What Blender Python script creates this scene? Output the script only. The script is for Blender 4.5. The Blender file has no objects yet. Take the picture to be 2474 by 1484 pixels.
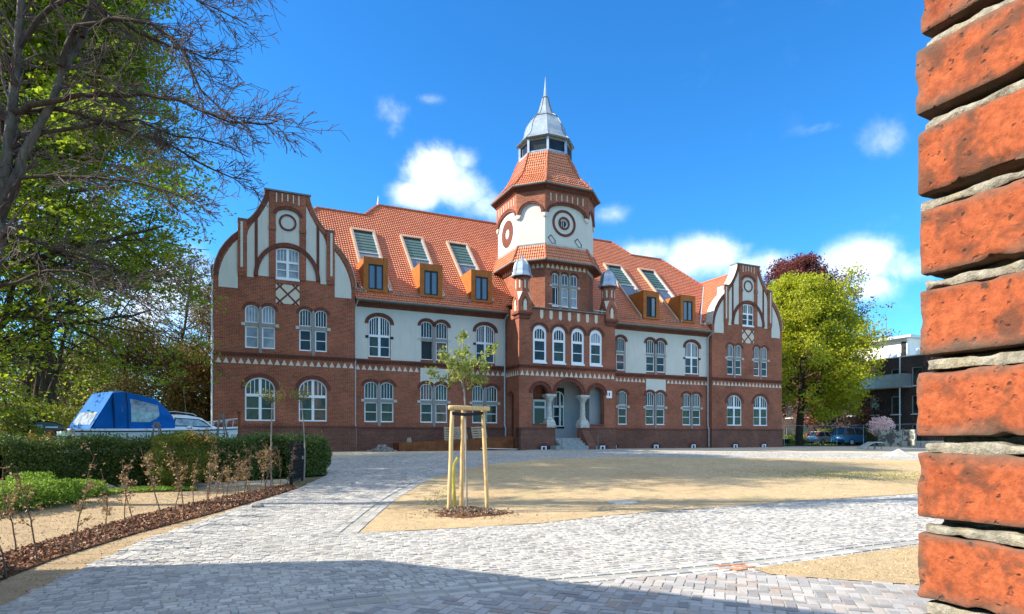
import bpy, math, random
import numpy as np
from mathutils import Vector, geometry
PI = math.pi
SC = bpy.context.scene
COL = SC.collection

# ------------------------------------------------------------------ camera
F_, HZ_, CX_ = 1493.0, 1055.0, 1237.0            # focal length, horizon row and centre column of a 2474 px wide frame
EYE = 1.6
cam = bpy.data.cameras.new("camera")
co = bpy.data.objects.new("camera", cam)
COL.objects.link(co)
co.location = (0, 0, EYE)
co.rotation_euler = (PI / 2, 0, 0)
cam.sensor_width = 36.0
cam.lens = 36.0 * F_ / 2474.0
cam.shift_y = (HZ_ - 742.0) / 2474.0
cam.clip_start = 0.05
cam.clip_end = 3000
SC.camera = co

# ------------------------------------------------------------------ light
PH = math.radians(25.0)
CD = Vector((math.cos(PH), math.sin(PH), 0))      # along the facade
CN = Vector((math.sin(PH), -math.cos(PH), 0))     # out of the facade
BETA, ELEV = math.radians(18.0), math.radians(35.0)
sh = -CD * math.cos(BETA) - CN * math.sin(BETA)   # horizontal direction towards the sun
SUN = Vector((sh.x * math.cos(ELEV), sh.y * math.cos(ELEV), math.sin(ELEV)))
sd = bpy.data.lights.new("sun", 'SUN')
so = bpy.data.objects.new("sun", sd)
COL.objects.link(so)
sd.energy = 5.0
sd.angle = math.radians(0.5)
sd.color = (1.0, 0.90, 0.76)
so.rotation_euler = SUN.to_track_quat('Z', 'Y').to_euler()
so.location = SUN * 60

W = bpy.data.worlds.new("World")
SC.world = W
W.use_nodes = True
nt = W.node_tree
nt.nodes.clear()
def wn(t, **k):
    n = nt.nodes.new(t)
    for a, b in k.items():
        setattr(n, a, b)
    return n
sky = wn('ShaderNodeTexSky', sky_type='NISHITA', sun_disc=False)
sky.sun_elevation = ELEV
sky.sun_rotation = math.atan2(SUN.x, SUN.y)
sky.air_density = 1.0
sky.dust_density = 0.25
sky.ozone_density = 2.4
L_ = nt.links.new
geo = wn('ShaderNodeTexCoord')
sat = wn('ShaderNodeHueSaturation')
sat.inputs['Saturation'].default_value = 1.25
sat.inputs['Value'].default_value = 1.0
L_(sky.outputs[0], sat.inputs['Color'])
tint = wn('ShaderNodeMix', data_type='RGBA', blend_type='MULTIPLY')
tint.inputs[0].default_value = 1.0
L_(sat.outputs[0], tint.inputs[6])
tint.inputs[7].default_value = (0.50, 1.08, 1.38, 1)
def wmath(op, a, b=None, c=None, clamp=False):
    n = wn('ShaderNodeMath', operation=op, use_clamp=clamp)
    for i, v in enumerate((a, b, c)):
        if v is None: continue
        if isinstance(v, (int, float)): n.inputs[i].default_value = v
        else: L_(v, n.inputs[i])
    return n.outputs[0]
# clouds: soft masses that stand in given compass directions of the sky (direction vectors), broken up by noise
def pdir(x, y):
    v = Vector(((x - CX_) / F_, 1.0, (HZ_ - y) / F_))
    return v.normalized()
nz = wn('ShaderNodeTexNoise'); nz.inputs['Scale'].default_value = 9.0; nz.inputs['Detail'].default_value = 9; nz.inputs['Roughness'].default_value = 0.64
nz.inputs['Distortion'].default_value = 0.25
L_(geo.outputs['Generated'], nz.inputs['Vector'])
tot = None
# (x, y, half width, half height, weight)
CL = [(1060, 420, 100, 85, 1.1), (1010, 475, 90, 45, 1.0), (1115, 460, 95, 70, 1.0), (1180, 500, 120, 60, .75), (1110, 385, 70, 45, .8),
      (1560, 610, 130, 45, .7), (1700, 615, 150, 65, .9), (1850, 640, 150, 60, .75), (2060, 635, 150, 75, .95), (2090, 695, 120, 60, .75), (2190, 640, 150, 70, .7), (1980, 730, 230, 70, .5),
      (945, 270, 70, 50, .40), (1040, 240, 60, 18, .36), (955, 315, 45, 35, .34), (1470, 515, 60, 35, .60), (2150, 330, 90, 70, .42), (1980, 310, 90, 22, .30), (2135, 535, 70, 30, .36),
      (300, 700, 420, 200, .75), (100, 520, 300, 160, .6), (1900, 560, 500, 50, .22), (2050, 440, 80, 30, .2)]
# unseen cloud added behind and overhead to whiten and lift the ambient light (direction vector, angular half sizes)
CL = [(pdir(x, y), a / F_ * pdir(x, y).y, b / F_ * pdir(x, y).y, w) for x, y, a, b, w in CL] + \
     [(Vector(v).normalized(), a, b, w) for v, a, b, w in (((-.9, -1, .5), .35, .25, .9), ((1.3, -.5, .45), .35, .2, .9), ((.1, -.3, 1.1), .95, .75, 1.3))]
for c, ra, rb, w in CL:
    right = Vector((0, 0, 1)).cross(c).normalized() * -1
    up = right.cross(c).normalized()
    d1 = wn('ShaderNodeVectorMath', operation='DOT_PRODUCT'); L_(geo.outputs['Generated'], d1.inputs[0]); d1.inputs[1].default_value = tuple(right / ra)
    d2 = wn('ShaderNodeVectorMath', operation='DOT_PRODUCT'); L_(geo.outputs['Generated'], d2.inputs[0]); d2.inputs[1].default_value = tuple(up / rb)
    d3 = wn('ShaderNodeVectorMath', operation='DOT_PRODUCT'); L_(geo.outputs['Generated'], d3.inputs[0]); d3.inputs[1].default_value = tuple(c)
    e1 = wmath('MULTIPLY', d1.outputs['Value'], d1.outputs['Value'])
    e2 = wmath('MULTIPLY', d2.outputs['Value'], d2.outputs['Value'])
    r = wmath('SQRT', wmath('ADD', e1, e2))
    m = wmath('MULTIPLY', wmath('SUBTRACT', 1.25, r, clamp=True), w)
    m = wmath('MULTIPLY', m, wmath('GREATER_THAN', d3.outputs['Value'], 0.0))
    tot = m if tot is None else wmath('MAXIMUM', tot, m)
dens = wmath('ADD', tot, wmath('MULTIPLY', wmath('SUBTRACT', nz.outputs['Fac'], 0.5), 1.9))
ms = wn('ShaderNodeMapRange'); ms.interpolation_type = 'SMOOTHSTEP'
ms.inputs['From Min'].default_value = 0.22; ms.inputs['From Max'].default_value = 1.15
L_(dens, ms.inputs['Value'])
gate = wmath('MULTIPLY', ms.outputs[0], wmath('MULTIPLY', tot, 1.45, clamp=True))
nz2 = wn('ShaderNodeTexNoise'); nz2.inputs['Scale'].default_value = 12.0; nz2.inputs['Detail'].default_value = 5
L_(geo.outputs['Generated'], nz2.inputs['Vector'])
ccol = wn('ShaderNodeMix', data_type='RGBA')
ccol.inputs[6].default_value = (5.6, 6.6, 8.0, 1); ccol.inputs[7].default_value = (9.0, 9.2, 9.5, 1)
cm = wn('ShaderNodeMapRange'); cm.inputs['From Min'].default_value = 0.38; cm.inputs['From Max'].default_value = 0.62
L_(nz2.outputs['Fac'], cm.inputs['Value']); L_(cm.outputs[0], ccol.inputs[0])
mixc = wn('ShaderNodeMix', data_type='RGBA')
L_(wmath('MULTIPLY', gate, 0.94), mixc.inputs[0]); L_(tint.outputs[2], mixc.inputs[6]); L_(ccol.outputs[2], mixc.inputs[7])
bg = wn('ShaderNodeBackground'); bg.inputs['Strength'].default_value = 0.095
wo = wn('ShaderNodeOutputWorld')
L_(mixc.outputs[2], bg.inputs['Color']); L_(bg.outputs[0], wo.inputs['Surface'])

SC.view_settings.view_transform = 'Standard'
SC.view_settings.look = 'None'
SC.view_settings.gamma = 1.0
SC.view_settings.exposure = 1.15
SC.cycles.max_bounces = 6
SC.cycles.transparent_max_bounces = 8
SC.cycles.use_denoising = True

# ------------------------------------------------------------------ materials
MATS = {}
class NM:
    """small helper round a material's node tree"""
    def __init__(s, name, rough=0.8, metal=0.0, spec=0.3):
        s.m = bpy.data.materials.new(name); s.m.use_nodes = True
        s.t = s.m.node_tree
        s.b = s.t.nodes['Principled BSDF']
        s.b.inputs['Roughness'].default_value = rough
        s.b.inputs['Metallic'].default_value = metal
        s.b.inputs['Specular IOR Level'].default_value = spec
        MATS[name] = s.m
    def n(s, t, **k):
        x = s.t.nodes.new(t)
        for a, b in k.items(): setattr(x, a, b)
        return x
    def l(s, a, b): s.t.links.new(a, b)
    def coord(s, kind='UV', scale=(1, 1, 1), rot=(0, 0, 0)):
        c = s.n('ShaderNodeTexCoord'); m = s.n('ShaderNodeMapping')
        m.inputs['Scale'].default_value = scale; m.inputs['Rotation'].default_value = rot
        s.l(c.outputs[kind], m.inputs['Vector']); return m.outputs[0]
    def noise(s, v, scale, detail=4, rough=.55, dist=0.0):
        x = s.n('ShaderNodeTexNoise'); x.inputs['Scale'].default_value = scale; x.inputs['Detail'].default_value = detail
        x.inputs['Roughness'].default_value = rough; x.inputs['Distortion'].default_value = dist
        s.l(v, x.inputs['Vector']); return x
    def ramp(s, f, stops):
        r = s.n('ShaderNodeValToRGB'); e = r.color_ramp.elements
        while len(e) < len(stops): e.new(0.5)
        for i, (p, c) in enumerate(stops):
            e[i].position = p; e[i].color = (c[0], c[1], c[2], 1) if not isinstance(c, (int, float)) else (c, c, c, 1)
        s.l(f, r.inputs['Fac']); return r.outputs['Color']
    def mix(s, f, a, b, bt='MIX'):
        x = s.n('ShaderNodeMix', data_type='RGBA', blend_type=bt)
        for i, v in ((0, f), (6, a), (7, b)):
            if isinstance(v, (int, float)): x.inputs[i].default_value = v
            elif isinstance(v, tuple): x.inputs[i].default_value = (v[0], v[1], v[2], 1)
            else: s.l(v, x.inputs[i])
        return x.outputs[2]
    def math(s, op, a, b=None, clamp=False):
        x = s.n('ShaderNodeMath', operation=op, use_clamp=clamp)
        for i, v in enumerate((a, b)):
            if v is None: continue
            if isinstance(v, (int, float)): x.inputs[i].default_value = v
            else: s.l(v, x.inputs[i])
        return x.outputs[0]
    def bump(s, h, strength=.5, dist=.02):
        x = s.n('ShaderNodeBump'); x.inputs['Strength'].default_value = strength; x.inputs['Distance'].default_value = dist
        s.l(h, x.inputs['Height']); s.l(x.outputs[0], s.b.inputs['Normal'])
    def col(s, c):
        if isinstance(c, tuple): s.b.inputs['Base Color'].default_value = (c[0], c[1], c[2], 1)
        else: s.l(c, s.b.inputs['Base Color'])
    def rgh(s, c): s.l(c, s.b.inputs['Roughness'])

def plain(name, c, rough=.6, metal=0, spec=.3, var=.12, scale=6.0, bump=0.0, kind='Object'):
    m = NM(name, rough, metal, spec)
    v = m.coord(kind)
    n = m.noise(v, scale, 5, .6)
    lo = tuple(x * (1 - var) for x in c); hi = tuple(min(1, x * (1 + var)) for x in c)
    m.col(m.ramp(n.outputs['Fac'], [(.3, lo), (.7, hi)]))
    if bump: m.bump(n.outputs['Fac'], bump, .02)
    return m.m

def brick_mat(name, c1, c2, mortar, bw=.24, bh=.077, ms=.012, stain=.35, blotch=(.75, 1.2)):
    m = NM(name, .85, 0, .25)
    v = m.coord('UV')
    b = m.n('ShaderNodeTexBrick')
    b.offset = .5; b.squash = 1
    b.inputs['Scale'].default_value = 1.0
    b.inputs['Brick Width'].default_value = bw; b.inputs['Row Height'].default_value = bh
    b.inputs['Mortar Size'].default_value = ms / 2; b.inputs['Mortar Smooth'].default_value = .2
    b.inputs['Bias'].default_value = -.15
    b.inputs['Color1'].default_value = (*c1, 1); b.inputs['Color2'].default_value = (*c2, 1); b.inputs['Mortar'].default_value = (*mortar, 1)
    m.l(v, b.inputs['Vector'])
    n = m.noise(v, .55, 6, .65, .4)
    k = m.ramp(n.outputs['Fac'], [(.3, blotch[0]), (.7, blotch[1])])
    c = m.mix(1.0, b.outputs['Color'], k, 'MULTIPLY')
    n2 = m.noise(v, 9, 4, .7)
    k2 = m.ramp(n2.outputs['Fac'], [(.3, .72), (.72, 1.25)])
    c = m.mix(stain * 1.4, c, m.mix(1.0, c, k2, 'MULTIPLY'))
    n3 = m.noise(v, 1.7, 8, .7, 1.0)
    c = m.mix(m.ramp(n3.outputs['Fac'], [(.60, 0.0), (.78, .35)]), c, (.42, .34, .30))
    m.col(c)
    m.bump(m.math('SUBTRACT', m.math('MULTIPLY', n2.outputs['Fac'], .25), b.outputs['Fac']), .55, .012)
    return m.m
brick_mat('brick', (.36, .086, .036), (.21, .052, .026), (.36, .27, .20), ms=.015, stain=.6, blotch=(.70, 1.22))
brick_mat('brick_plinth', (.21, .068, .042), (.12, .044, .032), (.30, .23, .18), ms=.013, blotch=(.65, 1.15))
brick_mat('brick_trim', (.185, .052, .032), (.12, .038, .026), (.15, .10, .08), bw=.075, bh=.24, ms=.010)
brick_mat('brick_dark', (.060, .036, .032), (.028, .020, .019), (.03, .026, .024), bw=.30, bh=.10, ms=.02, blotch=(.6, 1.4))
brick_mat('brick_pale', (.55, .33, .28), (.45, .27, .22), (.5, .42, .38), bw=.3, bh=.1)

def plaster(name, c, var=.05):
    m = NM(name, .9, 0, .15)
    v = m.coord('UV')
    n = m.noise(v, .8, 7, .65, .3); n2 = m.noise(v, 40, 3, .6)
    c1 = tuple(x * (1 - var) for x in c); c2 = tuple(min(1, x * (1 + var)) for x in c)
    vs = m.coord('UV', (2.6, .35, 1)); n3 = m.noise(vs, 1.6, 6, .65, .2)
    cc = m.ramp(n.outputs['Fac'], [(.3, c1), (.7, c2)])
    m.col(m.mix(m.ramp(n3.outputs['Fac'], [(.52, 0.0), (.75, .30)]), cc, (c[0] * .62, c[1] * .60, c[2] * .56)))
    m.bump(n2.outputs['Fac'], .12, .006)
    return m.m
plaster('plaster', (.60, .585, .53))
plaster('plaster_cream', (.64, .56, .46), .07)
plaster('plaster_grey', (.42, .42, .41))
plaster('plaster_white', (.80, .81, .80))
plain('stone_grey', (.26, .25, .23), .85, var=.18, scale=9, bump=.2)
plain('stone_light', (.48, .46, .41), .85, var=.25, scale=7, bump=.25)
plain('white_paint', (.80, .81, .83), .4, spec=.45, var=.03)
plain('black_line', (.02, .02, .022), .7)
plain('zinc', (.36, .42, .47), .38, .65, .5, var=.22, scale=2.2)
plain('zinc_bright', (.50, .53, .55), .42, .5, .5, var=.12, scale=3)
plain('zinc_dark', (.17, .17, .16), .5, .4, .4, var=.2, scale=3)
plain('corten', (.36, .115, .020), .6, .0, .25, var=.18, scale=2.4)
plain('corten_dark', (.19, .062, .020), .8, .0, .3, var=.45, scale=2.2, bump=.2)
plain('frame_dark', (.016, .017, .020), .45)
plain('steps', (.30, .31, .30), .9, var=.2, scale=5, bump=.2)
plain('mortar', (.42, .38, .30), .95, var=.4, scale=60, bump=.8)

def tile_mat(name, c1, c2, c3, w=.16):
    m = NM(name, .42, 0, .55)
    c = m.n('ShaderNodeTexCoord')
    sp = m.n('ShaderNodeSeparateXYZ'); m.l(c.outputs['UV'], sp.inputs[0])
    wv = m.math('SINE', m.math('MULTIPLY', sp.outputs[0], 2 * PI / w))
    b = m.n('ShaderNodeTexBrick'); b.offset = 0
    b.inputs['Scale'].default_value = 1; b.inputs['Brick Width'].default_value = w; b.inputs['Row Height'].default_value = .25
    b.inputs['Mortar Size'].default_value = 0.0; b.inputs['Bias'].default_value = 0
    b.inputs['Color1'].default_value = (*c1, 1); b.inputs['Color2'].default_value = (*c2, 1)
    m.l(c.outputs['UV'], b.inputs['Vector'])
    n = m.noise(c.outputs['UV'], 1.1, 6, .65)
    col = m.mix(m.ramp(n.outputs['Fac'], [(.35, 0.0), (.75, .6)]), b.outputs['Color'], c3)
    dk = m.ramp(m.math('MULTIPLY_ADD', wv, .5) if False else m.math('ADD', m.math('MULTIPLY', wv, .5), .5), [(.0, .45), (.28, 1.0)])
    n5 = m.noise(c.outputs['UV'], 3.2, 8, .75, .5)
    col = m.mix(m.ramp(n5.outputs['Fac'], [(.56, 0.0), (.72, .55)]), col, (.26, .12, .07))
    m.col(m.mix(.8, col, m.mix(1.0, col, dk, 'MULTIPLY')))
    m.bump(wv, 1.0, .03)
    m.b.inputs['Coat Weight'].default_value = .18; m.b.inputs['Coat Roughness'].default_value = .25
    return m.m
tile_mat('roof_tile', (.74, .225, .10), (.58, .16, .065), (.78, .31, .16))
tile_mat('roof_tile_shade', (.34, .10, .055), (.26, .075, .04), (.36, .13, .08))
plain('ridge_tile', (.42, .12, .055), .6, var=.2, scale=8)
plain('roof_grey', (.20, .17, .15), .8, var=.2, scale=4)

def glass(name, c, var, rough=.05):
    m = NM(name, rough, 0, .32)
    v = m.coord('Object')
    n = m.noise(v, .9, 3, .5, .5)
    m.col(m.ramp(n.outputs['Fac'], [(.35, c), (.5, var), (.68, c)]))
    return m.m
glass('pane_dark', (.010, .012, .014), (.030, .034, .036))
glass('pane_curtain', (.20, .23, .26), (.34, .38, .42), .10)
glass('pane_warm', (.022, .016, .015), (.20, .085, .06))  # reddish reflections painted into the glass colour
glass('pane_green', (.014, .018, .016), (.055, .065, .05))  # greenish reflections painted into the glass colour
glass('pane_sky', (.06, .08, .10), (.10, .13, .16), .02)  # blue-grey base colour stands in for reflected sky
def blinds():
    m = NM('louvre_glass', .12, .0, .6)
    v = m.coord('UV')
    w = m.n('ShaderNodeTexWave', wave_type='BANDS', bands_direction='Y', wave_profile='SAW'); w.inputs['Scale'].default_value = 1.0 / .36 / 3.18 * 5.0
    m.l(v, w.inputs['Vector'])
    m.col(m.ramp(w.outputs['Fac'], [(.0, (.012, .03, .028)), (.22, (.05, .12, .105)), (.9, (.09, .20, .17))]))
    m.bump(w.outputs['Fac'], .3, .02)
blinds()

def leaf_mat(name, c1, c2, c3, trans=.45):
    m = NM(name, .55, 0, .35)
    oi = m.n('ShaderNodeNewGeometry')
    v = m.coord('Object')
    n = m.noise(v, 1.3, 3, .5)
    c = m.ramp(oi.outputs['Random Per Island'], [(0, c1), (.5, c2), (1, c3)])
    c = m.mix(m.ramp(n.outputs['Fac'], [(.35, 0.0), (.65, .55)]), c, c3)
    m.col(c)
    tr = m.n('ShaderNodeBsdfTranslucent'); m.l(c, tr.inputs['Color'])
    mx = m.n('ShaderNodeMixShader'); mx.inputs[0].default_value = trans
    out = m.t.nodes['Material Output']
    m.l(m.b.outputs[0], mx.inputs[1]); m.l(tr.outputs[0], mx.inputs[2]); m.l(mx.outputs[0], out.inputs['Surface'])
    return m.m
leaf_mat('leaf_maple', (.12, .19, .016), (.22, .31, .022), (.36, .43, .03), .6)
leaf_mat('leaf_bright', (.20, .26, .010), (.33, .37, .012), (.44, .44, .02))
leaf_mat('leaf_copper', (.10, .018, .022), (.15, .035, .035), (.22, .07, .05))
leaf_mat('leaf_red', (.16, .030, .018), (.25, .07, .03), (.34, .13, .06))
leaf_mat('leaf_olive', (.09, .10, .018), (.14, .145, .03), (.21, .17, .05), .3)
leaf_mat('leaf_brownish', (.11, .085, .035), (.17, .13, .05), (.21, .19, .06), .3)
leaf_mat('leaf_yellowgreen', (.16, .20, .02), (.24, .27, .03), (.30, .31, .045))
leaf_mat('leaf_laurel', (.035, .070, .012), (.075, .13, .022), (.17, .22, .05), .25)
leaf_mat('leaf_box', (.075, .11, .012), (.14, .18, .02), (.24, .26, .04), .3)
leaf_mat('leaf_perennial', (.10, .20, .015), (.17, .30, .03), (.26, .38, .04), .35)
leaf_mat('leaf_dry', (.16, .075, .03), (.28, .15, .065), (.38, .28, .13), .3)
leaf_mat('leaf_orange', (.26, .11, .012), (.38, .19, .02), (.30, .25, .04), .3)
leaf_mat('leaf_sapling', (.16, .23, .03), (.26, .32, .05), (.36, .38, .10), .4)
leaf_mat('blossom', (.88, .42, .48), (.94, .62, .64), (.95, .86, .82), .4)
leaf_mat('leaf_grass', (.13, .22, .02), (.20, .30, .03), (.28, .36, .05), .3)
def bark(name, c1, c2, sc=9):
    m = NM(name, .9, 0, .15)
    v = m.coord('Object', (1, 1, .25))
    n = m.noise(v, sc, 7, .7, .5)
    m.col(m.ramp(n.outputs['Fac'], [(.32, c1), (.68, c2)])); m.bump(n.outputs['Fac'], .7, .03)
bark('bark', (.05, .042, .032), (.17, .15, .12))
bark('bark_twig', (.075, .055, .050), (.17, .13, .12))
bark('bark_dark', (.030, .022, .016), (.095, .070, .048))
bark('bark_pale', (.22, .19, .16), (.38, .34, .30), 20)
bark('bark_brown', (.11, .07, .05), (.20, .14, .10), 20)
def wood(name, c1, c2):
    m = NM(name, .65, 0, .3)
    v = m.coord('Object', (12, 12, 1.1))
    n = m.noise(v, 3.0, 6, .6, 1.2)
    v2 = m.coord('Object')
    k = m.noise(v2, 7, 2, .5)
    c = m.ramp(n.outputs['Fac'], [(.3, c1), (.7, c2)])
    c = m.mix(m.ramp(k.outputs['Fac'], [(.70, 0.0), (.76, .7)]), c, (.16, .08, .03))
    m.col(c); m.bump(n.outputs['Fac'], .25, .01)
wood('pine_wood', (.52, .32, .12), (.74, .52, .26))
wood('pallet_wood', (.30, .22, .15), (.45, .35, .24))
wood('old_wood', (.16, .12, .09), (.28, .22, .17))

def ground_mat(name, c1, c2, c3, fine=60, bump=.5, scale=1.0, patch=None):
    m = NM(name, .95, 0, .1)
    v = m.coord('Object')
    n = m.noise(v, .35 * scale, 6, .6, .3); n2 = m.noise(v, fine, 5, .75); n3 = m.noise(v, 4.5 * scale, 5, .7)
    c = m.ramp(n.outputs['Fac'], [(.3, c1), (.52, c2), (.72, c3)])
    c = m.mix(.85, c, m.mix(1.0, c, m.ramp(n2.outputs['Fac'], [(.28, .50), (.72, 1.45)]), 'MULTIPLY'))
    c = m.mix(.7, c, m.mix(1.0, c, m.ramp(n3.outputs['Fac'], [(.3, .72), (.7, 1.25)]), 'MULTIPLY'))
    nf = m.noise(v, 1.4 * scale, 8, .78, .8)
    c = m.mix(m.ramp(nf.outputs['Fac'], [(.50, 0.0), (.66, .45)]), c, (c3[0] * .62, c3[1] * .60, c3[2] * .55))
    if patch:
        n4 = m.noise(v, .5, 5, .65, .6)
        c = m.mix(m.ramp(n4.outputs['Fac'], [(.55, 0.0), (.68, .55)]), c, patch)
    m.col(c); m.bump(n2.outputs['Fac'], bump, .03)
ground_mat('soil_lawn', (.47, .34, .19), (.55, .41, .24), (.51, .385, .21), 55, 1.0, patch=(.40, .35, .17))
ground_mat('soil_garden', (.36, .27, .17), (.44, .33, .20), (.42, .30, .17), 50, .9)
ground_mat('sand', (.40, .36, .28), (.46, .41, .32), (.50, .46, .37), 60, .5)
ground_mat('earth', (.13, .11, .07), (.16, .14, .08), (.12, .15, .05), 30, .5)
ground_mat('joint_sand', (.30, .29, .26), (.36, .35, .31), (.40, .38, .34), 80, .5)
ground_mat('mulch', (.10, .045, .025), (.15, .075, .04), (.20, .11, .06), 40, 1.0)
ground_mat('heap_sand', (.36, .34, .31), (.42, .39, .35), (.46, .43, .38), 40, .4)
ground_mat('asphalt', (.085, .09, .095), (.10, .105, .11), (.13, .13, .13), 60, .4)
def stone_set(name, stops, rough=.8):
    m = NM(name, rough, 0, .25)
    g = m.n('ShaderNodeNewGeometry')
    v = m.coord('Object')
    n = m.noise(v, 45, 4, .7); n2 = m.noise(v, .6, 5, .6)
    c = m.ramp(g.outputs['Random Per Island'], stops)
    c = m.mix(.5, c, m.mix(1.0, c, m.ramp(n.outputs['Fac'], [(.3, .70), (.7, 1.25)]), 'MULTIPLY'))
    c = m.mix(.8, c, m.mix(1.0, c, m.ramp(n2.outputs['Fac'], [(.32, .82), (.68, 1.12)]), 'MULTIPLY'))
    m.col(c); m.bump(n.outputs['Fac'], .4, .01)
stone_set('granite_sett', [(0, (.27, .26, .245)), (.35, (.37, .355, .325)), (.7, (.42, .405, .37)), (.9, (.48, .46, .41)), (1, (.30, .27, .23))])
stone_set('clinker', [(0, (.20, .195, .195)), (.3, (.30, .285, .27)), (.55, (.36, .35, .335)), (.78, (.42, .39, .36)), (.96, (.30, .24, .20)), (1, (.24, .22, .215))])
stone_set('clinker_red', [(0, (.34, .13, .07)), (.5, (.45, .22, .12)), (1, (.50, .30, .20))])
stone_set('leaf_litter', [(0, (.10, .045, .025)), (.4, (.22, .10, .05)), (.8, (.34, .18, .10)), (1, (.46, .34, .24))])
stone_set('chips', [(0, (.13, .085, .055)), (.5, (.22, .15, .10)), (1, (.40, .32, .24))])
stone_set('rubble', [(0, (.22, .20, .18)), (1, (.45, .40, .34))])
stone_set('stubble', [(0, (.32, .23, .12)), (.5, (.46, .35, .19)), (.9, (.54, .43, .25)), (1, (.36, .36, .14))])
# ------------------------------------------------------------------ mesh helpers
class Fr:
    """a frame: u along, v up (z), w out of the face"""
    def __init__(s, o, ux, n):
        s.o, s.ux, s.n = Vector(o), Vector(ux).normalized(), Vector(n).normalized()
    def P(s, u, v, w=0.0):
        return s.o + s.ux * u + s.n * w + Vector((0, 0, v))
class MB:
    def __init__(s):
        s.v, s.f, s.uv, s.mi, s.mats = [], [], [], [], []
        s.cur = 0
    def mat(s, name):
        if name not in s.mats: s.mats.append(name)
        s.cur = s.mats.index(name); return s
    def face(s, pts, uv=None):
        i = len(s.v)
        s.v.extend([tuple(p) for p in pts]); s.f.append(list(range(i, i + len(pts)))); s.uv.append(uv); s.mi.append(s.cur)
    def prism(s, fr, poly, w0, w1, sides=True, back=False, side_uv=None):
        """polygon (u,v) in the frame, from depth w0 out to w1"""
        a = sum(poly[i][0] * poly[(i + 1) % len(poly)][1] - poly[(i + 1) % len(poly)][0] * poly[i][1] for i in range(len(poly)))
        if a < 0: poly = poly[::-1]
        if len(poly) <= 4 and a != 0:
            s.face([fr.P(u, v, w1) for u, v in poly])
            if back: s.face([fr.P(u, v, w0) for u, v in poly[::-1]])
        else:
            for t in geometry.tessellate_polygon([[Vector((u, v, 0)) for u, v in poly]]):
                q = [poly[k] for k in t]
                if (q[1][0] - q[0][0]) * (q[2][1] - q[0][1]) - (q[2][0] - q[0][0]) * (q[1][1] - q[0][1]) < 0: q = q[::-1]
                s.face([fr.P(u, v, w1) for u, v in q])
                if back: s.face([fr.P(u, v, w0) for u, v in q[::-1]])
        if sides:
            for i in range(len(poly)):
                p, q = poly[i], poly[(i + 1) % len(poly)]
                s.face([fr.P(*p, w0), fr.P(*q, w0), fr.P(*q, w1), fr.P(*p, w1)])
    def plate(s, fr, outer, holes, w, depth=0.16, reveal=True):
        """flat wall with holes; each hole gets reveals going back by depth"""
        loops = [outer] + holes
        flat = [p for l in loops for p in l]
        for t in geometry.tessellate_polygon([[Vector((u, v, 0)) for u, v in l] for l in loops]):
            q = [flat[k] for k in t]
            if (q[1][0] - q[0][0]) * (q[2][1] - q[0][1]) - (q[2][0] - q[0][0]) * (q[1][1] - q[0][1]) < 0: q = q[::-1]
            s.face([fr.P(u, v, w) for u, v in q])
        if reveal:
            for h in holes:
                for i in range(len(h)):
                    p, q = h[i], h[(i + 1) % len(h)]
                    s.face([fr.P(*p, w), fr.P(*q, w), fr.P(*q, w - depth), fr.P(*p, w - depth)])
    def box(s, fr, u0, u1, v0, v1, w0, w1):
        P = fr.P
        a = [P(u0, v0, w0), P(u1, v0, w0), P(u1, v1, w0), P(u0, v1, w0), P(u0, v0, w1), P(u1, v0, w1), P(u1, v1, w1), P(u0, v1, w1)]
        for q in ((4, 5, 6, 7), (1, 0, 3, 2), (0, 4, 7, 3), (5, 1, 2, 6), (7, 6, 2, 3), (0, 1, 5, 4)):
            s.face([a[i] for i in q])
    def ring(s, fr, inner, outer, w0, w1, closed=False, uvlen=True):
        """band between two polylines of equal length (u,v)"""
        n = len(inner); acc = 0.0
        for i in range(n if closed else n - 1):
            j = (i + 1) % n
            L = math.dist(outer[i], outer[j]); wd = math.dist(inner[i], outer[i])
            uv = [(acc, 0), (acc + L, 0), (acc + L, wd), (acc, wd)]
            s.face([fr.P(*inner[i], w1), fr.P(*inner[j], w1), fr.P(*outer[j], w1), fr.P(*outer[i], w1)], uv)
            s.face([fr.P(*outer[i], w1), fr.P(*outer[j], w1), fr.P(*outer[j], w0), fr.P(*outer[i], w0)])
            s.face([fr.P(*inner[j], w1), fr.P(*inner[i], w1), fr.P(*inner[i], w0), fr.P(*inner[j], w0)])
            acc += L
        if not closed:
            for i in (0, n - 1):
                s.face([fr.P(*inner[i], w0), fr.P(*inner[i], w1), fr.P(*outer[i], w1), fr.P(*outer[i], w0)])
    def tube(s, pts, rad, k=8, caps=True):
        pts = [Vector(p) for p in pts]
        if isinstance(rad, (int, float)): rad = [rad] * len(pts)
        rings = []; ref = None
        for i, p in enumerate(pts):
            d = (pts[min(i + 1, len(pts) - 1)] - pts[max(i - 1, 0)]).normalized()
            if ref is None: ref = Vector((0, 0, 1)) if abs(d.z) < .9 else Vector((1, 0, 0))
            a = d.cross(ref)
            if a.length < 1e-4: a = d.cross(Vector((0, 1, 0)))
            a.normalize(); b = a.cross(d).normalized(); ref = b
            rings.append([p + (a * math.cos(2 * PI * j / k) + b * math.sin(2 * PI * j / k)) * rad[i] for j in range(k)])
        base = len(s.v)
        for r in rings: s.v.extend([tuple(x) for x in r])
        for i in range(len(pts) - 1):
            for j in range(k):
                a0 = base + i * k + j; a1 = base + i * k + (j + 1) % k
                s.f.append([a0, a0 + k, a1 + k, a1]); s.uv.append(None); s.mi.append(s.cur)
        if caps:
            s.f.append([base + j for j in range(k)]); s.uv.append(None); s.mi.append(s.cur)
            s.f.append([base + (len(pts) - 1) * k + j for j in range(k)][::-1]); s.uv.append(None); s.mi.append(s.cur)
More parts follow.
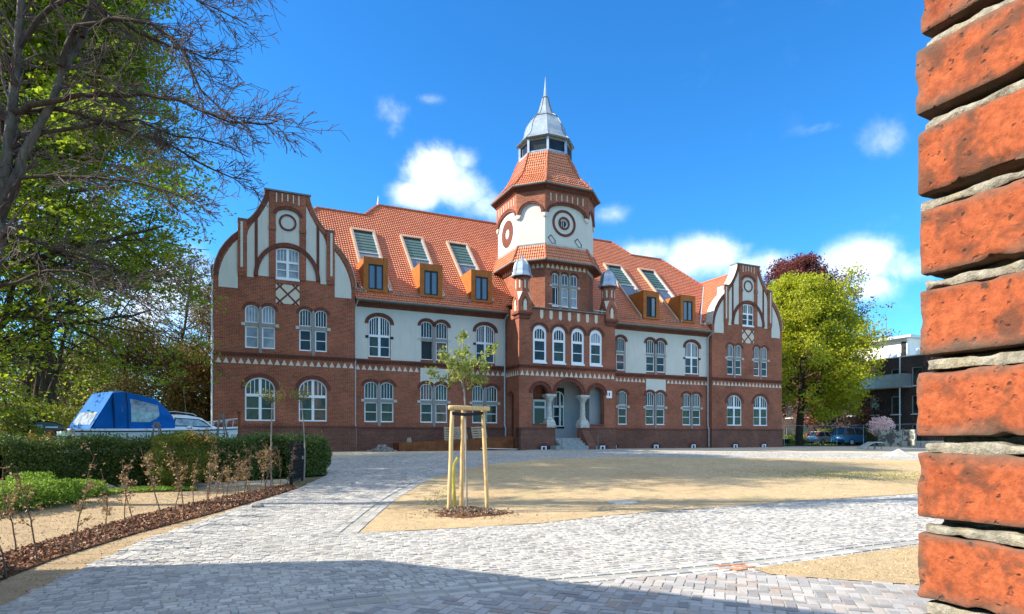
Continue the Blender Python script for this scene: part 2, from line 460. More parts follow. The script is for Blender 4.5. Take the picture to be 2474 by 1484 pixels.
    def loft(s, rings, cap0=False, cap1=False, close=True):
        for a, b in zip(rings[:-1], rings[1:]):
            n = len(a)
            for i in range(n if close else n - 1):
                j = (i + 1) % n
                s.face([a[i], a[j], b[j], b[i]])
        if cap0: s.face(rings[0][::-1])
        if cap1: s.face(rings[-1])
    def build(s, name, parent=None, smooth=False, mat=None, merge=False):
        me = bpy.data.meshes.new(name)
        me.from_pydata(s.v, [], s.f)
        for m in (s.mats or [mat]): me.materials.append(MATS[m])
        n = len(me.polygons)
        me.polygons.foreach_set('material_index', s.mi)
        if smooth: me.polygons.foreach_set('use_smooth', [True] * n)
        uvl = me.uv_layers.new(name='UVMap')
        co_ = np.array(s.v, dtype=float)
        uvs = []
        for poly, uv in zip(s.f, s.uv):
            if uv is not None: uvs.extend(uv); continue
            p = co_[poly]
            a = p[1] - p[0]; nn = np.zeros(3)
            for k in range(1, len(poly) - 1): nn += np.cross(p[k] - p[0], p[k + 1] - p[0])
            l = np.linalg.norm(nn)
            nn = nn / l if l > 1e-12 else np.array((0, 0, 1.))
            if abs(nn[2]) > .97: t = np.array((1., 0, 0)); b = np.array((0, 1., 0))
            else:
                t = np.array((-nn[1], nn[0], 0)); t /= np.linalg.norm(t); b = np.cross(nn, t)
            for q in p: uvs.append((q @ t, q @ b))
        uvl.data.foreach_set('uv', np.array(uvs, dtype='f').ravel())
        me.update()
        if merge:
            import bmesh
            bm = bmesh.new(); bm.from_mesh(me); bmesh.ops.remove_doubles(bm, verts=bm.verts, dist=1e-4); bm.to_mesh(me); bm.free()
        o = bpy.data.objects.new(name, me); COL.objects.link(o)
        if parent: o.parent = parent
        return o
def raw(name, V, F, mats, mi=None, parent=None, smooth=False, uv=None):
    """fast numpy mesh of equal-sized faces"""
    V = np.asarray(V, dtype='f'); F = np.asarray(F, dtype='i'); k = F.shape[1]
    me = bpy.data.meshes.new(name)
    me.vertices.add(len(V)); me.vertices.foreach_set('co', V.ravel())
    me.loops.add(F.size); me.loops.foreach_set('vertex_index', F.ravel())
    me.polygons.add(len(F)); me.polygons.foreach_set('loop_start', np.arange(0, F.size, k, dtype='i'))
    for m in mats: me.materials.append(MATS[m])
    if mi is not None: me.polygons.foreach_set('material_index', np.asarray(mi, dtype='i'))
    me.polygons.foreach_set('use_smooth', np.full(len(F), smooth))
    me.update(calc_edges=True); me.validate()
    o = bpy.data.objects.new(name, me); COL.objects.link(o)
    if parent: o.parent = parent
    return o
def tag(o, label=None, cat=None, group=None, kind=None):
    for k, v in (('label', label), ('category', cat), ('group', group), ('kind', kind)):
        if v: o[k] = v
    return o
def empty(name, loc=(0, 0, 0), rz=0.0, **k):
    o = bpy.data.objects.new(name, None); COL.objects.link(o)
    o.location = loc; o.rotation_euler = (0, 0, rz); o.empty_display_size = .3
    return tag(o, **k)
def copy_tree(o, parent=None):
    c = o.copy(); COL.objects.link(c); c.parent = parent
    for ch in o.children: copy_tree(ch, c)
    return c

# ------------------------------------------------------------------ the lie of the land
Z0 = 37.3; X0 = -379.0 / F_ * Z0
FRONT = Vector((X0, Z0, 0))                 # foot of the facade where the left gable meets the wing
def tt(X, Y): return (X - X0) * CN.x + (Y - Z0) * CN.y       # metres in front of the facade
def gz(X, Y): return .72 * min(1.0, max(0.0, (26.0 - tt(X, Y)) / 22.0))
def G(x, y, dz=0.0):
    """the point of the ground seen at (x, y) of the 2474 px wide photograph"""
    h = 0.0
    for _ in range(40):
        Y = (EYE - h) * F_ / (y - HZ_); X = (x - CX_) / F_ * Y; h = .5 * h + .5 * gz(X, Y)
    return Vector((X, Y, h + dz))
def at(x, y, Y): return Vector(((x - CX_) / F_ * Y, Y, EYE + (HZ_ - y) / F_ * Y))
def clip(poly, fn):
    out = []
    for i in range(len(poly)):
        p, q = poly[i], poly[(i + 1) % len(poly)]; a, b = fn(p), fn(q)
        if a >= 0: out.append(p)
        if (a >= 0) != (b >= 0):
            k = a / (a - b); out.append((p[0] + (q[0] - p[0]) * k, p[1] + (q[1] - p[1]) * k))
    return out
def sheet(name, poly, mat, dz, **k):
    mb = MB().mat(mat)
    for fn in ((lambda p: tt(*p) - 26,), (lambda p: 26 - tt(*p), lambda p: tt(*p) - 4), (lambda p: 4 - tt(*p),)):
        q = poly
        for g in fn: q = clip(q, g)
        if len(q) < 3: continue
        for t in geometry.tessellate_polygon([[Vector((a, b, 0)) for a, b in q]]):
            r = [q[i] for i in t]
            if (r[1][0] - r[0][0]) * (r[2][1] - r[0][1]) - (r[2][0] - r[0][0]) * (r[1][1] - r[0][1]) < 0: r = r[::-1]
            mb.face([(a, b, gz(a, b) + dz) for a, b in r], [(a, b) for a, b in r])
    return tag(mb.build(name), **k)
def pip(poly, X, Y):
    X = np.asarray(X); Y = np.asarray(Y); r = np.zeros(X.shape, bool); n = len(poly)
    for i in range(n):
        x1, y1 = poly[i]; x2, y2 = poly[(i + 1) % n]
        if y1 == y2: continue
        c = ((y1 > Y) != (y2 > Y)) & (X < (x2 - x1) * (Y - y1) / (y2 - y1) + x1)
        r ^= c
    return r
def gzv(X, Y):
    return .72 * np.clip((26.0 - ((X - X0) * CN.x + (Y - Z0) * CN.y)) / 22.0, 0, 1)

# ------------------------------------------------------------------ the brick building
BLD = empty('brick_building', FRONT, PH, label='red brick building with curved gables, white plaster panels and a clock tower', cat='building')
FA = Fr((0, 0, 0), (1, 0, 0), (0, -1, 0))                 # facade frame; w = metres in front of the wing
def circ(u, v, ru, rv, a0, a1, n):
    return [(u + ru * math.cos(a0 + (a1 - a0) * i / n), v + rv * math.sin(a0 + (a1 - a0) * i / n)) for i in range(n + 1)]
def arch(u0, u1, v0, vs, vt, n=14):
    """opening outline, anticlockwise from bottom left"""
    c = (u0 + u1) / 2
    return [(u0, v0), (u1, v0)] + circ(c, vs, (u1 - u0) / 2, vt - vs, 0, PI, n)
def inset(u0, u1, v0, vs, vt, d, db=None):
    return arch(u0 + d, u1 - d, v0 + (d if db is None else db), vs, vt - d)
def half_arc_v(u, u0, u1, vs, vt):
    c = (u0 + u1) / 2; k = min(1, abs(u - c) / ((u1 - u0) / 2)); return vs + (vt - vs) * math.sqrt(max(0, 1 - k * k))
R_ = random.Random(5)
PANES = ['pane_dark', 'pane_green', 'pane_dark', 'pane_warm', 'pane_green', 'pane_dark']
def sash(mb, fr, u0, u1, v0, vs, vt, w, th=.055, bars=0, hbars=(), arched=True, bw=.028, dep=.05):
    """one white casement: rim plus glazing bars"""
    o = arch(u0, u1, v0, vs, vt) if arched else [(u0, v0), (u1, v0), (u1, vt), (u0, vt)]
    i = inset(u0, u1, v0, vs, vt, th) if arched else [(u0 + th, v0 + th), (u1 - th, v0 + th), (u1 - th, vt - th), (u0 + th, vt - th)]
    mb.ring(fr, i, o, w - dep, w, closed=True)
    for b in range(bars):
        u = u0 + th + (u1 - u0 - 2 * th) * (b + 1) / (bars + 1)
        mb.box(fr, u - bw / 2, u + bw / 2, v0 + th, (half_arc_v(u, u0, u1, vs, vt) if arched else vt) - th + .01, w - dep, w - .012)
    for hv in hbars:
        mb.box(fr, u0 + th, u1 - th, hv - bw / 2, hv + bw / 2, w - dep, w - .014)
def pane(fr, poly, w, name_mat, parent):
    mb = MB().mat(name_mat); mb.prism(fr, poly, w - .01, w, sides=False); return mb.build('pane', parent)
def hood(mb, fr, u0, u1, vs, vt, th, w0, w1, drop=0.0):
    c = (u0 + u1) / 2; ru = (u1 - u0) / 2; rv = vt - vs
    a = math.atan2(drop, ru)
    n = 16
    mb.ring(fr, circ(c, vs, ru, rv, PI + a, -a, n), circ(c, vs, ru + th, rv + th, PI + a, -a, n), w0, w1)
HOLES = {}          # frame key -> list of holes
def win_double(fr, key, c, v0=2.48, tr0=3.71, tr1=3.90, vt=4.95, lw=.81, gap=.18, w=0.0, mats=None, hoodw=True, ears=True, openleft=False, halfonly=None):
    """two arched casement columns split by a grey stone cross"""
    h = gap / 2; vs = vt - .27
    cols = [(c - h - lw, c - h), (c + h, c + h + lw)]
    if halfonly: cols = [cols[halfonly - 1]]
    f = MB().mat('white_paint')
    pw = w - .14
    for k, (a, b) in enumerate(cols):
        HOLES.setdefault(key, []).append(arch(a, b, v0, vs, vt))
        sash(f, fr, a, b, tr1, vs, vt, w - .07, bars=3)
        if openleft and k == 0:
            f.ring(fr, [(a + .03, v0 + .03), (b - .03, v0 + .03), (b - .03, tr0 - .03), (a + .03, tr0 - .03)], [(a, v0), (b, v0), (b, tr0), (a, tr0)], w - .12, w - .07, closed=True)
            f.box(fr, a + .03, a + .07, v0 + .04, tr0 - .04, w - .7, w - .1)
        else:
            sash(f, fr, a, b, v0, vs, tr0, w - .07, th=.075, hbars=((v0 + tr0) / 2 + .01,), arched=False, bw=.045)
        f.box(fr, a, b, v0 - .05, v0 + .04, w - .10, w - .02)
    wn_ = f.build('window', BLD)
    for k, (a, b) in enumerate(cols):
        m = (mats or [R_.choice(PANES), R_.choice(PANES)])
        pane(fr, arch(a, b, tr1, vs, vt), pw + .03, m[0], wn_)
        if openleft and k == 0: pane(fr, [(a, v0), (b, v0), (b, tr0), (a, tr0)], w - .155, 'frame_dark', wn_)  # open casement: near-black sheet stands for the unlit room behind
        else: pane(fr, [(a, v0), (b, v0), (b, tr0), (a, tr0)], pw + .03, m[1] if k == 0 else m[-1], wn_)
    g = MB().mat('stone_grey')
    u0, u1 = cols[0][0], cols[-1][1]
    if not halfonly:
        g.prism(fr, [(c - h, v0 - .22), (c, v0 - .28), (c + h, v0 - .22), (c + h, vs + .10), (c, vs + .24), (c - h, vs + .10)], w - .05, w + .035)
    g.box(fr, u0, u1, tr0, tr1, w - .15, w + .012)
    if ears:
        g.mat('stone_light')
        g.box(fr, u0 - .20, u0, tr0 + .005, tr1 - .01, w - .05, w + .03)
        g.box(fr, u1, u1 + .20, tr0 + .005, tr1 - .01, w - .05, w + .03)
    g.build('stone_cross', wn_)
    return cols
def win_wide(fr, key, u0, u1, v0, vt, w=0.0, t0=3.84, t1=4.0, mats=None, spring=None, bars=2, ears=False):
    vs = spring if spring else vt - (u1 - u0) * .42
    HOLES.setdefault(key, []).append(arch(u0, u1, v0, vs, vt, 20))
    f = MB().mat('white_paint'); c = (u0 + u1) / 2; q = w - .06
    f.ring(fr, inset(u0, u1, v0, vs, vt, .075), arch(u0, u1, v0, vs, vt), q - .06, q, closed=True)
    f.box(fr, c - .075, c + .075, v0 + .05, vt - .06, q - .06, q + .005)
    f.box(fr, u0 + .05, u1 - .05, t0, t1, q - .06, q + .012)
    for a, b in ((u0 + .075, c - .075), (c + .075, u1 - .075)):
        for k in range(bars):
            u = a + (b - a) * (k + 1) / (bars + 1)
            f.box(fr, u - .018, u + .018, t1, half_arc_v(u, u0, u1, vs, vt) - .05, q - .05, q - .012)
        hb = (v0 + t0) / 2 + .02
        f.box(fr, a, b, hb - .022, hb + .022, q - .05, q - .012)
    f.box(fr, u0, u1, v0 - .05, v0 + .05, w - .10, w - .015)
    o = f.build('window', BLD)
    m = mats or [R_.choice(PANES) for _ in range(3)]
    pane(fr, arch(u0, u1, t0, vs, vt), w - .105, m[0], o)
    pane(fr, [(u0, v0), (c, v0), (c, t0), (u0, t0)], w - .105, m[1], o)
    pane(fr, [(c, v0), (u1, v0), (u1, t0), (c, t0)], w - .105, m[2], o)
    if ears:
        g = MB().mat('brick_dark')
        g.box(fr, u0 - .19, u0, t0 - .09, t0 + .07, w - .05, w + .03); g.box(fr, u1, u1 + .19, t0 - .09, t0 + .07, w - .05, w + .03)
        g.build('stone_ear', o)
    return o
TRI = MB().mat('plaster_cream')
def triangles(fr, ua, ub, n, v0=5.66, v1=5.97, w=0.0, k=.40):
    st = (ub - ua) / n
    for i in range(n):
        c = ua + st * (i + .5)
        TRI.prism(fr, [(c - st * k, v0), (c + st * k, v0), (c, v1)], w - .01, w + .018)
TRIM = MB().mat('brick_trim')
def moulding(fr, u0, u1, w=0.0, v0=6.05, v1=6.27):
    TRIM.box(fr, u0, u1, v0 + .07, v1 - .06, w - .02, w + .07)
    TRIM.box(fr, u0, u1, v1 - .06, v1, w - .02, w + .12)
    n = max(1, int((u1 - u0) / .16))
    for i in range(n):
        a = u0 + (u1 - u0) * (i + .25) / n
        TRIM.box(fr, a, a + (u1 - u0) / n * .5, v0, v0 + .07, w - .02, w + .06)

WALL = MB().mat('brick')
PLA = MB().mat('plaster')
PL = MB().mat('brick_plinth')
def flush():
    global TRI, TRIM, WALL, PLA, PL
    for m, nm in ((WALL, 'wing_wall'), (PLA, 'plaster_panel'), (TRI, 'triangle_frieze'), (TRIM, 'brick_moulding'), (PL, 'plinth')):
        if m.f: m.build(nm, BLD)
    TRI = MB().mat('plaster_cream'); TRIM = MB().mat('brick_trim'); WALL = MB().mat('brick'); PLA = MB().mat('plaster'); PL = MB().mat('brick_plinth')
# ---------------- gables (centre, key)
def gable(c, key, wrnd):
    W_ = .45
    fr = Fr((c, 0, 0), (1, 0, 0), (0, -1, 0))
    half = [(3.80, .0), (3.80, 10.45), (3.84, 10.62), (3.77, 11.0), (3.68, 11.35), (3.50, 11.82), (3.22, 12.27), (2.90, 12.67), (2.58, 12.96), (2.57, 13.60), (2.17, 13.62),
            (1.98, 13.78), (1.82, 13.98), (1.60, 14.33), (1.42, 14.68), (1.30, 14.98), (1.22, 15.25), (1.20, 15.47)]
    outer = [(-a, b) for a, b in half] + [(a, b) for a, b in half[::-1]]
    outer = [outer[-1]] + outer[:-1]
    # lower floor windows and the upper pairs
    win_wide(fr, key, -2.24, -.67, 2.48, 4.92, W_, mats=[wrnd.choice(PANES) for _ in range(3)])
    win_wide(fr, key, .60, 2.17, 2.48, 4.92, W_, mats=[wrnd.choice(PANES) for _ in range(3)] if key != 'LG' else ['pane_warm', 'pane_green', 'pane_warm'])
    cur = ['pane_curtain', 'pane_curtain', 'pane_curtain'] if key == 'LG' else None
    win_double(fr, key, -1.45, 6.54, 7.77, 7.96, 8.96, .70, .17, W_, mats=cur)
    win_double(fr, key, 1.40, 6.54, 7.77, 7.96, 8.96, .68, .19, W_)
    HOLES[key].append(arch(-.63, .63, 10.6, 12.15, 12.34))
    f = MB().mat('white_paint'); q = W_ - .05
    f.ring(fr, inset(-.63, .63, 10.6, 12.15, 12.34, .07), arch(-.63, .63, 10.6, 12.15, 12.34), q - .06, q, closed=True)
    f.box(fr, -.07, .07, 10.65, 12.3, q - .06, q + .005)
    for a, b in ((-.56, -.07), (.07, .56)):
        f.box(fr, a, b, 11.48, 11.60, q - .06, q); f.box(fr, a, b, 11.06, 11.11, q - .05, q - .01)
        for k in (1, 2): f.box(fr, a + (b - a) * k / 3 - .015, a + (b - a) * k / 3 + .015, 11.6, 12.25, q - .05, q - .01)
    f.box(fr, -.65, .65, 10.5, 10.62, W_ - .08, W_ + .03)
    o = f.build('window', BLD)
    pane(fr, arch(-.63, .63, 10.6, 12.15, 12.34), W_ - .10, 'pane_curtain' if key == 'LG' else 'pane_green', o)
    wl = MB().mat('brick')
    wl.plate(fr, outer, HOLES[key], W_)
    # thickness of the parapet and returns
    for i in range(len(outer)):
        p, q2 = outer[i], outer[(i + 1) % len(outer)]
        if p[1] < .1 and q2[1] < .1: continue
        wl.face([fr.P(*p, W_), fr.P(*q2, W_), fr.P(*q2, -.2), fr.P(*p, -.2)])
    wl.plate(fr, outer, [], -.2, reveal=False)
    wl.build('gable_wall', BLD)
    # coping that follows the curve
    cp = MB().mat('stone_light')
    up = [p for p in half if p[1] > 10.4]
    for s in (-1, 1):
        for a, b in zip(up[:-1], up[1:]):
            d = Vector((b[0] - a[0], b[1] - a[1])).normalized(); nrm = Vector((d.y, -d.x)) * .03
            if abs(a[0] - b[0]) < .02 and b[1] - a[1] > .5: nrm = nrm * .8
            qd = [(a[0] - nrm.x * .1, a[1] - nrm.y * .1), (a[0] + nrm.x, a[1] + nrm.y), (b[0] + nrm.x, b[1] + nrm.y), (b[0] - nrm.x * .1, b[1] - nrm.y * .1)]
            cp.prism(fr, [(s * x, y) for x, y in qd], -.26, W_ + .07, back=True)
    cp.mat('zinc_dark').box(fr, -1.27, 1.27, 15.47, 15.56, -.26, W_ + .10)
    for s in (-1, 1): cp.box(fr, s * 2.37 - .24, s * 2.37 + .24, 13.62, 13.68, -.26, W_ + .13)
    cp.build('gable_coping', BLD)
    # brick bands, piers and arches standing proud
    t = MB().mat('brick_trim')
    for s in (-1, 1):
        pp = [(s * x, y) for x, y in up if y < 15.5]
        inn = []
        for k, (x, y) in enumerate(up):
            a = up[max(0, k - 1)]; b = up[min(len(up) - 1, k + 1)]
            d = Vector((b[0] - a[0], b[1] - a[1])).normalized(); inn.append((s * (x - d.y * .25), y + d.x * .25))
        lo = [i for i, p in enumerate(up) if p[1] <= 12.97]; hi = [i for i, p in enumerate(up) if p[0] <= 2.17]
        for idx in (lo, hi): t.ring(fr, [inn[i] for i in idx], [pp[i] for i in idx], W_ - .02, W_ + .05)
        t.mat('brick')
        t.prism(fr, [(s * 2.14, 10.72), (s * 2.60, 10.72), (s * 2.60, 13.60), (s * 2.14, 13.60)], W_ - .02, W_ + .10)
        t.prism(fr, [(s * 2.18, 10.52), (s * 2.56, 10.52), (s * 2.60, 10.72), (s * 2.14, 10.72)], W_ - .02, W_ + .07)
        t.mat('brick_trim').prism(fr, [(s * 1.59, 11.6), (s * 1.73, 11.3), (s * 1.73, 13.75), (s * 1.59, 13.95)], W_ - .02, W_ + .05)
        t.mat('brick').prism(fr, [(s * .64, 10.6), (s * .99, 10.6), (s * .99, 15.45), (s * .64, 15.45)], W_ - .02, W_ + .055)
        t.box(fr, s * .815 - .19, s * .815 + .19, 13.3, 13.5, W_ - .02, W_ + .10)
    t.prism(fr, arch(-.64, .64, 14.58, 14.6, 14.62)[:2] + [(.64, 15.45), (-.64, 15.45)], W_ - .02, W_ + .055)
    t.prism(fr, [(-.64, 14.20)] + circ(0, 14.20, .62, .33, PI, 0, 12) + [(.64, 14.20), (.64, 14.60), (-.64, 14.60)], W_ - .02, W_ + .052)
    t.mat('brick_trim').ring(fr, circ(0, 14.2, .60, .31, PI, 0, 12), circ(0, 14.2, .80, .52, PI, 0, 12), W_ - .02, W_ + .08)
    t.ring(fr, circ(0, 10.6, 1.57, 1.80, PI, 0, 26), circ(0, 10.6, 1.78, 2.03, PI, 0, 26), W_ - .02, W_ + .09)
    t.ring(fr, circ(0, 13.79, .37, .37, 0, 2 * PI, 28)[:-1], circ(0, 13.79, .48, .48, 0, 2 * PI, 28)[:-1], W_ - .02, W_ + .05, closed=True)
    hood(t, fr, -2.24, -.67, 4.26, 4.92, .24, W_ - .02, W_ + .022); hood(t, fr, .60, 2.17, 4.26, 4.92, .24, W_ - .02, W_ + .022)
    for cc, lw, gp in ((-1.45, .70, .17), (1.40, .68, .19)):
        for a in (cc - gp / 2 - lw, cc + gp / 2): hood(t, fr, a, a + lw, 8.69, 8.96, .17, W_ - .02, W_ + .02)
    t.mat('brick').box(fr, -.66, .66, 10.3, 10.48, W_ - .02, W_ + .04)
    t.build('brick_relief', BLD)
    # plaster fields
    p_ = MB().mat('plaster_cream' if False else 'plaster')
    e = .012
    def el(x, a, b, base): return base + b * math.sqrt(max(0, 1 - (x / a) ** 2))
    for s in (-1, 1):
        S = lambda l: [(s * x, y) for x, y in l]
        p_.prism(fr, S([(2.61, 9.80), (3.57, 9.80), (3.57, 10.30), (3.52, 10.72), (3.42, 11.1), (3.27, 11.5), (3.08, 11.85), (2.86, 12.2), (2.61, 12.50)]), W_ - .01, W_ + e)
        p_.prism(fr, S([(2.345, 10.98), (2.47, 10.98), (2.47, 13.50), (2.345, 13.50)]), W_ - .01, W_ + .115)
        p_.prism(fr, S([(1.80, 10.50), (2.14, 10.50), (2.14, 12.75), (2.07, 13.05), (1.95, 13.3), (1.74, 13.62), (1.74, 11.1), (1.80, 10.75)]), W_ - .01, W_ + e)
        p_.prism(fr, S([(1.0, 12.30), (1.2, 12.13), (1.4, 11.90), (1.58, 11.62), (1.58, 13.80), (1.42, 14.08), (1.22, 14.45), (1.0, 14.9)]), W_ - .01, W_ + e)
        p_.prism(fr, S([(1.0, 10.62), (1.56, 10.62), (1.55, 10.9), (1.48, 11.2), (1.36, 11.5), (1.2, 11.77), (1.0, 12.0)]), W_ - .01, W_ + e)
    p_.prism(fr, [(-.635, 12.50), (0, 12.66), (.635, 12.50), (.635, 14.20)] + circ(0, 14.2, .60, .31, 0, PI, 12)[1:-1] + [(-.635, 14.20)], W_ - .01, W_ + e)
    p_.mat('plaster_cream')
    for k in (-.6, -.3, 0, .3, .6):
        p_.box(fr, k - .03, k + .03, (14.85 if abs(k) > .5 else 14.93 if abs(k) > .2 else 15.0), 15.39, W_ - .02, W_ + .075)
    p_.prism(fr, [(-.635, 9.16), (.635, 9.16), (.635, 10.26), (-.635, 10.26)], W_ - .01, W_ + e)
    p_.build('plaster_field', BLD)
    lt = MB().mat('brick_trim')
    for sgn in (-1, 1):
        for off in (-.635 * 1.0, 0, .635):
            # diagonal bars clipped to the square
            pts = []
            for (du, dv) in ((-2, -2 * sgn), (2, 2 * sgn)): pts.append((du + off * 1.32, 9.71 + dv))
            a, b = Vector(pts[0]), Vector(pts[1]); d = (b - a).normalized(); n_ = Vector((-d.y, d.x)) * .045
            q = [tuple(a + n_), tuple(b + n_), tuple(b - n_), tuple(a - n_)]
            for g in (lambda p: p[0] + .635, lambda p: .635 - p[0], lambda p: p[1] - 9.16, lambda p: 10.26 - p[1]): q = clip(q, g) if len(q) > 2 else q
            if len(q) > 2: lt.prism(fr, q, W_ - .01, W_ + .03 + .002 * sgn + .0005 * off)
    lt.build('brick_lattice', BLD)
    triangles(fr, -3.76, 3.76, 20, w=W_)
    moulding(fr, -3.82, 3.82, W_)
    # plinth
    PL.box(fr, -3.86, 3.86, -.2, 2.12, -.2, W_ + .07); TRIM.box(fr, -3.86, 3.86, 2.12, 2.22, -.2, W_ + .10)
gable(-3.88, 'LG', random.Random(1)); flush()
gable(31.37, 'RG', random.Random(2)); flush()

# ---------------- wings
def wing(s0, s1, key, ups, lows, white):
    for kind, c in ups:
        if kind == 'w': win_wide(FA, key, c - .675, c + .675, 6.47, 8.97, 0, t0=7.70, t1=7.84, bars=3, ears=True, spring=8.55)
        elif kind == 'd': win_double(FA, key, c, 6.47, 7.68, 7.85, 8.90, .80, .20, 0, openleft=(c < 10))
        else: win_double(FA, key, c, 6.47, 7.68, 7.85, 8.90, .80, .20, 0, halfonly=2, ears=False)
    for kind, c in lows: win_double(FA, key, c, halfonly=2 if kind == 'h' else None)
    WALL.plate(FA, [(s0, 0), (s1, 0), (s1, 9.6), (s0, 9.6)], HOLES[key], 0)
    hl = HOLES[key]
    # white plaster field of the upper floor, cut round the windows
    bot = 6.33
    cuts = []
    for kind, c in ups:
        if kind == 'w': cuts.append(arch(c - .70, c + .70, 5.5, 8.55, 9.0)); 
        elif kind == 'd': cuts.append([(c - .91, 5.5), (c + .91, 5.5), (c + .91, 8.66)] + circ(c + .5, 8.66, .41, .26, 0, PI, 8)[1:-1] + [(c, 8.7)] + circ(c - .5, 8.66, .41, .26, 0, PI, 8)[1:-1] + [(c - .91, 8.66)])
        else: cuts.append([(c - .5, 5.5), (c + .91, 5.5), (c + .91, 8.66)] + circ(c + .5, 8.66, .41, .26, 0, PI, 8)[1:] + [(c - .5, 8.7)])
    # outline: bottom edge goes up and over each window that reaches down to the band
    pts = [(s0 + .04, bot)]
    for ct in sorted(cuts, key=lambda q: q[0][0]):
        body = ct[2:]
        pts.append((ct[0][0], bot)); pts += [p for p in body[::-1]]
        pts.append((ct[1][0], bot))
    pts += [(s1 - .04, bot), (s1 - .04, 9.47), (s0 + .04, 9.47)]
    cl = []
    for p in pts:
        if not cl or math.dist(p, cl[-1]) > 1e-4: cl.append((min(max(p[0], s0 + .04), s1 - .04), p[1]))
    PLA.prism(FA, cl, -.005, .014)
    for kind, c in ups:
        if kind == 'w': hood(TRIM, FA, c - .675, c + .675, 8.55, 8.97, .22, -.02, .05, .06)
        elif kind == 'd':
            for a in (c - .90, c + .10): hood(TRIM, FA, a, a + .80, 8.62, 8.90, .20, -.02, .05, .02)
        else: hood(TRIM, FA, c + .10, c + .90, 8.62, 8.90, .20, -.02, .05, .02)
    for kind, c in lows:
        for a in ((c - .9, c + .09) if kind != 'h' else (c + .09,)): hood(TRIM, FA, a, a + .81, 4.68, 4.95, .20, -.02, .022)
    a, b = white
    PLA.prism(FA, [(a, 4.98), (a + .02, 5.94), (b - .02, 5.94), (b, 4.98)] + [(b - .06, 5.02)] + circ((a + b) / 2 + .5, 4.72, .44, .42, .6, PI - .3, 8) + circ((a + b) / 2 - .5, 4.72, .44, .42, .3, PI - .6, 8) + [(a + .06, 5.02)], -.005, .013)
    triangles(FA, s0 + .05, a - .05, max(1, round((a - s0) / .365)), v0=5.66, v1=5.96)
    triangles(FA, b + .05, s1 - .03, max(1, round((s1 - b) / .365)), v0=5.66, v1=5.96)
    moulding(FA, s0, s1)
    PL.box(FA, s0, s1, -.2, 2.10, -.2, .07); TRIM.box(FA, s0, s1, 2.10, 2.20, -.2, .10)
    # cornice and gutter
    TRIM.box(FA, s0, s1, 9.47, 9.62, -.02, .10); TRIM.box(FA, s0, s1, 9.62, 9.80, -.02, .20)
wing(-.08, 9.97, 'WL', [('w', 1.475), ('d', 4.98), ('w', 8.5)], [('d', 1.455), ('d', 4.965), ('d', 8.48)], (4.05, 5.92)); flush()
wing(17.33, 27.57, 'WR', [('h', 18.77), ('d', 22.45), ('w', 25.95)], [('h', 18.95), ('d', 22.42), ('d', 25.93)], (21.54, 23.40)); flush()

# ---------------- entrance block
BW = 2.1
CB = 13.66
b0, b1 = 9.97, 17.33
FS = Fr((b0, 0, 0), (0, -1, 0), (-1, 0, 0))      # left flank: u = metres out from the wing
hb = []
for c in (11.47, 12.90, 14.34, 15.77):
    hb.append(arch(c - .50, c + .50, 6.44, 8.42, 8.86))
    f = MB().mat('white_paint'); q = BW - .045
    f.ring(FA, [(c - .36, 6.60), (c + .36, 6.60)] + circ(c, 8.33, .36, .30, 0, PI, 14), arch(c - .5, c + .5, 6.44, 8.42, 8.86), q - .08, q, closed=True)
    f.box(FA, c - .45, c + .45, 7.82, 7.98, q - .08, q - .006)
    for k in (-1, 0, 1): f.box(FA, c + k * .18 - .016, c + k * .18 + .016, 7.98, 8.33 + .3 * math.sqrt(1 - (k * .5) ** 2), q - .06, q - .02)
    f.box(FA, c - .36, c + .36, 7.16, 7.21, q - .06, q - .02)
    f.box(FA, c - .52, c + .52, 6.36, 6.46, BW - .06, BW + .05)
    o = f.build('window', BLD)
    pane(FA, arch(c - .45, c + .45, 7.9, 8.4, 8.8), BW - .11, 'pane_curtain' if c > 15 else R_.choice(PANES), o)
    pane(FA, [(c - .45, 6.5), (c + .45, 6.5), (c + .45, 7.9), (c - .45, 7.9)], BW - .11, R_.choice(['pane_green', 'pane_dark']), o)
    hood(TRIM, FA, c - .5, c + .5, 8.42, 8.86, .16, BW - .02, BW + .03); hood(TRIM, FA, c - .62, c + .62, 8.45, 9.0, .05, BW - .02, BW + .055)
por = [arch(10.93, 12.12, 2.42, 4.42, 4.98, 16), arch(12.66, 14.68, 1.50, 4.42, 5.26, 22), arch(15.26, 16.44, 2.42, 4.42, 5.00, 16)]
# one opening: three arches that meet over the columns
poro = [(10.93, 2.42), (12.00, 2.42), (12.00, 2.2), (12.62, 2.2), (12.62, 1.2), (14.55, 1.2), (14.55, 2.2), (15.20, 2.2), (15.20, 2.42), (16.44, 2.42)] + circ(15.85, 4.42, .59, .58, 0, PI, 16) + [(15.26, 4.40), (14.68, 4.40)] + circ(13.67, 4.42, 1.01, .84, 0, PI, 22) + [(12.66, 4.40), (12.12, 4.40)] + circ(11.525, 4.42, .595, .56, 0, PI, 16)
cl = []
for p in poro:
    if not cl or math.dist(p, cl[-1]) > 1e-4: cl.append(p)
wb = MB().mat('brick')
wb.plate(FA, [(b0, 0), (b1, 0), (b1, 9.95), (b0, 9.95)], hb + [cl], BW, depth=.42)
side_open = [(.12, 1.2), (1.30, 1.2), (1.30, 4.25)] + circ(.71, 4.25, .59, .35, 0, PI, 8)[1:-1] + [(.12, 4.25)]
wb.plate(FS, [(0, 0), (BW, 0), (BW, 9.95), (0, 9.95)], [side_open], 0, depth=.4)
FS2 = Fr((b1, 0, 0), (0, 1, 0), (1, 0, 0))
wb.plate(FS2, [(-BW, 0), (0, 0), (0, 9.95), (-BW, 9.95)], [], 0)
wb.mat('plaster_grey')
wb.box(FA, b0 + .4, b1 - .4, 5.5, 5.6, 0.02, BW - .05)      # porch ceiling
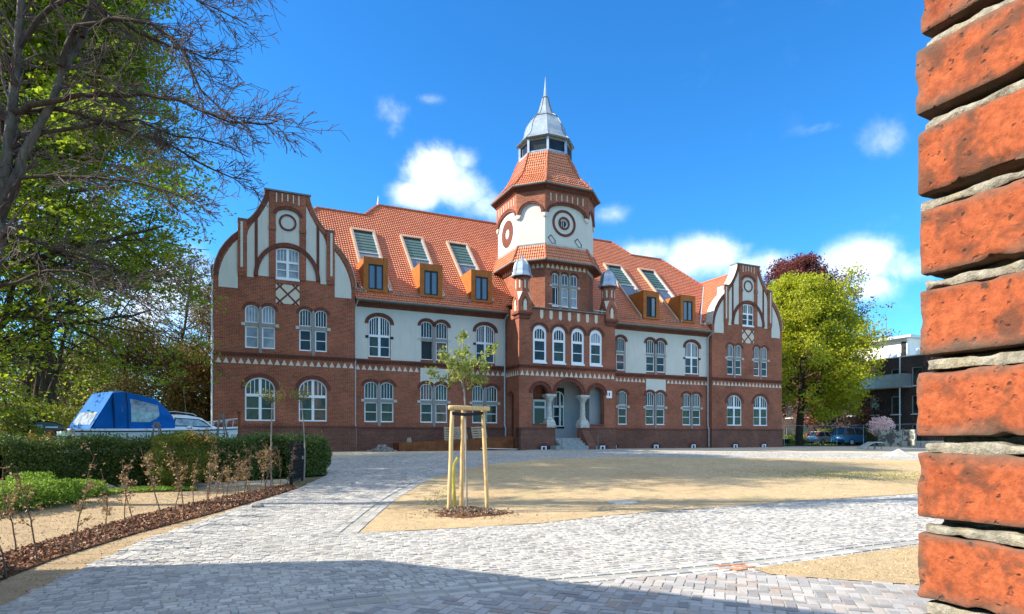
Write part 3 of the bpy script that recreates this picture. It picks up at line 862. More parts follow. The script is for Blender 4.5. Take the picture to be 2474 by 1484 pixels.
wb.box(FA, b0 + .4, b1 - .4, .3, 1.5, 0.02, BW - .45)       # porch floor
wb.box(FA, 12.95, 15.75, 1.5, 5.5, 0.02, .06)               # back wall fields
wb.box(FA, 10.95, 12.02, 1.5, 5.5, 0.02, .06)
wb.box(FA, 15.75, 16.9, 1.5, 5.5, 0.02, 1.3)
wb.build('entrance_block_wall', BLD)
TRIM.box(FA, b0 - .06, b1 + .06, 6.06, 6.16, BW - .02, BW + .06); TRIM.box(FA, b0 - .1, b1 + .1, 6.16, 6.24, BW - .02, BW + .12)
TRIM.box(FS, 0, BW + .06, 6.06, 6.16, -.02, .05); TRIM.box(FS, 0, BW + .12, 6.16, 6.24, -.02, .10)
triangles(FA, b0 + .03, b1 - .02, 20, 5.56, 5.90, BW); triangles(FS, .06, BW - .02, 6, 5.56, 5.90, 0)
# plinth of the block, stepping round the stairs
PL.box(FA, b0 - .05, 12.57, -.2, 2.10, BW - .3, BW + .06); PL.box(FA, 14.60, b1 + .05, -.2, 2.10, BW - .3, BW + .06)
PL.box(FS, .0, .12, -.2, 2.1, -.1, .05); PL.box(FS, 1.3, BW + .06, -.2, 2.1, -.1, .05)
TRIM.box(FA, b0 - .08, 12.60, 2.10, 2.20, BW - .3, BW + .09); TRIM.box(FA, 14.57, b1 + .08, 2.10, 2.20, BW - .3, BW + .09)
TRIM.box(FA, 10.93, 12.0, 2.34, 2.43, BW - .42, BW + .05); TRIM.box(FA, 15.2, 16.44, 2.34, 2.43, BW - .42, BW + .05)
for (a, b, vt, vs) in ((10.93, 12.12, 4.98, 4.42), (12.66, 14.68, 5.26, 4.42), (15.26, 16.44, 5.0, 4.42)):
    hood(TRIM, FA, a, b, vs, vt, .20, BW - .02, BW + .02); hood(TRIM, FA, a - .2, b + .2, vs, vt + .2, .05, BW - .02, BW + .05)
# slanting cheek wall right of the stairs
ck = MB().mat('brick_plinth')
FX = Fr((14.62, 0, 0), (0, -1, 0), (1, 0, 0))
ck.prism(FX, [(BW, .4), (BW + .95, .4), (BW + .95, 1.0), (BW, 2.05)], 0, .55, back=True)
ck.build('stair_cheek', BLD)
st = MB().mat('steps')
for k in range(4):
    z1 = 1.50 - .165 * k
    st.box(FA, 12.64 - (.45 if k == 3 else 0), 14.55 + (.75 if k == 3 else 0), .3, z1, BW - .44, BW + .02 + .30 * k + (0 if k else 0))
st.build('entrance_steps', BLD)
# porch inside: zigzag brick edges, door, window
zz = MB().mat('brick_dark')
def zig(u, s, v0, v1, w):
    n = int((v1 - v0) / .2)
    for k in range(n):
        v = v0 + .2 * k
        zz.prism(FA, [(u, v), (u + s * .07, v + .1), (u, v + .2)], w - .01, w + .015)
    zz.box(FA, min(u, u - s * .12), max(u, u - s * .12), v0, v1, w - .02, w + .015)
zig(11.08, 1, 2.2, 4.9, .06); zig(11.55, -1, 2.2, 4.9, .06); zig(13.06, 1, 1.5, 4.8, .06); zig(13.45, -1, 2.2, 4.8, .06)
zz.mat('frame_dark').box(FA, 13.4, 14.45, 2.15, 5.0, .03, .075)
zz.build('brick_edge', BLD)
d = MB().mat('white_paint')
d.ring(FA, [(12.1, 1.55), (12.88, 1.55), (12.88, 4.0), (12.1, 4.0)], [(12.0, 1.5), (13.0, 1.5), (13.0, 4.15), (12.0, 4.15)], .03, .10, closed=True)
d.box(FA, 12.0, 13.0, 3.55, 3.7, .03, .11); d.box(FA, 12.55, 12.86, 1.6, 2.5, .03, .09)
d.box(FA, 11.62, 11.70, 1.5, 4.9, .03, .10)
dd = d.build('door', BLD); pane(FA, [(12.1, 1.6), (12.88, 1.6), (12.88, 4.0), (12.1, 4.0)], .06, 'pane_dark', dd)
f = MB().mat('white_paint')
f.ring(FA, inset(13.5, 14.4, 2.3, 4.35, 4.75, .07), arch(13.5, 14.4, 2.3, 4.35, 4.75), .07, .13, closed=True)
f.box(FA, 13.5, 14.4, 3.62, 3.76, .07, .14); f.box(FA, 14.02, 14.14, 2.3, 4.7, .07, .14)
f.box(FA, 13.55, 14.05, 2.98, 3.02, .07, .12)
for k in (13.68, 13.82): f.box(FA, k, k + .03, 3.76, 4.65, .07, .12)
o = f.build('window', BLD); pane(FA, arch(13.55, 14.35, 2.35, 4.35, 4.70), .085, 'pane_dark', o)
# columns
for c in (12.30, 14.88):
    m_ = MB().mat('stone_light')
    def sq(hw, v): return [FA.P(c + a * hw, v, BW - .28 + b * hw) for a, b in ((-1, 1), (1, 1), (1, -1), (-1, -1))]
    def rd(r, v): return [FA.P(c + r * math.cos(a), v, BW - .28 + r * math.sin(a)) for a in [2 * PI * i / 16 for i in range(16)]]
    m_.loft([sq(.34, 2.18), sq(.34, 2.42), sq(.31, 2.46), sq(.31, 2.55), sq(.22, 2.74)], True, True)
    m_.loft([rd(.24, 2.7), rd(.265, 2.76), rd(.24, 2.82), rd(.195, 2.88), rd(.185, 3.3), rd(.165, 3.78), rd(.20, 3.84), rd(.165, 3.88), rd(.24, 4.02), rd(.30, 4.16)], True, True)
    m_.loft([sq(.28, 4.14), sq(.33, 4.24), sq(.36, 4.26), sq(.36, 4.40)], True, True)
    m_.build('stone_column', BLD)
# handrails
hr = MB().mat('zinc_dark')
hr.tube([FA.P(12.55, .8, BW + 1.0), FA.P(12.55, 1.7, BW + 1.0), FA.P(12.55, 2.3, BW + .1)], .02, 6); hr.tube([FA.P(15.3, .8, BW + 1.0), FA.P(15.3, 1.75, BW + 1.0)], .025, 6)
hr.build('handrail', BLD)
# parapet slots
for k in range(7):
    c = 11.60 + k * .697
    TRI.prism(FA, [(c, 9.26), (c + .075, 9.34), (c + .115, 9.36), (c + .115, 9.86), (c - .115, 9.86), (c - .115, 9.36), (c - .075, 9.34)], BW - .01, BW + .016)
TRIM.box(FA, b0, b1, 9.93, 9.99, BW - .3, BW + .05)
cp = MB().mat('zinc_dark')
cp.face([FA.P(b0, 10.0, BW + .08), FA.P(b1, 10.0, BW + .08), FA.P(b1, 10.42, 0), FA.P(b0, 10.42, 0)])
cp.box(FA, b0, b1, 9.95, 10.02, BW + .02, BW + .10)
cp.mat('zinc_bright').tube([FA.P(12.1, 10.32, BW + .05), FA.P(13.4, 10.16, BW + .10)], .035, 6)
cp.tube([FA.P(15.6, 10.30, BW + .06), FA.P(15.62, 10.16, BW + .10), FA.P(16.8, 10.12, BW + .10)], .035, 6)
cp.build('parapet_roof', BLD)
# number plate
sg = MB().mat('plaster_white'); sg.box(FA, 16.62, 17.06, 4.24, 4.74, BW, BW + .03)
sp = sg.build('number_plate', BLD)
sg = MB().mat('black_line'); q = BW + .034
sg.prism(FA, [(16.80, 4.38), (16.88, 4.38), (16.88, 4.62), (16.82, 4.62), (16.76, 4.57), (16.76, 4.53), (16.80, 4.55)], q - .006, q)
sg.build('numeral', sp)
flush()
# ---------------- corner turrets
def oct_pts(cu, cw, hw, v, fr=FA, fw=None):
    """octagon round (cu, cw): hw half width, fw half width of the front face"""
    f_ = hw * math.tan(PI / 8) if fw is None else fw
    return [fr.P(cu + a, v, cw + b) for a, b in ((-f_, hw), (f_, hw), (hw, f_), (hw, -f_), (f_, -hw), (-f_, -hw), (-hw, -f_), (-hw, f_))]
def turret(cu, cw):
    m_ = MB().mat('brick')
    H = .47
    def sq(hw, v, dy=0): return [FA.P(cu + a * hw, v, cw + b * hw + dy) for a, b in ((-1, 1), (1, 1), (1, -1), (-1, -1))]
    m_.loft([sq(H, 9.62), sq(H, 10.30)], True, False)
    m_.mat('brick_trim').loft([sq(.16, 8.65), sq(.20, 8.85), sq(.20, 8.9), sq(.30, 8.95), sq(.30, 9.15), sq(.40, 9.22), sq(.40, 9.42), sq(.52, 9.48), sq(.52, 9.60), sq(H, 9.64)], True, True)
    m_.mat('brick')
    # gablets on the four faces and sloping shoulders up to the octagonal shaft
    o = oct_pts(cu, cw, .44, 10.92)
    s4 = sq(H, 10.30)
    mids = [FA.P(cu, 10.75, cw + H), FA.P(cu + H, 10.75, cw), FA.P(cu, 10.75, cw - H), FA.P(cu - H, 10.75, cw)]
    m_.face([s4[0], s4[1], mids[0]]); m_.face([s4[1], s4[2], mids[1]]); m_.face([s4[2], s4[3], mids[2]]); m_.face([s4[3], s4[0], mids[3]])
    m_.face([mids[0], o[1], o[0]]); m_.face([mids[1], o[3], o[2]]); m_.face([mids[2], o[5], o[4]]); m_.face([mids[3], o[7], o[6]])
    m_.mat('plaster_cream')
    for (c_, a, b, oa, ob) in ((s4[1], mids[0], mids[1], o[1], o[2]), (s4[2], mids[1], mids[2], o[3], o[4]), (s4[3], mids[2], mids[3], o[5], o[6]), (s4[0], mids[3], mids[0], o[7], o[0])):
        m_.face([c_, ob, oa]); m_.mat('brick'); m_.face([c_, oa, a]); m_.face([c_, b, ob]); m_.mat('plaster_cream')
    m_.mat('brick').loft([o, oct_pts(cu, cw, .44, 11.85)])
    m_.mat('brick_trim').loft([oct_pts(cu, cw, .44, 11.80), oct_pts(cu, cw, .52, 11.86), oct_pts(cu, cw, .52, 11.95)], False, True)
    m_.mat('plaster_cream')
    g = .44 * math.tan(PI / 8)
    for k in range(8):
        a = PI / 4 * k
        n_ = Vector((math.sin(a), -math.cos(a), 0)); ux = Vector((math.cos(a), math.sin(a), 0))
        fr = Fr(Vector((cu, -cw, 0)) + n_ * .44, ux, n_)
        m_.box(fr, -.05, .05, 11.15, 11.66, -.02, .012)
    for k in range(4):
        a = PI / 2 * k
        n_ = Vector((math.sin(a), -math.cos(a), 0)); ux = Vector((math.cos(a), math.sin(a), 0))
        fr = Fr(Vector((cu, -cw, 0)) + n_ * H, ux, n_)
        m_.prism(fr, [(-.12, 9.72), (.12, 9.72), (.12, 10.28), (0, 10.48), (-.12, 10.28)], -.02, .014)
        m_.mat('brick_trim').ring(fr, [(-.13, 10.05), (-.13, 10.28), (0, 10.5), (.13, 10.28), (.13, 10.05)], [(-.19, 10.05), (-.19, 10.30), (0, 10.60), (.19, 10.30), (.19, 10.05)], -.02, .03); m_.mat('plaster_cream')
    ob_ = m_.build('turret', BLD)
    z = MB().mat('zinc')
    pr = [(.66, 11.93), (.66, 11.98), (.56, 12.10), (.52, 12.25), (.50, 12.45), (.46, 12.66), (.38, 12.86), (.27, 13.00), (.15, 13.08), (.11, 13.12)]
    z.loft([oct_pts(cu, cw, r, v) for r, v in pr], True, True)
    z.loft([oct_pts(cu, cw, r, v) for r, v in ((.13, 13.10), (.13, 13.14), (.06, 13.18), (.035, 13.28), (.012, 13.55))], True, True)
    for k in range(8):
        z.tube([oct_pts(cu, cw, r + .006, v)[k] for r, v in pr[1:]], .014, 5)
    z.build('dome', ob_)
turret(10.33, 1.78); turret(16.97, 1.78)
plain('frame_tan', (.45, .30, .21), .55, .1, .4, var=.15, scale=3)
# ---------------- tower
TU, TW, TH, TF = 13.80, -1.50, 3.0, 1.63
def tface(k, off=0.0, hw=TH, fw=TF):
    """frame of one of the eight faces (0 front, then anticlockwise seen from above towards the right), its half width"""
    dg = (hw + fw) / 2
    n = [(0, 1), (1, 1), (1, 0), (1, -1), (0, -1), (-1, -1), (-1, 0), (-1, 1)][k]
    c = (n[0] * (hw if k % 2 == 0 else dg), n[1] * (hw if k % 2 == 0 else dg))
    nn = Vector((n[0], -n[1], 0)).normalized()
    ux = Vector((-nn.y, nn.x, 0))
    return Fr(Vector((TU + c[0], -(TW + c[1]), 0)) + nn * off, ux, nn), (fw if k % 2 == 0 else (hw - fw) / math.sqrt(2))
T = MB().mat('brick')
TT = MB().mat('brick_trim')
ft, a0 = tface(0)
hl = []
fw_ = MB().mat('white_paint'); gs = MB().mat('stone_grey')
xs = [(-1.10, -.60), (-.36, .15), (.35, .87)]
for (a, b) in xs:
    hl.append(arch(a, b, 10.36, 12.35, 12.56))
for i, (a, b) in enumerate(xs):
    sash(fw_, ft, a, b, 11.80, 12.35, 12.56, -.06, th=.05, bars=1)
    if i == 0: fw_.ring(ft, [(a + .04, 10.40), (b - .04, 10.40), (b - .04, 11.58), (a + .04, 11.58)], [(a, 10.36), (b, 10.36), (b, 11.62), (a, 11.62)], -.12, -.06, closed=True); fw_.box(ft, a + .30, a + .34, 10.42, 11.56, -.5, -.1)
    else: sash(fw_, ft, a, b, 10.36, 0, 11.62, -.06, th=.06, hbars=(11.0,), arched=False, bw=.04)
    fw_.box(ft, a, b, 10.30, 10.38, -.1, .02)
    hood(TT, ft, a, b, 12.35, 12.56, .16, -.02, .022)
o = fw_.build('window', BLD)
for i, (a, b) in enumerate(xs):
    pane(ft, arch(a, b, 11.8, 12.35, 12.56), -.10, 'pane_sky', o); pane(ft, [(a, 10.36), (b, 10.36), (b, 11.62), (a, 11.62)], -.10 - (.04 if i == 0 else 0), 'frame_dark' if i == 0 else 'pane_curtain', o)  # first leaf is open: its near-black sheet stands for the unlit room
gs.box(ft, -1.10, .87, 11.62, 11.80, -.14, .012)
for c in (-.48, .25): gs.prism(ft, [(c - .10, 10.12), (c, 10.06), (c + .10, 10.12), (c + .10, 12.38), (c, 12.66), (c - .10, 12.38)], -.05, .035)
gs.mat('stone_light').box(ft, -1.28, -1.10, 11.64, 11.78, -.05, .03); gs.box(ft, .87, 1.07, 11.64, 11.78, -.05, .03)
gs.build('stone_cross', o)
for k in range(8):
    fr, a = tface(k)
    T.mat('brick').plate(fr, [(-a, 9.0), (a, 9.0), (a, 13.4), (-a, 13.4)], hl if k == 0 else [], 0)
    if k in (0, 1, 7, 6, 2):
        triangles(fr, -a + .05, a - .05, {0: 9, 1: 6, 2: 9, 6: 9, 7: 6}[k], 12.86, 13.18)
        TT.box(fr, -a, a, 13.18, 13.26, -.02, .06); TT.box(fr, -a, a, 13.26, 13.32, -.02, .12)
    # upper drum: plaster below, brick above with arched fields
    T.mat('plaster').plate(fr, [(-a, 13.4), (a, 13.4), (a, 18.4), (-a, 18.4)], [] if k else [circ(-.18, 15.97, .30, .30, 0, 2 * PI, 24)[:-1]], 0, depth=.2)
    e = .10; a2 = a + e * math.tan(PI / 8); r = a - .24
    pts = [(-a2, 16.52), (-r, 16.52)] + circ(0, 16.55, r, .60 if k % 2 == 0 else .66, PI, 0, 18) + [(r, 16.52), (a2, 16.52), (a2, 18.35), (-a2, 18.35)]
    T.mat('brick').prism(fr, pts, 0, e)
    hood(TT, fr, -r, r, 16.55, 17.15 if k % 2 == 0 else 17.21, .16, e - .02, e + .025); hood(TT, fr, -r - .14, r + .14, 16.55, 17.31, .045, e - .02, e + .05)
    T.mat('plaster')
    for s in (-1, 1):
        T.prism(fr, [(s * (a2), 16.52), (s * r, 16.52), (s * (r + .01), 16.40), (s * (r + .10), 16.28), (s * a, 16.24), (s * a2, 16.36)], 0, e + .004)
    if k % 2 == 0:
        T.mat('plaster_cream')
        for i in range(7): T.box(fr, -1.24 + i * .415 - .035, -1.24 + i * .415 + .035, 17.32 + .10 * (1 - abs(i - 3) / 3) * 1.2, 17.84, e - .02, e + .012)
    TT.box(fr, -a2, a2, 18.0, 18.1, e - .02, e + .05); TT.box(fr, -a2, a2, 18.1, 18.35, e - .02, e + .12)
fr = ft
TT.ring(fr, circ(-.18, 15.97, .73, .73, 0, 2 * PI, 40)[:-1], circ(-.18, 15.97, .90, .90, 0, 2 * PI, 40)[:-1], -.01, .03, closed=True)
TT.ring(fr, circ(-.18, 15.97, .30, .30, 0, 2 * PI, 30)[:-1], circ(-.18, 15.97, .44, .44, 0, 2 * PI, 30)[:-1], -.01, .035, closed=True)
ow = MB().mat('white_paint'); ow.ring(fr, circ(-.18, 15.97, .24, .24, 0, 2 * PI, 24)[:-1], circ(-.18, 15.97, .30, .30, 0, 2 * PI, 24)[:-1], -.16, -.10, closed=True)
ow.box(fr, -.30, -.27, 15.74, 16.20, -.15, -.11); ow.box(fr, -.17, -.14, 15.74, 16.20, -.15, -.11)
o = ow.build('round_window', BLD); pane(fr, circ(-.18, 15.97, .29, .29, 0, 2 * PI, 24)[:-1], -.17, 'pane_dark', o)
bl = MB().mat('black_line')
for c in (-1.12, .92):
    def shp(k): return [(c + k * x, 14.78 + k * y) for x, y in ((-.28, .10), (-.05, .30), (.26, -.05), (.26, -.30), (.02, -.26))]
    bl.ring(fr, shp(.88), shp(1.06), -.01, .025, closed=True)
bl.build('shield_outline', BLD)
for k in (6, 2):
    fr, a = tface(k)
    for r0_, r1_ in ((.34, .60), (.60, .93)): TT.mat('brick_trim').ring(fr, circ(0, 15.75, r0_, r0_, 0, 2 * PI, 36)[:-1], circ(0, 15.75, r1_, r1_, 0, 2 * PI, 36)[:-1], -.01, .03 - .003 * (r0_ > .5), closed=True)
    T.mat('plaster_grey').prism(fr, circ(0, 15.75, .33, .33, 0, 2 * PI, 24)[:-1], -.01, .006); TT.mat('brick_trim')
T.build('tower_wall', BLD); TT.build('tower_relief', BLD); flush()

# ---------------- tiled roofs
def tiles(name, polys, mat='roof_tile', step=.25, lift=.04, parent=BLD):
    mb = MB().mat(mat)
    for poly in polys:
        P = [Vector(p) for p in poly]
        n = Vector((0, 0, 0))
        for i in range(1, len(P) - 1): n += (P[i] - P[0]).cross(P[i + 1] - P[0])
        n.normalize()
        if n.z < 0: n = -n; P = P[::-1]
        h = Vector((-n.y, n.x, 0)).normalized(); up = n.cross(h).normalized()
        if up.z < 0: up = -up; h = -h
        o = P[0]; q = [((p - o).dot(h), (p - o).dot(up)) for p in P]
        vmin, vmax = min(v for _, v in q), max(v for _, v in q)
        k0 = math.floor(vmin / step)
        for k in range(k0, math.ceil(vmax / step)):
            a, b = k * step, (k + 1) * step
            c = clip(clip(q, lambda p: p[1] - a), lambda p: b - p[1])
            cc = []
            for p in c:
                if not cc or math.dist(p, cc[-1]) > 1e-4: cc.append(p)
            if len(cc) > 2 and math.dist(cc[0], cc[-1]) < 1e-4: cc.pop()
            if len(cc) < 3: continue
            def P3(p): return o + h * p[0] + up * p[1] + n * (lift * (1 - (p[1] - a) / step) + .002)
            tr = geometry.tessellate_polygon([[Vector((x, y, 0)) for x, y in cc]]) if len(cc) > 3 else [(0, 1, 2)]
            for t in tr:
                r = [cc[i] for i in t]
                if (r[1][0] - r[0][0]) * (r[2][1] - r[0][1]) - (r[2][0] - r[0][0]) * (r[1][1] - r[0][1]) < 0: r = r[::-1]
                pts = [P3(p) for p in r]
                if (pts[1] - pts[0]).cross(pts[2] - pts[0]).dot(n) < 0: pts = pts[::-1]; r = r[::-1]
                mb.face(pts, [(p[0], p[1]) for p in r])
            lo = [p for p in cc if abs(p[1] - a) < 1e-4]
            if len(lo) >= 2:
                x0, x1 = min(p[0] for p in lo), max(p[0] for p in lo)
                mb.face([o + h * x0 + up * a, o + h * x1 + up * a, P3((x1, a)), P3((x0, a))])
    return mb.build(name, parent)
K = (18.75 - 9.85) / 8.5
def rp(s, w, lift=0.0): return Vector((s, -w, 9.85 + K * (.5 - w) + lift))
RH = 15.2
main = [rp(*p) for p in ((-.05, .55), (27.5, .55), (27.5, -1.0), (30.9, -4.1), (28.26, -6.76), (25.1, -6.76), (23.84, -8.04), (3.22, -8.04), (1.95, -6.76), (-1.35, -6.76), (-3.9, -4.1), (-.05, -1.0))]
hi, lo_ = rp(0, -8.04).z, rp(0, -6.76).z
def P3_(s, w, h): return Vector((s, -w, h))
polys = [main,
         [P3_(3.22, -8.04, hi), P3_(23.84, -8.04, hi), P3_(25.1, -9.3, lo_), P3_(27.5, -16.6, 9.85), P3_(0, -16.6, 9.85), P3_(1.95, -9.3, lo_)],
         [P3_(28.26, -6.76, lo_), P3_(30.9, -4.1, rp(0, -4.1).z), P3_(33.8, -6.76, 11.6), P3_(30.9, -9.4, rp(0, -4.1).z)],
         [P3_(-1.35, -6.76, lo_), P3_(-3.9, -4.1, rp(0, -4.1).z), P3_(-6.7, -6.76, 11.9), P3_(-3.9, -9.4, rp(0, -4.1).z)],
         [P3_(3.22, -8.04, hi), P3_(1.95, -6.76, lo_), P3_(1.95, -9.3, lo_)], [P3_(23.84, -8.04, hi), P3_(25.1, -6.76, lo_), P3_(25.1, -9.3, lo_)]]
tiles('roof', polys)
k2 = 1.06
cr = []
for c in (-3.88, 31.37):
    for s in (-1, 1):
        inner = (c < 0 and s > 0) or (c > 0 and s < 0)
        e = 4.42 if inner else 3.98
        if inner: cr.append([P3_(c, -.18, RH), P3_(c + s * 3.66, -.18, RH - 3.66 * k2), P3_(c + s * 3.66, .15, RH - 3.66 * k2), P3_(c + s * e, .15, RH - e * k2), P3_(c + s * e, -2.5, RH - e * k2), P3_(c, -7.5, RH)] if False else [P3_(c, -.18, RH), P3_(c + s * e, -.18, RH - e * k2), P3_(c + s * e, -1.6, RH - e * k2), P3_(c, -7.0, RH)])
        else: cr.append([P3_(c, -.18, RH), P3_(c + s * e, -.18, RH - e * k2), P3_(c + s * e, -16.6, RH - e * k2), P3_(c, -16.6, RH)])
tiles('cross_roof', cr)
# ridges and hips
rg = MB().mat('ridge_tile')
for a, b in ((( 3.22, -8.04, hi), (23.84, -8.04, hi)), ((3.22, -8.04, hi), (1.95, -6.76, lo_)), ((23.84, -8.04, hi), (25.1, -6.76, lo_)), ((1.95, -6.76, lo_), (-1.35, -6.76, lo_)), ((25.1, -6.76, lo_), (28.26, -6.76, lo_)),
             ((28.26, -6.76, lo_), (30.9, -4.1, rp(0, -4.1).z)), ((-1.35, -6.76, lo_), (-3.9, -4.1, rp(0, -4.1).z)), ((31.37, -.2, RH), (31.37, -7, RH)), ((-3.88, -.2, RH), (-3.88, -7, RH))):
    a, b = P3_(*a), P3_(*b); n = max(2, int((b - a).length / .35)); 
    for i in range(n):
        p = a.lerp(b, i / n); q = a.lerp(b, (i + 1.08) / n)
        rg.tube([p, q], [.10, .125], 8, caps=True)
rg.mat('zinc_bright').tube([P3_(3.22, -8.04, hi), P3_(3.22, -8.04, hi + .35), P3_(3.22, -8.04, hi + .7)], [.10, .05, .012], 8)
rg.build('ridge', BLD)
vl = MB().mat('zinc_bright')
for (s, c) in ((-1, 31.37), (1, -3.88)):
    pts = []
    for w in (.0, -1, -2, -3, -4.2):
        h = 9.85 + K * (.5 - w); pts.append(P3_(c + s * (RH - h) / k2, w, h + .05))
    vl.tube(pts, .06, 6)
vl.build('valley_flashing', BLD)
# tower roofs
def ringp(hw, fw, v): return oct_pts(TU, TW, hw, v, fw=fw)
TK = TF / TH
sk = [ringp(TH + .50, TF + .21, 13.30), ringp(TH - .02, TF - .01, 14.42)]
tr = [ringp(3.38, 1.78, 18.42), ringp(2.58, 1.30, 19.40), ringp(2.24, 1.08, 20.0), ringp(2.0, .92, 20.65), ringp(1.76, .74, 21.32)]
for nm, rs in (('skirt_roof', sk), ('tower_roof', tr)):
    pl = []
    for A, B in zip(rs[:-1], rs[1:]):
        for i in range(8):
            j = (i + 1) % 8; pl.append([A[i], A[j], B[j], B[i]])
    ob_ = tiles(nm, pl, step=.25, lift=.035)
    e = MB().mat('ridge_tile')
    for k in range(8):
        for A, B in zip(rs[:-1], rs[1:]):
            n = max(1, int((Vector(B[k]) - Vector(A[k])).length / .33))
            for i in range(n):
                p = Vector(A[k]).lerp(Vector(B[k]), i / n); q = Vector(A[k]).lerp(Vector(B[k]), (i + 1.05) / n); e.tube([p, q], [.105, .085], 7)
    e.build('hip_tile', ob_)
for hw, fw, v in ((TH + .57, TF + .24, 13.24), (3.45, 1.81, 18.36)):
    gt = MB().mat('zinc_dark'); r0 = ringp(hw, fw, v)
    gt.tube(r0 + [r0[0]], .075, 8, caps=False); gt.build('gutter', BLD)
    gt = MB().mat('brick_trim'); gt.loft([ringp(hw - .03, fw - .01, v - .03), ringp(TH + .10, TF + .04, v - .12)]); gt.build('soffit', BLD)
for s0, s1 in ((-.02, 9.95), (17.36, 27.5)):
    gt = MB().mat('zinc_dark'); gt.tube([FA.P(s0, 9.82, .60), FA.P(s1, 9.82, .60)], .075, 8); gt.build('gutter', BLD)
    gt = MB().mat('zinc_dark'); gt.box(FA, s0, s1, 9.74, 9.80, .15, .56); gt.build('soffit', BLD)
gt = MB().mat('zinc_bright'); gt.tube([P3_(26.95, .35, 10.42), P3_(26.95, -.3, 10.42)], .07, 8); gt.build('gutter', BLD)
zp = MB().mat('zinc_bright')
zp.loft([ringp(TH + .0, TF, 14.38), ringp(TH + .03, TF + .02, 14.50), ringp(TH + .0, TF, 14.50)])
zp.build('flashing', BLD)
# snow guards
sg = MB().mat('roof_grey')
def guard(p, q, up, n=6):
    p, q, up = Vector(p), Vector(q), Vector(up)
    for h in (.06, .14, .22): sg.tube([p + up * h, q + up * h], .012, 4)
    for i in range(n + 1):
        a = p.lerp(q, i / n); sg.mat('zinc_bright').tube([a, a + up * .26], .018, 4); sg.mat('roof_grey')
for a, b in ((-.0, .5), (2.3, 4.0), (6.0, 7.4), (19.0, 21.0), (23.2, 24.8)):
    guard(rp(a, .1, .04), rp(b, .1, .04), (0, -.3, 1), 5)
f0 = ringp(3.18, 1.66, 18.72)
guard(f0[0], f0[1], (0, -.3, 1.2), 4)
sg.build('snow_guard', BLD)
# lantern and spire
ln = MB().mat('zinc')
lo8 = ringp(1.70, 1.70 * .4142, 21.28); hi8 = ringp(1.70, 1.70 * .4142, 22.35)
for k in range(8):
    a, b = Vector(lo8[k]), Vector(hi8[k]); ln.tube([a, b], .11, 4)
for v, r in ((21.25, 1.77), (21.40, 1.71)):
    ln.loft([ringp(r, r * .4142, v), ringp(r, r * .4142, v + .1)], True, True)
ln.mat('stone_grey').loft([ringp(1.70, .704, 22.22), ringp(1.70, .704, 22.38)], True, True)
ob_ = ln.build('lantern', BLD)
for k in range(8):
    j = (k + 1) % 8; a = MB().mat('pane_dark')
    P_ = [Vector(lo8[k]), Vector(lo8[j]), Vector(hi8[j]), Vector(hi8[k])]; c = Vector((TU, -TW, 0))
    a.face([p + (Vector((c.x, c.y, p.z)) - p) * .04 for p in P_]); a.build('lantern_pane', ob_)
sp = MB().mat('zinc')
prf = [(2.02, 22.36), (2.05, 22.42), (1.80, 22.68), (1.60, 22.92), (1.50, 23.12), (1.44, 23.45), (1.34, 23.78), (1.18, 24.08), (1.04, 24.25), (.98, 24.38), (.80, 24.52), (.62, 24.66), (.52, 24.85), (.40, 25.2), (.29, 25.6), (.20, 25.95), (.20, 25.99), (.15, 26.0), (.08, 26.7), (.012, 27.5)]
prf = [(r * .94, v) for r, v in prf]
rs = [ringp(r, r * .4142, v) for r, v in prf]
sp.loft(rs, True, True)
sp.mat('zinc_dark')
for k in range(8): sp.tube([ringp(r + .008, (r + .008) * .4142, v)[k] for r, v in prf[1:16]], .022, 5)
for (r, v) in ((1.93, 22.40), (.94, 24.36), (.19, 25.97)):
    q = ringp(r + .01, (r + .01) * .4142, v); sp.tube(q + [q[0]], .025, 5, caps=False)
sp.build('spire', BLD)

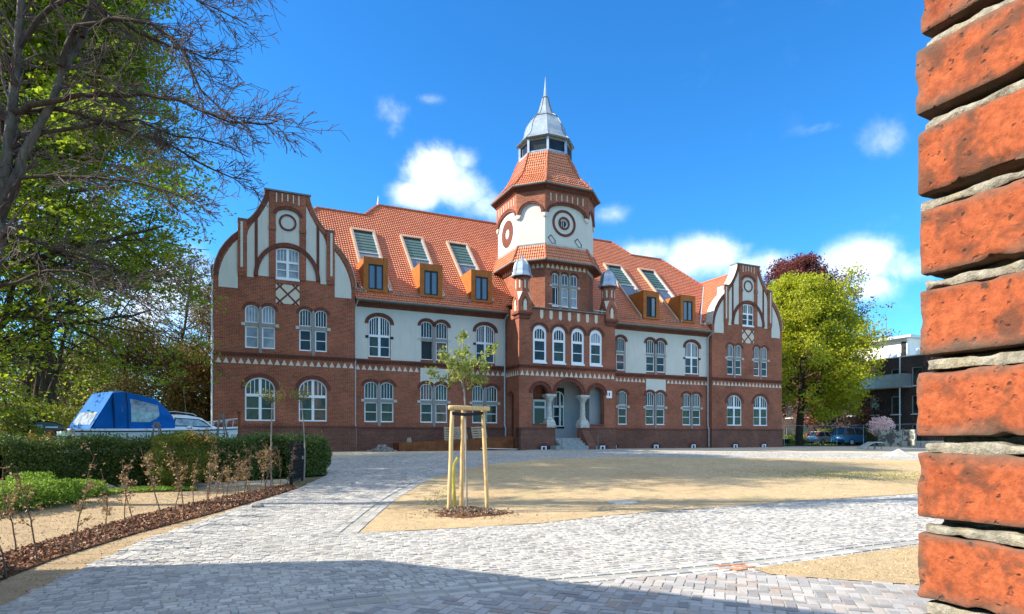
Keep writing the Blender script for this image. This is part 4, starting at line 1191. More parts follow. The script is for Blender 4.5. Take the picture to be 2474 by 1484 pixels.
# ---------------- dormers and roof lights
NS = Vector((0, -K, 1)).normalized() ; US = Vector((0, 1, K)).normalized()
class FrS:
    def __init__(s, o): s.o = o
    def P(s, u, v, w=0.0): return s.o + Vector((1, 0, 0)) * u + US * v + NS * w
SL = math.sqrt(1 + K * K)
glass('pane_mirror', (.10, .12, .15), (.12, .14, .17), .02)
MATS['pane_mirror'].node_tree.nodes['Principled BSDF'].inputs['Metallic'].default_value = .0
MATS['pane_mirror'].node_tree.nodes['Principled BSDF'].inputs['Specular IOR Level'].default_value = 1.0
for (k0, k1, d0, d1, vis) in ((.62, 2.28, .50, 2.0, 0), (4.06, 5.72, 4.02, 5.52, 0), (7.50, 9.14, 7.49, 8.98, 0), (21.05, 22.80, 21.30, 22.78, 1), (24.5, 26.2, 24.83, 26.28, 0)):
    fr = FrS(rp(0, -.12)); top = (5.12 - .12) * SL
    gl_top, gl_mid = top - .30, (3.05 - .12) * SL
    f = MB().mat('frame_tan')
    b = .13
    f.box(fr, k0, k0 + b, 0, top, 0, .20); f.box(fr, k1 - b, k1, 0, top, 0, .20); f.box(fr, k0 + b, k1 - b, top - .22, top, 0, .20)
    f.mat('zinc_bright').box(fr, k1 - b - .07, k1 - b, 0, top - .22, 0, .17); f.box(fr, k0 + b, k0 + b + .05, 0, top - .22, 0, .14)
    f.box(fr, k0 + b, k1 - b - .07, gl_mid - .04, gl_mid + .04, 0, .15)
    f.mat('frame_dark').box(fr, k0 + b, k1 - b, top - .34, top - .22, 0, .13)
    o = f.build('skylight', BLD)
    g = MB().mat('louvre_glass'); g.prism(fr, [(k0 + b + .05, gl_mid + .04), (k1 - b - .07, gl_mid + .04), (k1 - b - .07, top - .3), (k0 + b + .05, top - .3)], .02, .10, sides=False); g.build('louvre', o)
    n = int((top - .3 - gl_mid) / .36); g = MB().mat('frame_dark')
    for i in range(1, n + 1): g.box(fr, k0 + b + .05, k1 - b - .07, gl_mid + .04 + i * .36 - .03, gl_mid + .04 + i * .36 + .03, .08, .115)
    g.build('louvre_bar', o)
    pane(fr, [(k0 + b, .1), (k1 - b, .1), (k1 - b, gl_mid), (k0 + b, gl_mid)], .09, 'pane_mirror', o)
    # box dormer
    m_ = MB().mat('corten')
    FD = Fr((0, 0, 0), (1, 0, 0), (0, -1, 0))
    wf = .02; h0, h1 = 10.46, 12.56
    wt = .5 - (h1 - 9.85) / K; wb_ = .5 - (h0 - 9.85) / K
    for s, sg_ in ((d0, -1), (d1, 1)):
        q = [FD.P(s, h0, wf), FD.P(s, h1, wf), FD.P(s, h1, wt - .1), FD.P(s, h0, wb_ - .1)]
        m_.face(q if sg_ < 0 else q[::-1])
    m_.face([FD.P(d0, h1, wf), FD.P(d1, h1, wf), FD.P(d1, h1, wt - .1), FD.P(d0, h1, wt - .1)])
    m_.face([FD.P(d0, h0, wb_ - .1), FD.P(d1, h0, wb_ - .1), FD.P(d1, h0, wf), FD.P(d0, h0, wf)])
    c = (d0 + d1) / 2; wh = [(c - .45, 10.60), (c + .45, 10.60), (c + .45, 12.14), (c - .45, 12.14)]
    m_.plate(FD, [(d0, h0), (d1, h0), (d1, h1), (d0, h1)], [wh], wf, depth=.12)
    for x in (c - .47, c + .47): m_.mat('corten_dark').box(FD, x - .008, x + .008, 12.14, h1, wf, wf + .006)
    o = m_.build('dormer', BLD)
    q = MB().mat('frame_dark'); q.ring(FD, [(c - .38, 10.68), (c + .38, 10.68), (c + .38, 12.06), (c - .38, 12.06)], wh, wf - .09, wf - .03, closed=True); q.box(FD, c - .06, c + .06, 10.65, 12.1, wf - .09, wf - .03)
    q.build('dormer_window', o)
    g = MB()
    for k_, (a, b2) in enumerate(((c - .38, c - .06), (c + .06, c + .38))):
        g.mat('frame_dark' if (vis and k_ == 0) else 'pane_mirror'); g.prism(FD, [(a, 10.68), (b2, 10.68), (b2, 12.06), (a, 12.06)], wf - .08, wf - .07, sides=False)
    g.build('pane', o)
# ---------------- downpipes, vents, hidden sides
for s, w, top in ((-.02, .10, 9.6), (9.86, .10, 9.6), (27.48, .10, 9.6)):
    dp = MB().mat('zinc_bright')
    dp.tube([FA.P(s + .1, 9.78, .55), FA.P(s + .03, 9.5, .16), FA.P(s, 9.3, w), FA.P(s, 2.4, w), FA.P(s + .02, 2.15, w + .10), FA.P(s + .02, .75 if s != 9.86 else 1.6, w + .10)], .055, 8)
    for v in (8, 5.2, 3): dp.tube([FA.P(s, v, w), FA.P(s, v + .05, w)], .07, 8)
    dp.build('downpipe', BLD)
dp = MB().mat('white_paint'); dp.tube([FA.P(-7.76, 10.2, .32), FA.P(-7.76, .6, .32)], .06, 8)
dp.build('downpipe', BLD)
for s, w in ((11.72, 2.17), (16.24, 2.17), (18.6, .08), (22.4, .08), (26.0, .08), (29.9, .53), (33.0, .53)):
    vt = MB()
    vt.mat('frame_dark').prism(FA, [(s - .36, .70), (s + .36, .70)] + circ(s, .85, .36, .22, 0, PI, 10), w - .02, w + .01)
    hood(vt.mat('brick_trim'), FA, s - .36, s + .36, .85, 1.07, .12, w - .02, w + .03)
    vt.mat('white_paint').box(FA, s - .22, s - .14, .72, .98, w + .01, w + .12); vt.box(FA, s + .08, s + .16, .72, .94, w + .01, w + .12); vt.box(FA, s - .22, s + .16, .92, .98, w + .012, w + .118)
    vt.build('cellar_vent', BLD)
hd = MB().mat('brick')
hd.box(FA, -7.66, 35.15, 0, 10.4, -16.2, -.25)
hd.build('rear_wall', BLD)
flush()
# ------------------------------------------------------------------ ground, paths, lawn
def gp(pts): return [tuple(G(x, y)[:2]) for x, y in pts]
sheet('ground', [(-120, -30), (260, -30), (260, 700), (-120, 700)], 'earth', -.03, kind='structure')
LAWN = gp([(868, 1292), (905, 1255), (960, 1207), (1040, 1160), (1110, 1138), (1200, 1121), (1330, 1110), (1500, 1105), (1800, 1108), (2216, 1113), (2560, 1117), (2600, 1160), (2216, 1195), (1900, 1216), (1600, 1238), (1480, 1248), (1300, 1268), (1100, 1280)])
PATH = gp([(-700, 1800), (60, 1442), (180, 1386), (350, 1306), (500, 1256), (715, 1184), (792, 1150), (780, 1109), (950, 1099), (1240, 1092), (1330, 1084.5), (1490, 1084), (1560, 1091), (1900, 1094), (2216, 1098), (2700, 1101), (2700, 1800)])
SLAWN = gp([(1818, 1379), (2216, 1323), (2700, 1255), (2700, 1480), (2216, 1419), (1991, 1404), (1861, 1393)])
CLINK = gp([(760, 1700), (845, 1468), (1100, 1442), (1400, 1413), (1730, 1390), (1861, 1393), (1991, 1404), (2216, 1419), (2900, 1500), (2900, 1700)])
YARD = gp([(540, 1110), (780, 1109), (950, 1099), (1240, 1092), (1330, 1084.5), (1490, 1084), (1560, 1091), (1900, 1094), (2216, 1098), (3000, 1102), (3000, 1078), (2030, 1076.5), (1890, 1079), (1700, 1076), (1240, 1076), (860, 1080), (500, 1082)])
sheet('yard', YARD, 'sand', -.004, kind='structure')
sheet('path', PATH, 'joint_sand', .020, kind='structure')
sheet('lawn', LAWN, 'soil_lawn', .030, kind='structure')
sheet('small_lawn', SLAWN, 'soil_lawn', .030, kind='structure')
GARD = gp([(-900, 1560), (0, 1470), (60, 1442), (180, 1386), (350, 1306), (500, 1256), (715, 1184), (705, 1172), (690, 1160), (300, 1168), (0, 1180), (-700, 1190)])
sheet('garden_soil', GARD, 'soil_garden', .0, kind='structure')
BED = gp([(-60, 1430), (0, 1405), (130, 1352), (330, 1290), (520, 1240), (722, 1181), (700, 1172), (560, 1199), (430, 1226), (300, 1258), (150, 1300), (0, 1345), (-80, 1370)])
sheet('planting_bed', BED, 'mulch', .02, kind='structure')
STRIP = gp([(185, 1200), (250, 1190), (480, 1182), (700, 1166), (690, 1158), (450, 1172), (250, 1182), (180, 1192)])
sheet('garden_path', STRIP, 'sand', .01, kind='structure')
CARPARK = [tuple(p[:2]) for p in (G(1900, 1078.5), G(2700, 1081), at(2700, 1050, 75), at(1900, 1050, 75))]
sheet('car_park', CARPARK, 'asphalt', .002, kind='structure')
VERGE = [tuple(at(x, 1000, Y)[:2]) for x, Y in ((1895, 62), (2700, 62), (2700, 100), (1895, 100))]
rng = np.random.default_rng(3)
def stones(name, poly, holes, rh, lens, mat, top=.026, ang=PH, gap=.006, jit=.005, ymax=60, herr=False):
    ca, sa = math.cos(ang), math.sin(ang)
    P = np.array(poly); A = P[:, 0] * ca + P[:, 1] * sa; B = -P[:, 0] * sa + P[:, 1] * ca
    cx, cy, hx, hy = [], [], [], []
    if herr:
        w = rh; n0, n1 = int(A.min() / w) - 2, int(A.max() / w) + 2; m0, m1 = int(B.min() / w) - 2, int(B.max() / w) + 2
        i, j = np.meshgrid(np.arange(n0, n1), np.arange(m0, m1), indexing='ij'); q = (i - j) % 4
        a = i[q == 0]; b = j[q == 0]; cx.append((a + 1.0) * w); cy.append((b + .5) * w); hx.append(np.full(a.shape, w)); hy.append(np.full(a.shape, w / 2))
        a = i[q == 3]; b = j[q == 3]; cx.append((a + .5) * w); cy.append((b + 1.0) * w); hx.append(np.full(a.shape, w / 2)); hy.append(np.full(a.shape, w))
    else:
        for k in range(int(B.min() / rh), int(B.max() / rh) + 1):
            n = int((A.max() - A.min()) / lens[0]) + 2
            l = rng.uniform(lens[0], lens[1], n); e = A.min() + rng.uniform(0, .1) + np.cumsum(l)
            ok = e < A.max() + .3; l = l[ok]; e = e[ok]
            cx.append(e - l / 2); cy.append(np.full(len(e), (k + .5) * rh) + .02 * np.sin(e * .7)); hx.append(l / 2); hy.append(np.full(len(e), rh / 2))
    cx, cy, hx, hy = [np.concatenate(v).astype(float) for v in (cx, cy, hx, hy)]
    X = cx * ca - cy * sa; Y = cx * sa + cy * ca
    u = X / np.maximum(Y, .1) * F_ + CX_
    ok = pip(poly, X, Y) & (Y > 3.2) & (Y < ymax) & (u > -160) & (u < 2640)
    for h in holes: ok &= ~pip(h, X, Y)
    cx, cy, hx, hy = cx[ok], cy[ok], hx[ok], hy[ok]; n = len(cx)
    hx = hx - gap / 2 - rng.uniform(0, jit, n) / 2; hy = hy - gap / 2 - rng.uniform(0, jit, n) / 2
    r = rng.normal(0, .035 if not herr else .008, n); cr, sr = np.cos(r), np.sin(r)
    tz = top + rng.normal(0, .0022, n); V = np.zeros((n, 8, 3))
    for k, (sx, sy) in enumerate(((-1, -1), (1, -1), (1, 1), (-1, 1))):
        for lv in (0, 1):
            ins = 0 if lv == 0 else .006
            a = sx * (hx - ins) + (rng.normal(0, .003, n)); b = sy * (hy - ins) + (rng.normal(0, .003, n))
            aa = cx + a * cr - b * sr; bb = cy + a * sr + b * cr
            V[:, k + 4 * lv, 0] = aa * ca - bb * sa; V[:, k + 4 * lv, 1] = aa * sa + bb * ca
            V[:, k + 4 * lv, 2] = gzv(V[:, k + 4 * lv, 0], V[:, k + 4 * lv, 1]) + (tz + rng.normal(0, .0018, n) if lv else .0)
    f = np.array([[4, 5, 6, 7], [0, 1, 5, 4], [1, 2, 6, 5], [2, 3, 7, 6], [3, 0, 4, 7]])
    Fc = (np.arange(n)[:, None, None] * 8 + f[None]).reshape(-1, 4)
    o = raw(name, V.reshape(-1, 3), Fc, [mat]); tag(o, kind='structure'); return o
def offset_poly(line, d0, d1):
    L = [Vector(p) for p in line]; a, b = [], []
    for i, p in enumerate(L):
        t = (L[min(i + 1, len(L) - 1)] - L[max(i - 1, 0)]).normalized(); n = Vector((-t.y, t.x)); a.append(tuple(p + n * d0)); b.append(tuple(p + n * d1))
    return a, b
def subdiv(line, st):
    out = []
    for p, q in zip(line[:-1], line[1:]):
        n = max(1, int(math.dist(p, q) / st))
        for i in range(n): out.append((p[0] + (q[0] - p[0]) * i / n, p[1] + (q[1] - p[1]) * i / n))
    out.append(line[-1]); return out
def smooth(l, n=2):
    for _ in range(n):
        m = [l[0]]
        for p, q in zip(l[:-1], l[1:]): m += [(p[0] * .75 + q[0] * .25, p[1] * .75 + q[1] * .25), (p[0] * .25 + q[0] * .75, p[1] * .25 + q[1] * .75)]
        l = m + [l[-1]]
    return l
def kerb(name, line, d0, d1, L, mat, top=.03):
    line = subdiv(smooth(line), L); a, b = offset_poly(line, d0, d1); V, Fc = [], []
    for i in range(len(line) - 1):
        q = [Vector((*a[i], 0)), Vector((*a[i + 1], 0)), Vector((*b[i + 1], 0)), Vector((*b[i], 0))]; c = sum(q, Vector()) / 4
        base = len(V); tz = top + float(rng.normal(0, .003))
        for lv, k in ((0, .95), (1, .86)):
            for p in q:
                s = c + (p - c) * k; V.append((s.x, s.y, gz(s.x, s.y) + (tz if lv else 0)))
        Fc += [[base + x for x in g] for g in ((4, 5, 6, 7), (0, 1, 5, 4), (1, 2, 6, 5), (2, 3, 7, 6), (3, 0, 4, 7))]
    return tag(raw(name, V, Fc, [mat]), kind='structure')
EDGE = gp([(868, 1292), (905, 1255), (960, 1207), (1040, 1160), (1110, 1138), (1200, 1121), (1330, 1110)])
GUT = gp([(560, 1492), (817, 1456), (1100, 1430), (1388, 1401), (1733, 1372), (2226, 1307), (2560, 1262)])
e0, e1 = offset_poly(smooth(EDGE), .0, .48)
KZ = e0 + e1[::-1]
g0, g1 = offset_poly(smooth(GUT), -.26, .13)
GZ = g0 + g1[::-1]
HC = [LAWN, SLAWN, CLINK, KZ, GZ]
stones('cobbled_path', PATH, HC, .108, (.09, .15), 'granite_sett')
stones('clinker_paving', CLINK, [SLAWN, GZ], .105, None, 'clinker', herr=True, ang=PH + PI / 4, gap=.007, jit=.003, top=.027)
for k in range(3): kerb('kerb_row', EDGE, .02 + .15 * k, .145 + .15 * k, .17, 'granite_sett', top=.034 if k != 1 else .018)
kerb('gutter_row', GUT, -.10, .0, .18, 'granite_sett', .008); kerb('gutter_row', GUT, -.24, -.115, .18, 'granite_sett', .03); kerb('gutter_row', GUT, .01, .12, .18, 'granite_sett', .03)
PEDGE = gp([(60, 1442), (180, 1386), (350, 1306), (500, 1256), (715, 1184), (792, 1150)])
kerb('kerb_row', PEDGE, -.30, -.17, .19, 'granite_sett', .028)
# red brick inlay by the gutter
stones('red_brick_inlay', gp([(1733, 1374), (1800, 1364), (1822, 1374), (1790, 1386), (1760, 1387)]), [], .08, (.2, .22), 'clinker_red', top=.034)
# dry tufts and crumbs on the seeded soil, one scattered layer
def crumbs(name, poly, n, s0, s1, mat, dz, flat=.4, near=0):
    P = np.array(poly); mn, mx = P.min(0), P.max(0)
    X = rng.uniform(mn[0], mx[0], n * 3); Y = rng.uniform(mn[1], mx[1], n * 3)
    u = X / np.maximum(Y, .1) * F_ + CX_
    ok = pip(poly, X, Y) & (u > -60) & (u < 2560) & (Y > 3.5)
    X, Y = X[ok][:n], Y[ok][:n]; m = len(X)
    return flakes(name, np.stack([X, Y, gzv(X, Y) + dz + np.abs(rng.normal(0, .012, m))], 1), s0, s1, mat, flat)
def flakes(name, C, s0, s1, mat, flat=None, parent=None, aspect=(.5, .8), droop=None):
    """small leaf shaped quads at the given centres"""
    m = len(C)
    n = rng.normal(0, 1, (m, 3))
    if flat is not None: n[:, :2] *= flat; n[:, 2] = np.abs(n[:, 2]) + .5
    n /= np.linalg.norm(n, axis=1, keepdims=True)
    a = rng.normal(0, 1, (m, 3))
    if droop is not None: a[:, 2] -= droop
    a -= (a * n).sum(1, keepdims=True) * n; a /= np.linalg.norm(a, axis=1, keepdims=True) + 1e-9
    b = np.cross(n, a); L = rng.uniform(s0, s1, (m, 1)); Wd = L * rng.uniform(aspect[0], aspect[1], (m, 1))
    V = np.stack([C - a * L * .5, C + b * Wd * .5 + n * L * .08, C + a * L * .5, C - b * Wd * .5 + n * L * .08], 1)
    return raw(name, V.reshape(-1, 3), np.arange(m * 4).reshape(-1, 4), [mat], parent=parent)
tag(crumbs('leaf_litter', BED, 9000, .03, .07, 'leaf_litter', .03, 1.2), kind='stuff')
tag(crumbs('stubble', LAWN, 26000, .02, .06, 'leaf_yellowdry', .022, 1.5) if 'leaf_yellowdry' in MATS else crumbs('stubble', LAWN, 26000, .012, .032, 'stubble', .030, 1.6), kind='stuff')
tag(crumbs('stubble', SLAWN, 9000, .010, .024, 'stubble', .030, 1.6), kind='stuff')
tag(crumbs('soil_crumbs', GARD, 14000, .012, .03, 'stubble', .0, 1.2), kind='stuff')
GR = gp([(1900, 1160), (2216, 1130), (2216, 1165), (2000, 1185)])
gc = G(2090, 1150); gn = 5200; gx = gc.x + rng.normal(0, 2.3, gn); gy = gc.y + rng.normal(0, 1.3, gn); ok_ = pip(LAWN, gx, gy); gx, gy = gx[ok_], gy[ok_]
tag(flakes('young_grass', np.stack([gx, gy, gzv(gx, gy) + .03], 1), .03, .06, 'leaf_yellowgreen', 1.8), kind='stuff')
GR2 = gp([(1000, 1215), (1080, 1180), (1120, 1200), (1080, 1235)])
tag(crumbs('young_grass', GR2, 350, .03, .05, 'leaf_yellowgreen', .022, 1.8), kind='stuff')
tag(crumbs('young_grass', VERGE, 16000, .15, .35, 'leaf_grass', .05, 1.5), kind='stuff')
# ------------------------------------------------------------------ plants
def branch(rg, p, d, L, r, lvl, P, out):
    n = max(2, int(L / P['seg'][min(lvl, len(P['seg']) - 1)])); pts = [p.copy()]; rad = [r]; tr = P['trop'][min(lvl, len(P['trop']) - 1)]; jit = P['jit']
    d = d.normalized()
    for i in range(n):
        d = (d + Vector((rg.gauss(0, jit), rg.gauss(0, jit), rg.gauss(0, jit) + tr))).normalized(); p = p + d * (L / n); pts.append(p.copy()); rad.append(max(P['rmin'], r * (1 - P.get('taper', .8) * (i + 1) / n)))
    out.append((pts, rad, lvl))
    if lvl < P['levels']: kids(rg, pts, rad, L, lvl, P, out)
def kids(rg, pts, rad, L, lvl, P, out):
    for k in range(P['n'][min(lvl, len(P['n']) - 1)]):
        t = rg.uniform(P['start'][min(lvl, len(P['start']) - 1)], 1.0); i = min(len(pts) - 2, int(t * (len(pts) - 1))); d = (pts[i + 1] - pts[i]).normalized()
        a = rg.uniform(*P['ang']); ax = d.cross(Vector((rg.gauss(0, 1), rg.gauss(0, 1), rg.gauss(0, 1)))).normalized()
        dd = d * math.cos(a) + ax * math.sin(a); s = rg.uniform(*P['len']) * (1.15 - .55 * t if lvl == 0 else 1)
        branch(rg, pts[i].lerp(pts[i + 1], rg.random()), dd, L * s, max(P['rmin'], rad[i] * P.get('rk', .55)), lvl + 1, P, out)
def tubes(name, brs, mat, parent=None, sides=None, smooth_=True):
    V, Fc = [], []
    for pts, rad, lvl in brs:
        k = (sides or {0: 10, 1: 7, 2: 5}).get(lvl, 3); ref = None; base = len(V); n = len(pts)
        for i, p in enumerate(pts):
            d = (pts[min(i + 1, n - 1)] - pts[max(i - 1, 0)]).normalized()
            if ref is None: ref = Vector((0.3, 1, 0)) if abs(d.y) < .9 else Vector((1, 0, 0))
            a = d.cross(ref).normalized(); b = a.cross(d); ref = b
            for j in range(k):
                t = 2 * PI * j / k; V.append(tuple(p + (a * math.cos(t) + b * math.sin(t)) * rad[i]))
        for i in range(n - 1):
            for j in range(k):
                q = base + i * k + j; q1 = base + i * k + (j + 1) % k; Fc.append((q, q + k, q1 + k, q1))
    return raw(name, V, Fc, [mat], parent=parent, smooth=smooth_)
def tips(brs, lv, rg, per=3):
    out = []
    for pts, rad, l in brs:
        if l >= lv:
            for _ in range(per):
                i = rg.randrange(max(1, len(pts) // 3), len(pts)); out.append(tuple(pts[i]))
    return np.array(out)
def scatter(C, n, sg):
    i = rng.integers(0, len(C), n); return C[i] + rng.normal(0, 1, (n, 3)) * np.array(sg)
def tree(name, X, Y, h, cr, cb, leaf, nleaf, size, label, cat, group=None, seed=1, tr=.25, mat='bark_dark', levels=3, spread=(.5, 1.0), z=None, clump=.5, lean=0, n=(14, 6, 5), twig='bark_twig', trop=(.0, .06, .02, -.02)):
    rg = random.Random(seed); z = gz(X, Y) if z is None else z
    root = empty(name, (X, Y, z), label=label, cat=cat, group=group)
    P = dict(seg=[.9, .7, .5, .4], trop=list(trop), jit=.10, rmin=.012, levels=levels, n=list(n), start=[cb / h, .25, .2], ang=spread, len=(.40, .62), rk=.5)
    out = []; P0 = dict(P); P0['levels'] = -1
    br0 = []; branch(rg, Vector((0, 0, -.1)), Vector((lean, 0, 1)), h * .93, tr, 0, dict(P, levels=-1, jit=.035, trop=[.02]), br0)
    pts, rad, _ = br0[0]; out.append(br0[0])
    n0 = P['n'][0]
    for k in range(n0):
        t = cb / h + (1 - cb / h) * (k + rg.random()) / n0; i = min(len(pts) - 2, int(t * (len(pts) - 1))); az = k * 2.4 + rg.uniform(-.4, .4)
        tt_ = (t - cb / h) / (1 - cb / h); L = cr * (1.05 - .75 * abs(tt_ - .32) ** 1.3 * 1.5) * rg.uniform(.8, 1.1); up = .15 + .9 * tt_
        branch(rg, pts[i], Vector((math.cos(az), math.sin(az), up)), max(.8, L), rad[i] * .55, 1, P, out)
    tubes('trunk', [b for b in out if b[2] < 2], mat, root); tubes('branches', [b for b in out if b[2] >= 2], twig, root)
    if nleaf:
        C = tips(out, levels, rg, 3); C = scatter(C, nleaf, (clump, clump, clump * .7))
        flakes('crown', C, size * .7, size * 1.3, leaf, None, root, droop=.6)
    return root
# the big leafless tree near the drive: trunk left of the frame, long limbs that droop towards the drive
TZ = 13.0
def T_(x, y, dz=0): return at(x, y, TZ + dz)
rg = random.Random(11)
root = empty('bare_tree', tuple(T_(-55, 1230)), label='large leafless tree at the left edge, long thin drooping twigs against the sky', cat='tree')
rb = T_(-55, 1230)
limbs = [([(-55, 1235), (-45, 1000), (-30, 780), (-5, 560), (18, 380), (38, 180), (52, 0), (70, -220), (95, -450)], .20, .04, 0),
         ([(8, 480), (60, 370), (120, 250), (175, 140), (225, 30), (280, -110), (330, -300)], .11, .025, .4),
         ([(30, 270), (70, 257), (184, 232), (345, 230), (437, 240), (552, 292), (640, 300), (672, 292)], .075, .012, -.6),
         ([(195, 90), (220, 5), (299, 60), (414, 116), (500, 140), (570, 150)], .06, .010, .5),
         ([(150, 160), (184, 60), (276, 41), (368, 55), (450, 133), (483, 221), (560, 285), (600, 310)], .065, .010, -.3),
         ([(20, 380), (0, 276), (138, 262), (276, 299), (391, 345), (483, 391), (560, 430), (610, 438)], .07, .010, .9),
         ([(-10, 570), (46, 430), (140, 425), (230, 432), (345, 443), (440, 470), (520, 520)], .06, .010, -.9),
         ([(-20, 680), (0, 566), (60, 575), (115, 593), (210, 625), (320, 668), (420, 690)], .055, .010, .3),
         ([(40, 120), (120, 20), (260, -60), (400, -40), (520, 20), (600, 60)], .07, .010, .0),
         ([(60, -50), (160, -120), (320, -180), (460, -120), (560, -40), (610, 10)], .07, .010, .7),
         ([(-20, 640), (-60, 500), (-120, 350), (-200, 200)], .12, .03, .6),
         ([(0, 520), (-80, 300), (-160, 60), (-240, -200)], .13, .03, -.8),
         ([(20, 370), (100, 320), (200, 310), (330, 290), (430, 330), (520, 345), (600, 380)], .055, .010, 1.2),
         ([(-20, 700), (50, 680), (110, 650), (190, 655), (300, 700), (380, 760)], .05, .010, -.4)]
out = []
PB = dict(seg=[.4, .32, .26, .2], trop=[0, -.015, .0, .015], jit=.16, rmin=.0062, levels=3, n=[24, 8, 5], start=[.2, .1, .1], ang=(.35, .95), len=(.30, .55), rk=.55, taper=.8)
for pts, r0, r1, dz in limbs:
    n = len(pts); V = [T_(x, y, dz * i / n) - rb for i, (x, y) in enumerate(pts)]
    q = [];
    for a, b in zip(V[:-1], V[1:]):
        m = max(2, int((b - a).length / .35))
        for i in range(m): q.append(a.lerp(b, i / m) + Vector((rg.gauss(0, .02), rg.gauss(0, .02), rg.gauss(0, .025))) * (1 if r0 < .2 else 0))
    q.append(V[-1]); rad = [r0 + (r1 - r0) * (i / (len(q) - 1)) ** .75 for i in range(len(q))]
    out.append((q, rad, 0 if r0 > .1 else 1))
    L = sum((b - a).length for a, b in zip(V[:-1], V[1:]))
    for k in range(int(L * 4.2)):
        t = rg.uniform(.25 if r0 < .1 else .35, 1); i = min(len(q) - 2, int(t * (len(q) - 1))); d = (q[i + 1] - q[i]).normalized(); a = rg.uniform(.3, .85)
        ax = d.cross(Vector((rg.gauss(0, 1), rg.gauss(0, 1), rg.gauss(0, 1)))).normalized()
        branch(rg, q[i], d * math.cos(a) + ax * math.sin(a), rg.uniform(.55, 1.45) * (1.15 - .45 * t), max(.006, rad[i] * .45), 2, dict(PB, n=[0, 0, 6, 3], levels=4, len=(.35, .6)), out)
tubes('trunk', [b for b in out if b[2] == 0], 'bark', root); tubes('limb', [b for b in out if b[2] == 1], 'bark_dark', root)
tubes('twigs', [b for b in out if b[2] >= 2], 'bark_twig', root, sides={2: 4})
# leafy maple behind it: flat drooping sprays of leaves
rg = random.Random(21)
mx, my = -18.6, 20.5
root = empty('maple_tree', (mx, my, gz(mx, my)), label='broad maple with fresh green leaves behind the leafless tree', cat='tree')
o0 = Vector((mx, my, gz(mx, my)))
out = []
PM = dict(seg=[.8, .6, .5, .4], trop=[0, .0, -.03, -.05], jit=.12, rmin=.010, levels=3, n=[8, 6, 4], start=[.3, .2, .2], ang=(.35, .9), len=(.35, .6), rk=.5)
br = []; branch(rg, Vector((0, 0, -.1)), Vector((.05, 0, 1)), 22, .42, 0, dict(PM, levels=-1, jit=.03), br); tp, trd, _ = br[0]; out.append(br[0])
# (direction x, y, z, length, start height) of the main limbs
for dx, dy, dz, L, hs in ((1, -.1, .25, 7.2, 4.2), (1, -.4, .30, 8.3, 5.5), (1, .1, .35, 8.6, 7.0), (.9, -.35, .5, 8.2, 8.5), (1, .15, .6, 7.4, 10), (.8, -.1, .8, 6.6, 11.5), (.6, -.6, .9, 6, 12.5),
                          (.2, -1, .3, 5.5, 5), (-.4, -1, .5, 5.5, 7), (-1, -.2, .4, 6, 6), (-.8, .4, .6, 6, 8), (.2, 1, .5, 6, 7), (.6, .8, .4, 7, 5.5), (.3, -.9, .7, 5.5, 9.5), (.1, -.3, 1, 4.5, 13.5), (.9, -.7, .15, 6.5, 4.0), (1, .5, .2, 7.5, 4.8), (.6, -.9, .35, 6.0, 6.2), (.8, .2, .5, 6.5, 14), (-.3, .3, .7, 6, 15), (.6, -.4, .7, 6, 16), (.9, .3, .6, 5.5, 17), (.2, .1, 1, 4, 18.5), (.5, .8, .5, 6, 13)):
    i = min(len(tp) - 2, int(hs / 22 * (len(tp) - 1))); branch(rg, tp[i], Vector((dx, dy, dz)), L * (.80 if dx > .5 else .95), .14, 1, dict(PM, n=[0, 13, 7], start=[0, .12, .12]), out)
def keep(p):
    X, Y, Z = p[0] + mx, p[1] + my, p[2]; r_ = X / Y
    return r_ < (min(545, 385 + max(0, 15 - Z) * 30) - 1237) / 1493
out = [b for b in out if b[2] == 0 or all(keep(q) for q in b[0])]
tubes('trunk', [b for b in out if b[2] == 0], 'bark_dark', root); tubes('branches', [b for b in out if b[2] > 0], 'bark_dark', root)
C = tips(out, 3, rg, 3); C = C[(C[:, 2] > 7.6) | (rng.uniform(0, 1, len(C)) < .26)]; sp_i = rng.integers(0, len(C), 8200); S = C[sp_i] + rng.normal(0, .12, (8200, 3))
az = rng.uniform(0, 2 * PI, 8200); dirs = np.stack([np.cos(az), np.sin(az), rng.normal(-.35, .15, 8200)], 1)
side = np.stack([-np.sin(az), np.cos(az), np.zeros(8200)], 1)
t = rng.uniform(0, 1, (8200, 13, 1)); w = rng.normal(0, .13, (8200, 13, 1))
L_c = (S[:, None, :] + dirs[:, None, :] * t * .75 + side[:, None, :] * w + rng.normal(0, .035, (8200, 13, 3))).reshape(-1, 3)
flakes('crown', L_c, .085, .155, 'leaf_maple', .75, root, (.75, 1.0), droop=.8)

# trees behind the boat
tree('maple_tree', -21.5, 29.0, 21.5, 6.2, 9.5, 'leaf_maple', 34000, .15, 'second tall green maple, standing farther back at the left edge', 'tree', None, 61, .35, n=(30, 9, 6), clump=.38, trop=(0, .03, .0, -.03))
BG = 'trees behind the blue boat'
def px(x, Y): return (x - CX_) / F_ * Y
rootb = tree('bare_tree', px(408, 46), 46, 15.5, 3.2, 5.0, 'leaf_olive', 2200, .14, 'tall slim almost bare tree rising behind the boat, beside the gable', 'tree', BG, 31, .17, 'bark_dark', n=(26, 7, 5), trop=(0, .04, .03, .02), clump=.35)
tree('olive_tree', px(478, 50), 50, 13.6, 3.3, 2.0, 'leaf_brownish', 15000, .19, 'olive brown budding tree touching the left gable wall', 'tree', BG, 32, .2, n=(22, 6, 5))
tree('green_tree', px(505, 44), 44, 7.0, 2.2, .5, 'leaf_olive', 12000, .17, 'dark green low tree right beside the left gable corner', 'tree', BG, 41, .15)
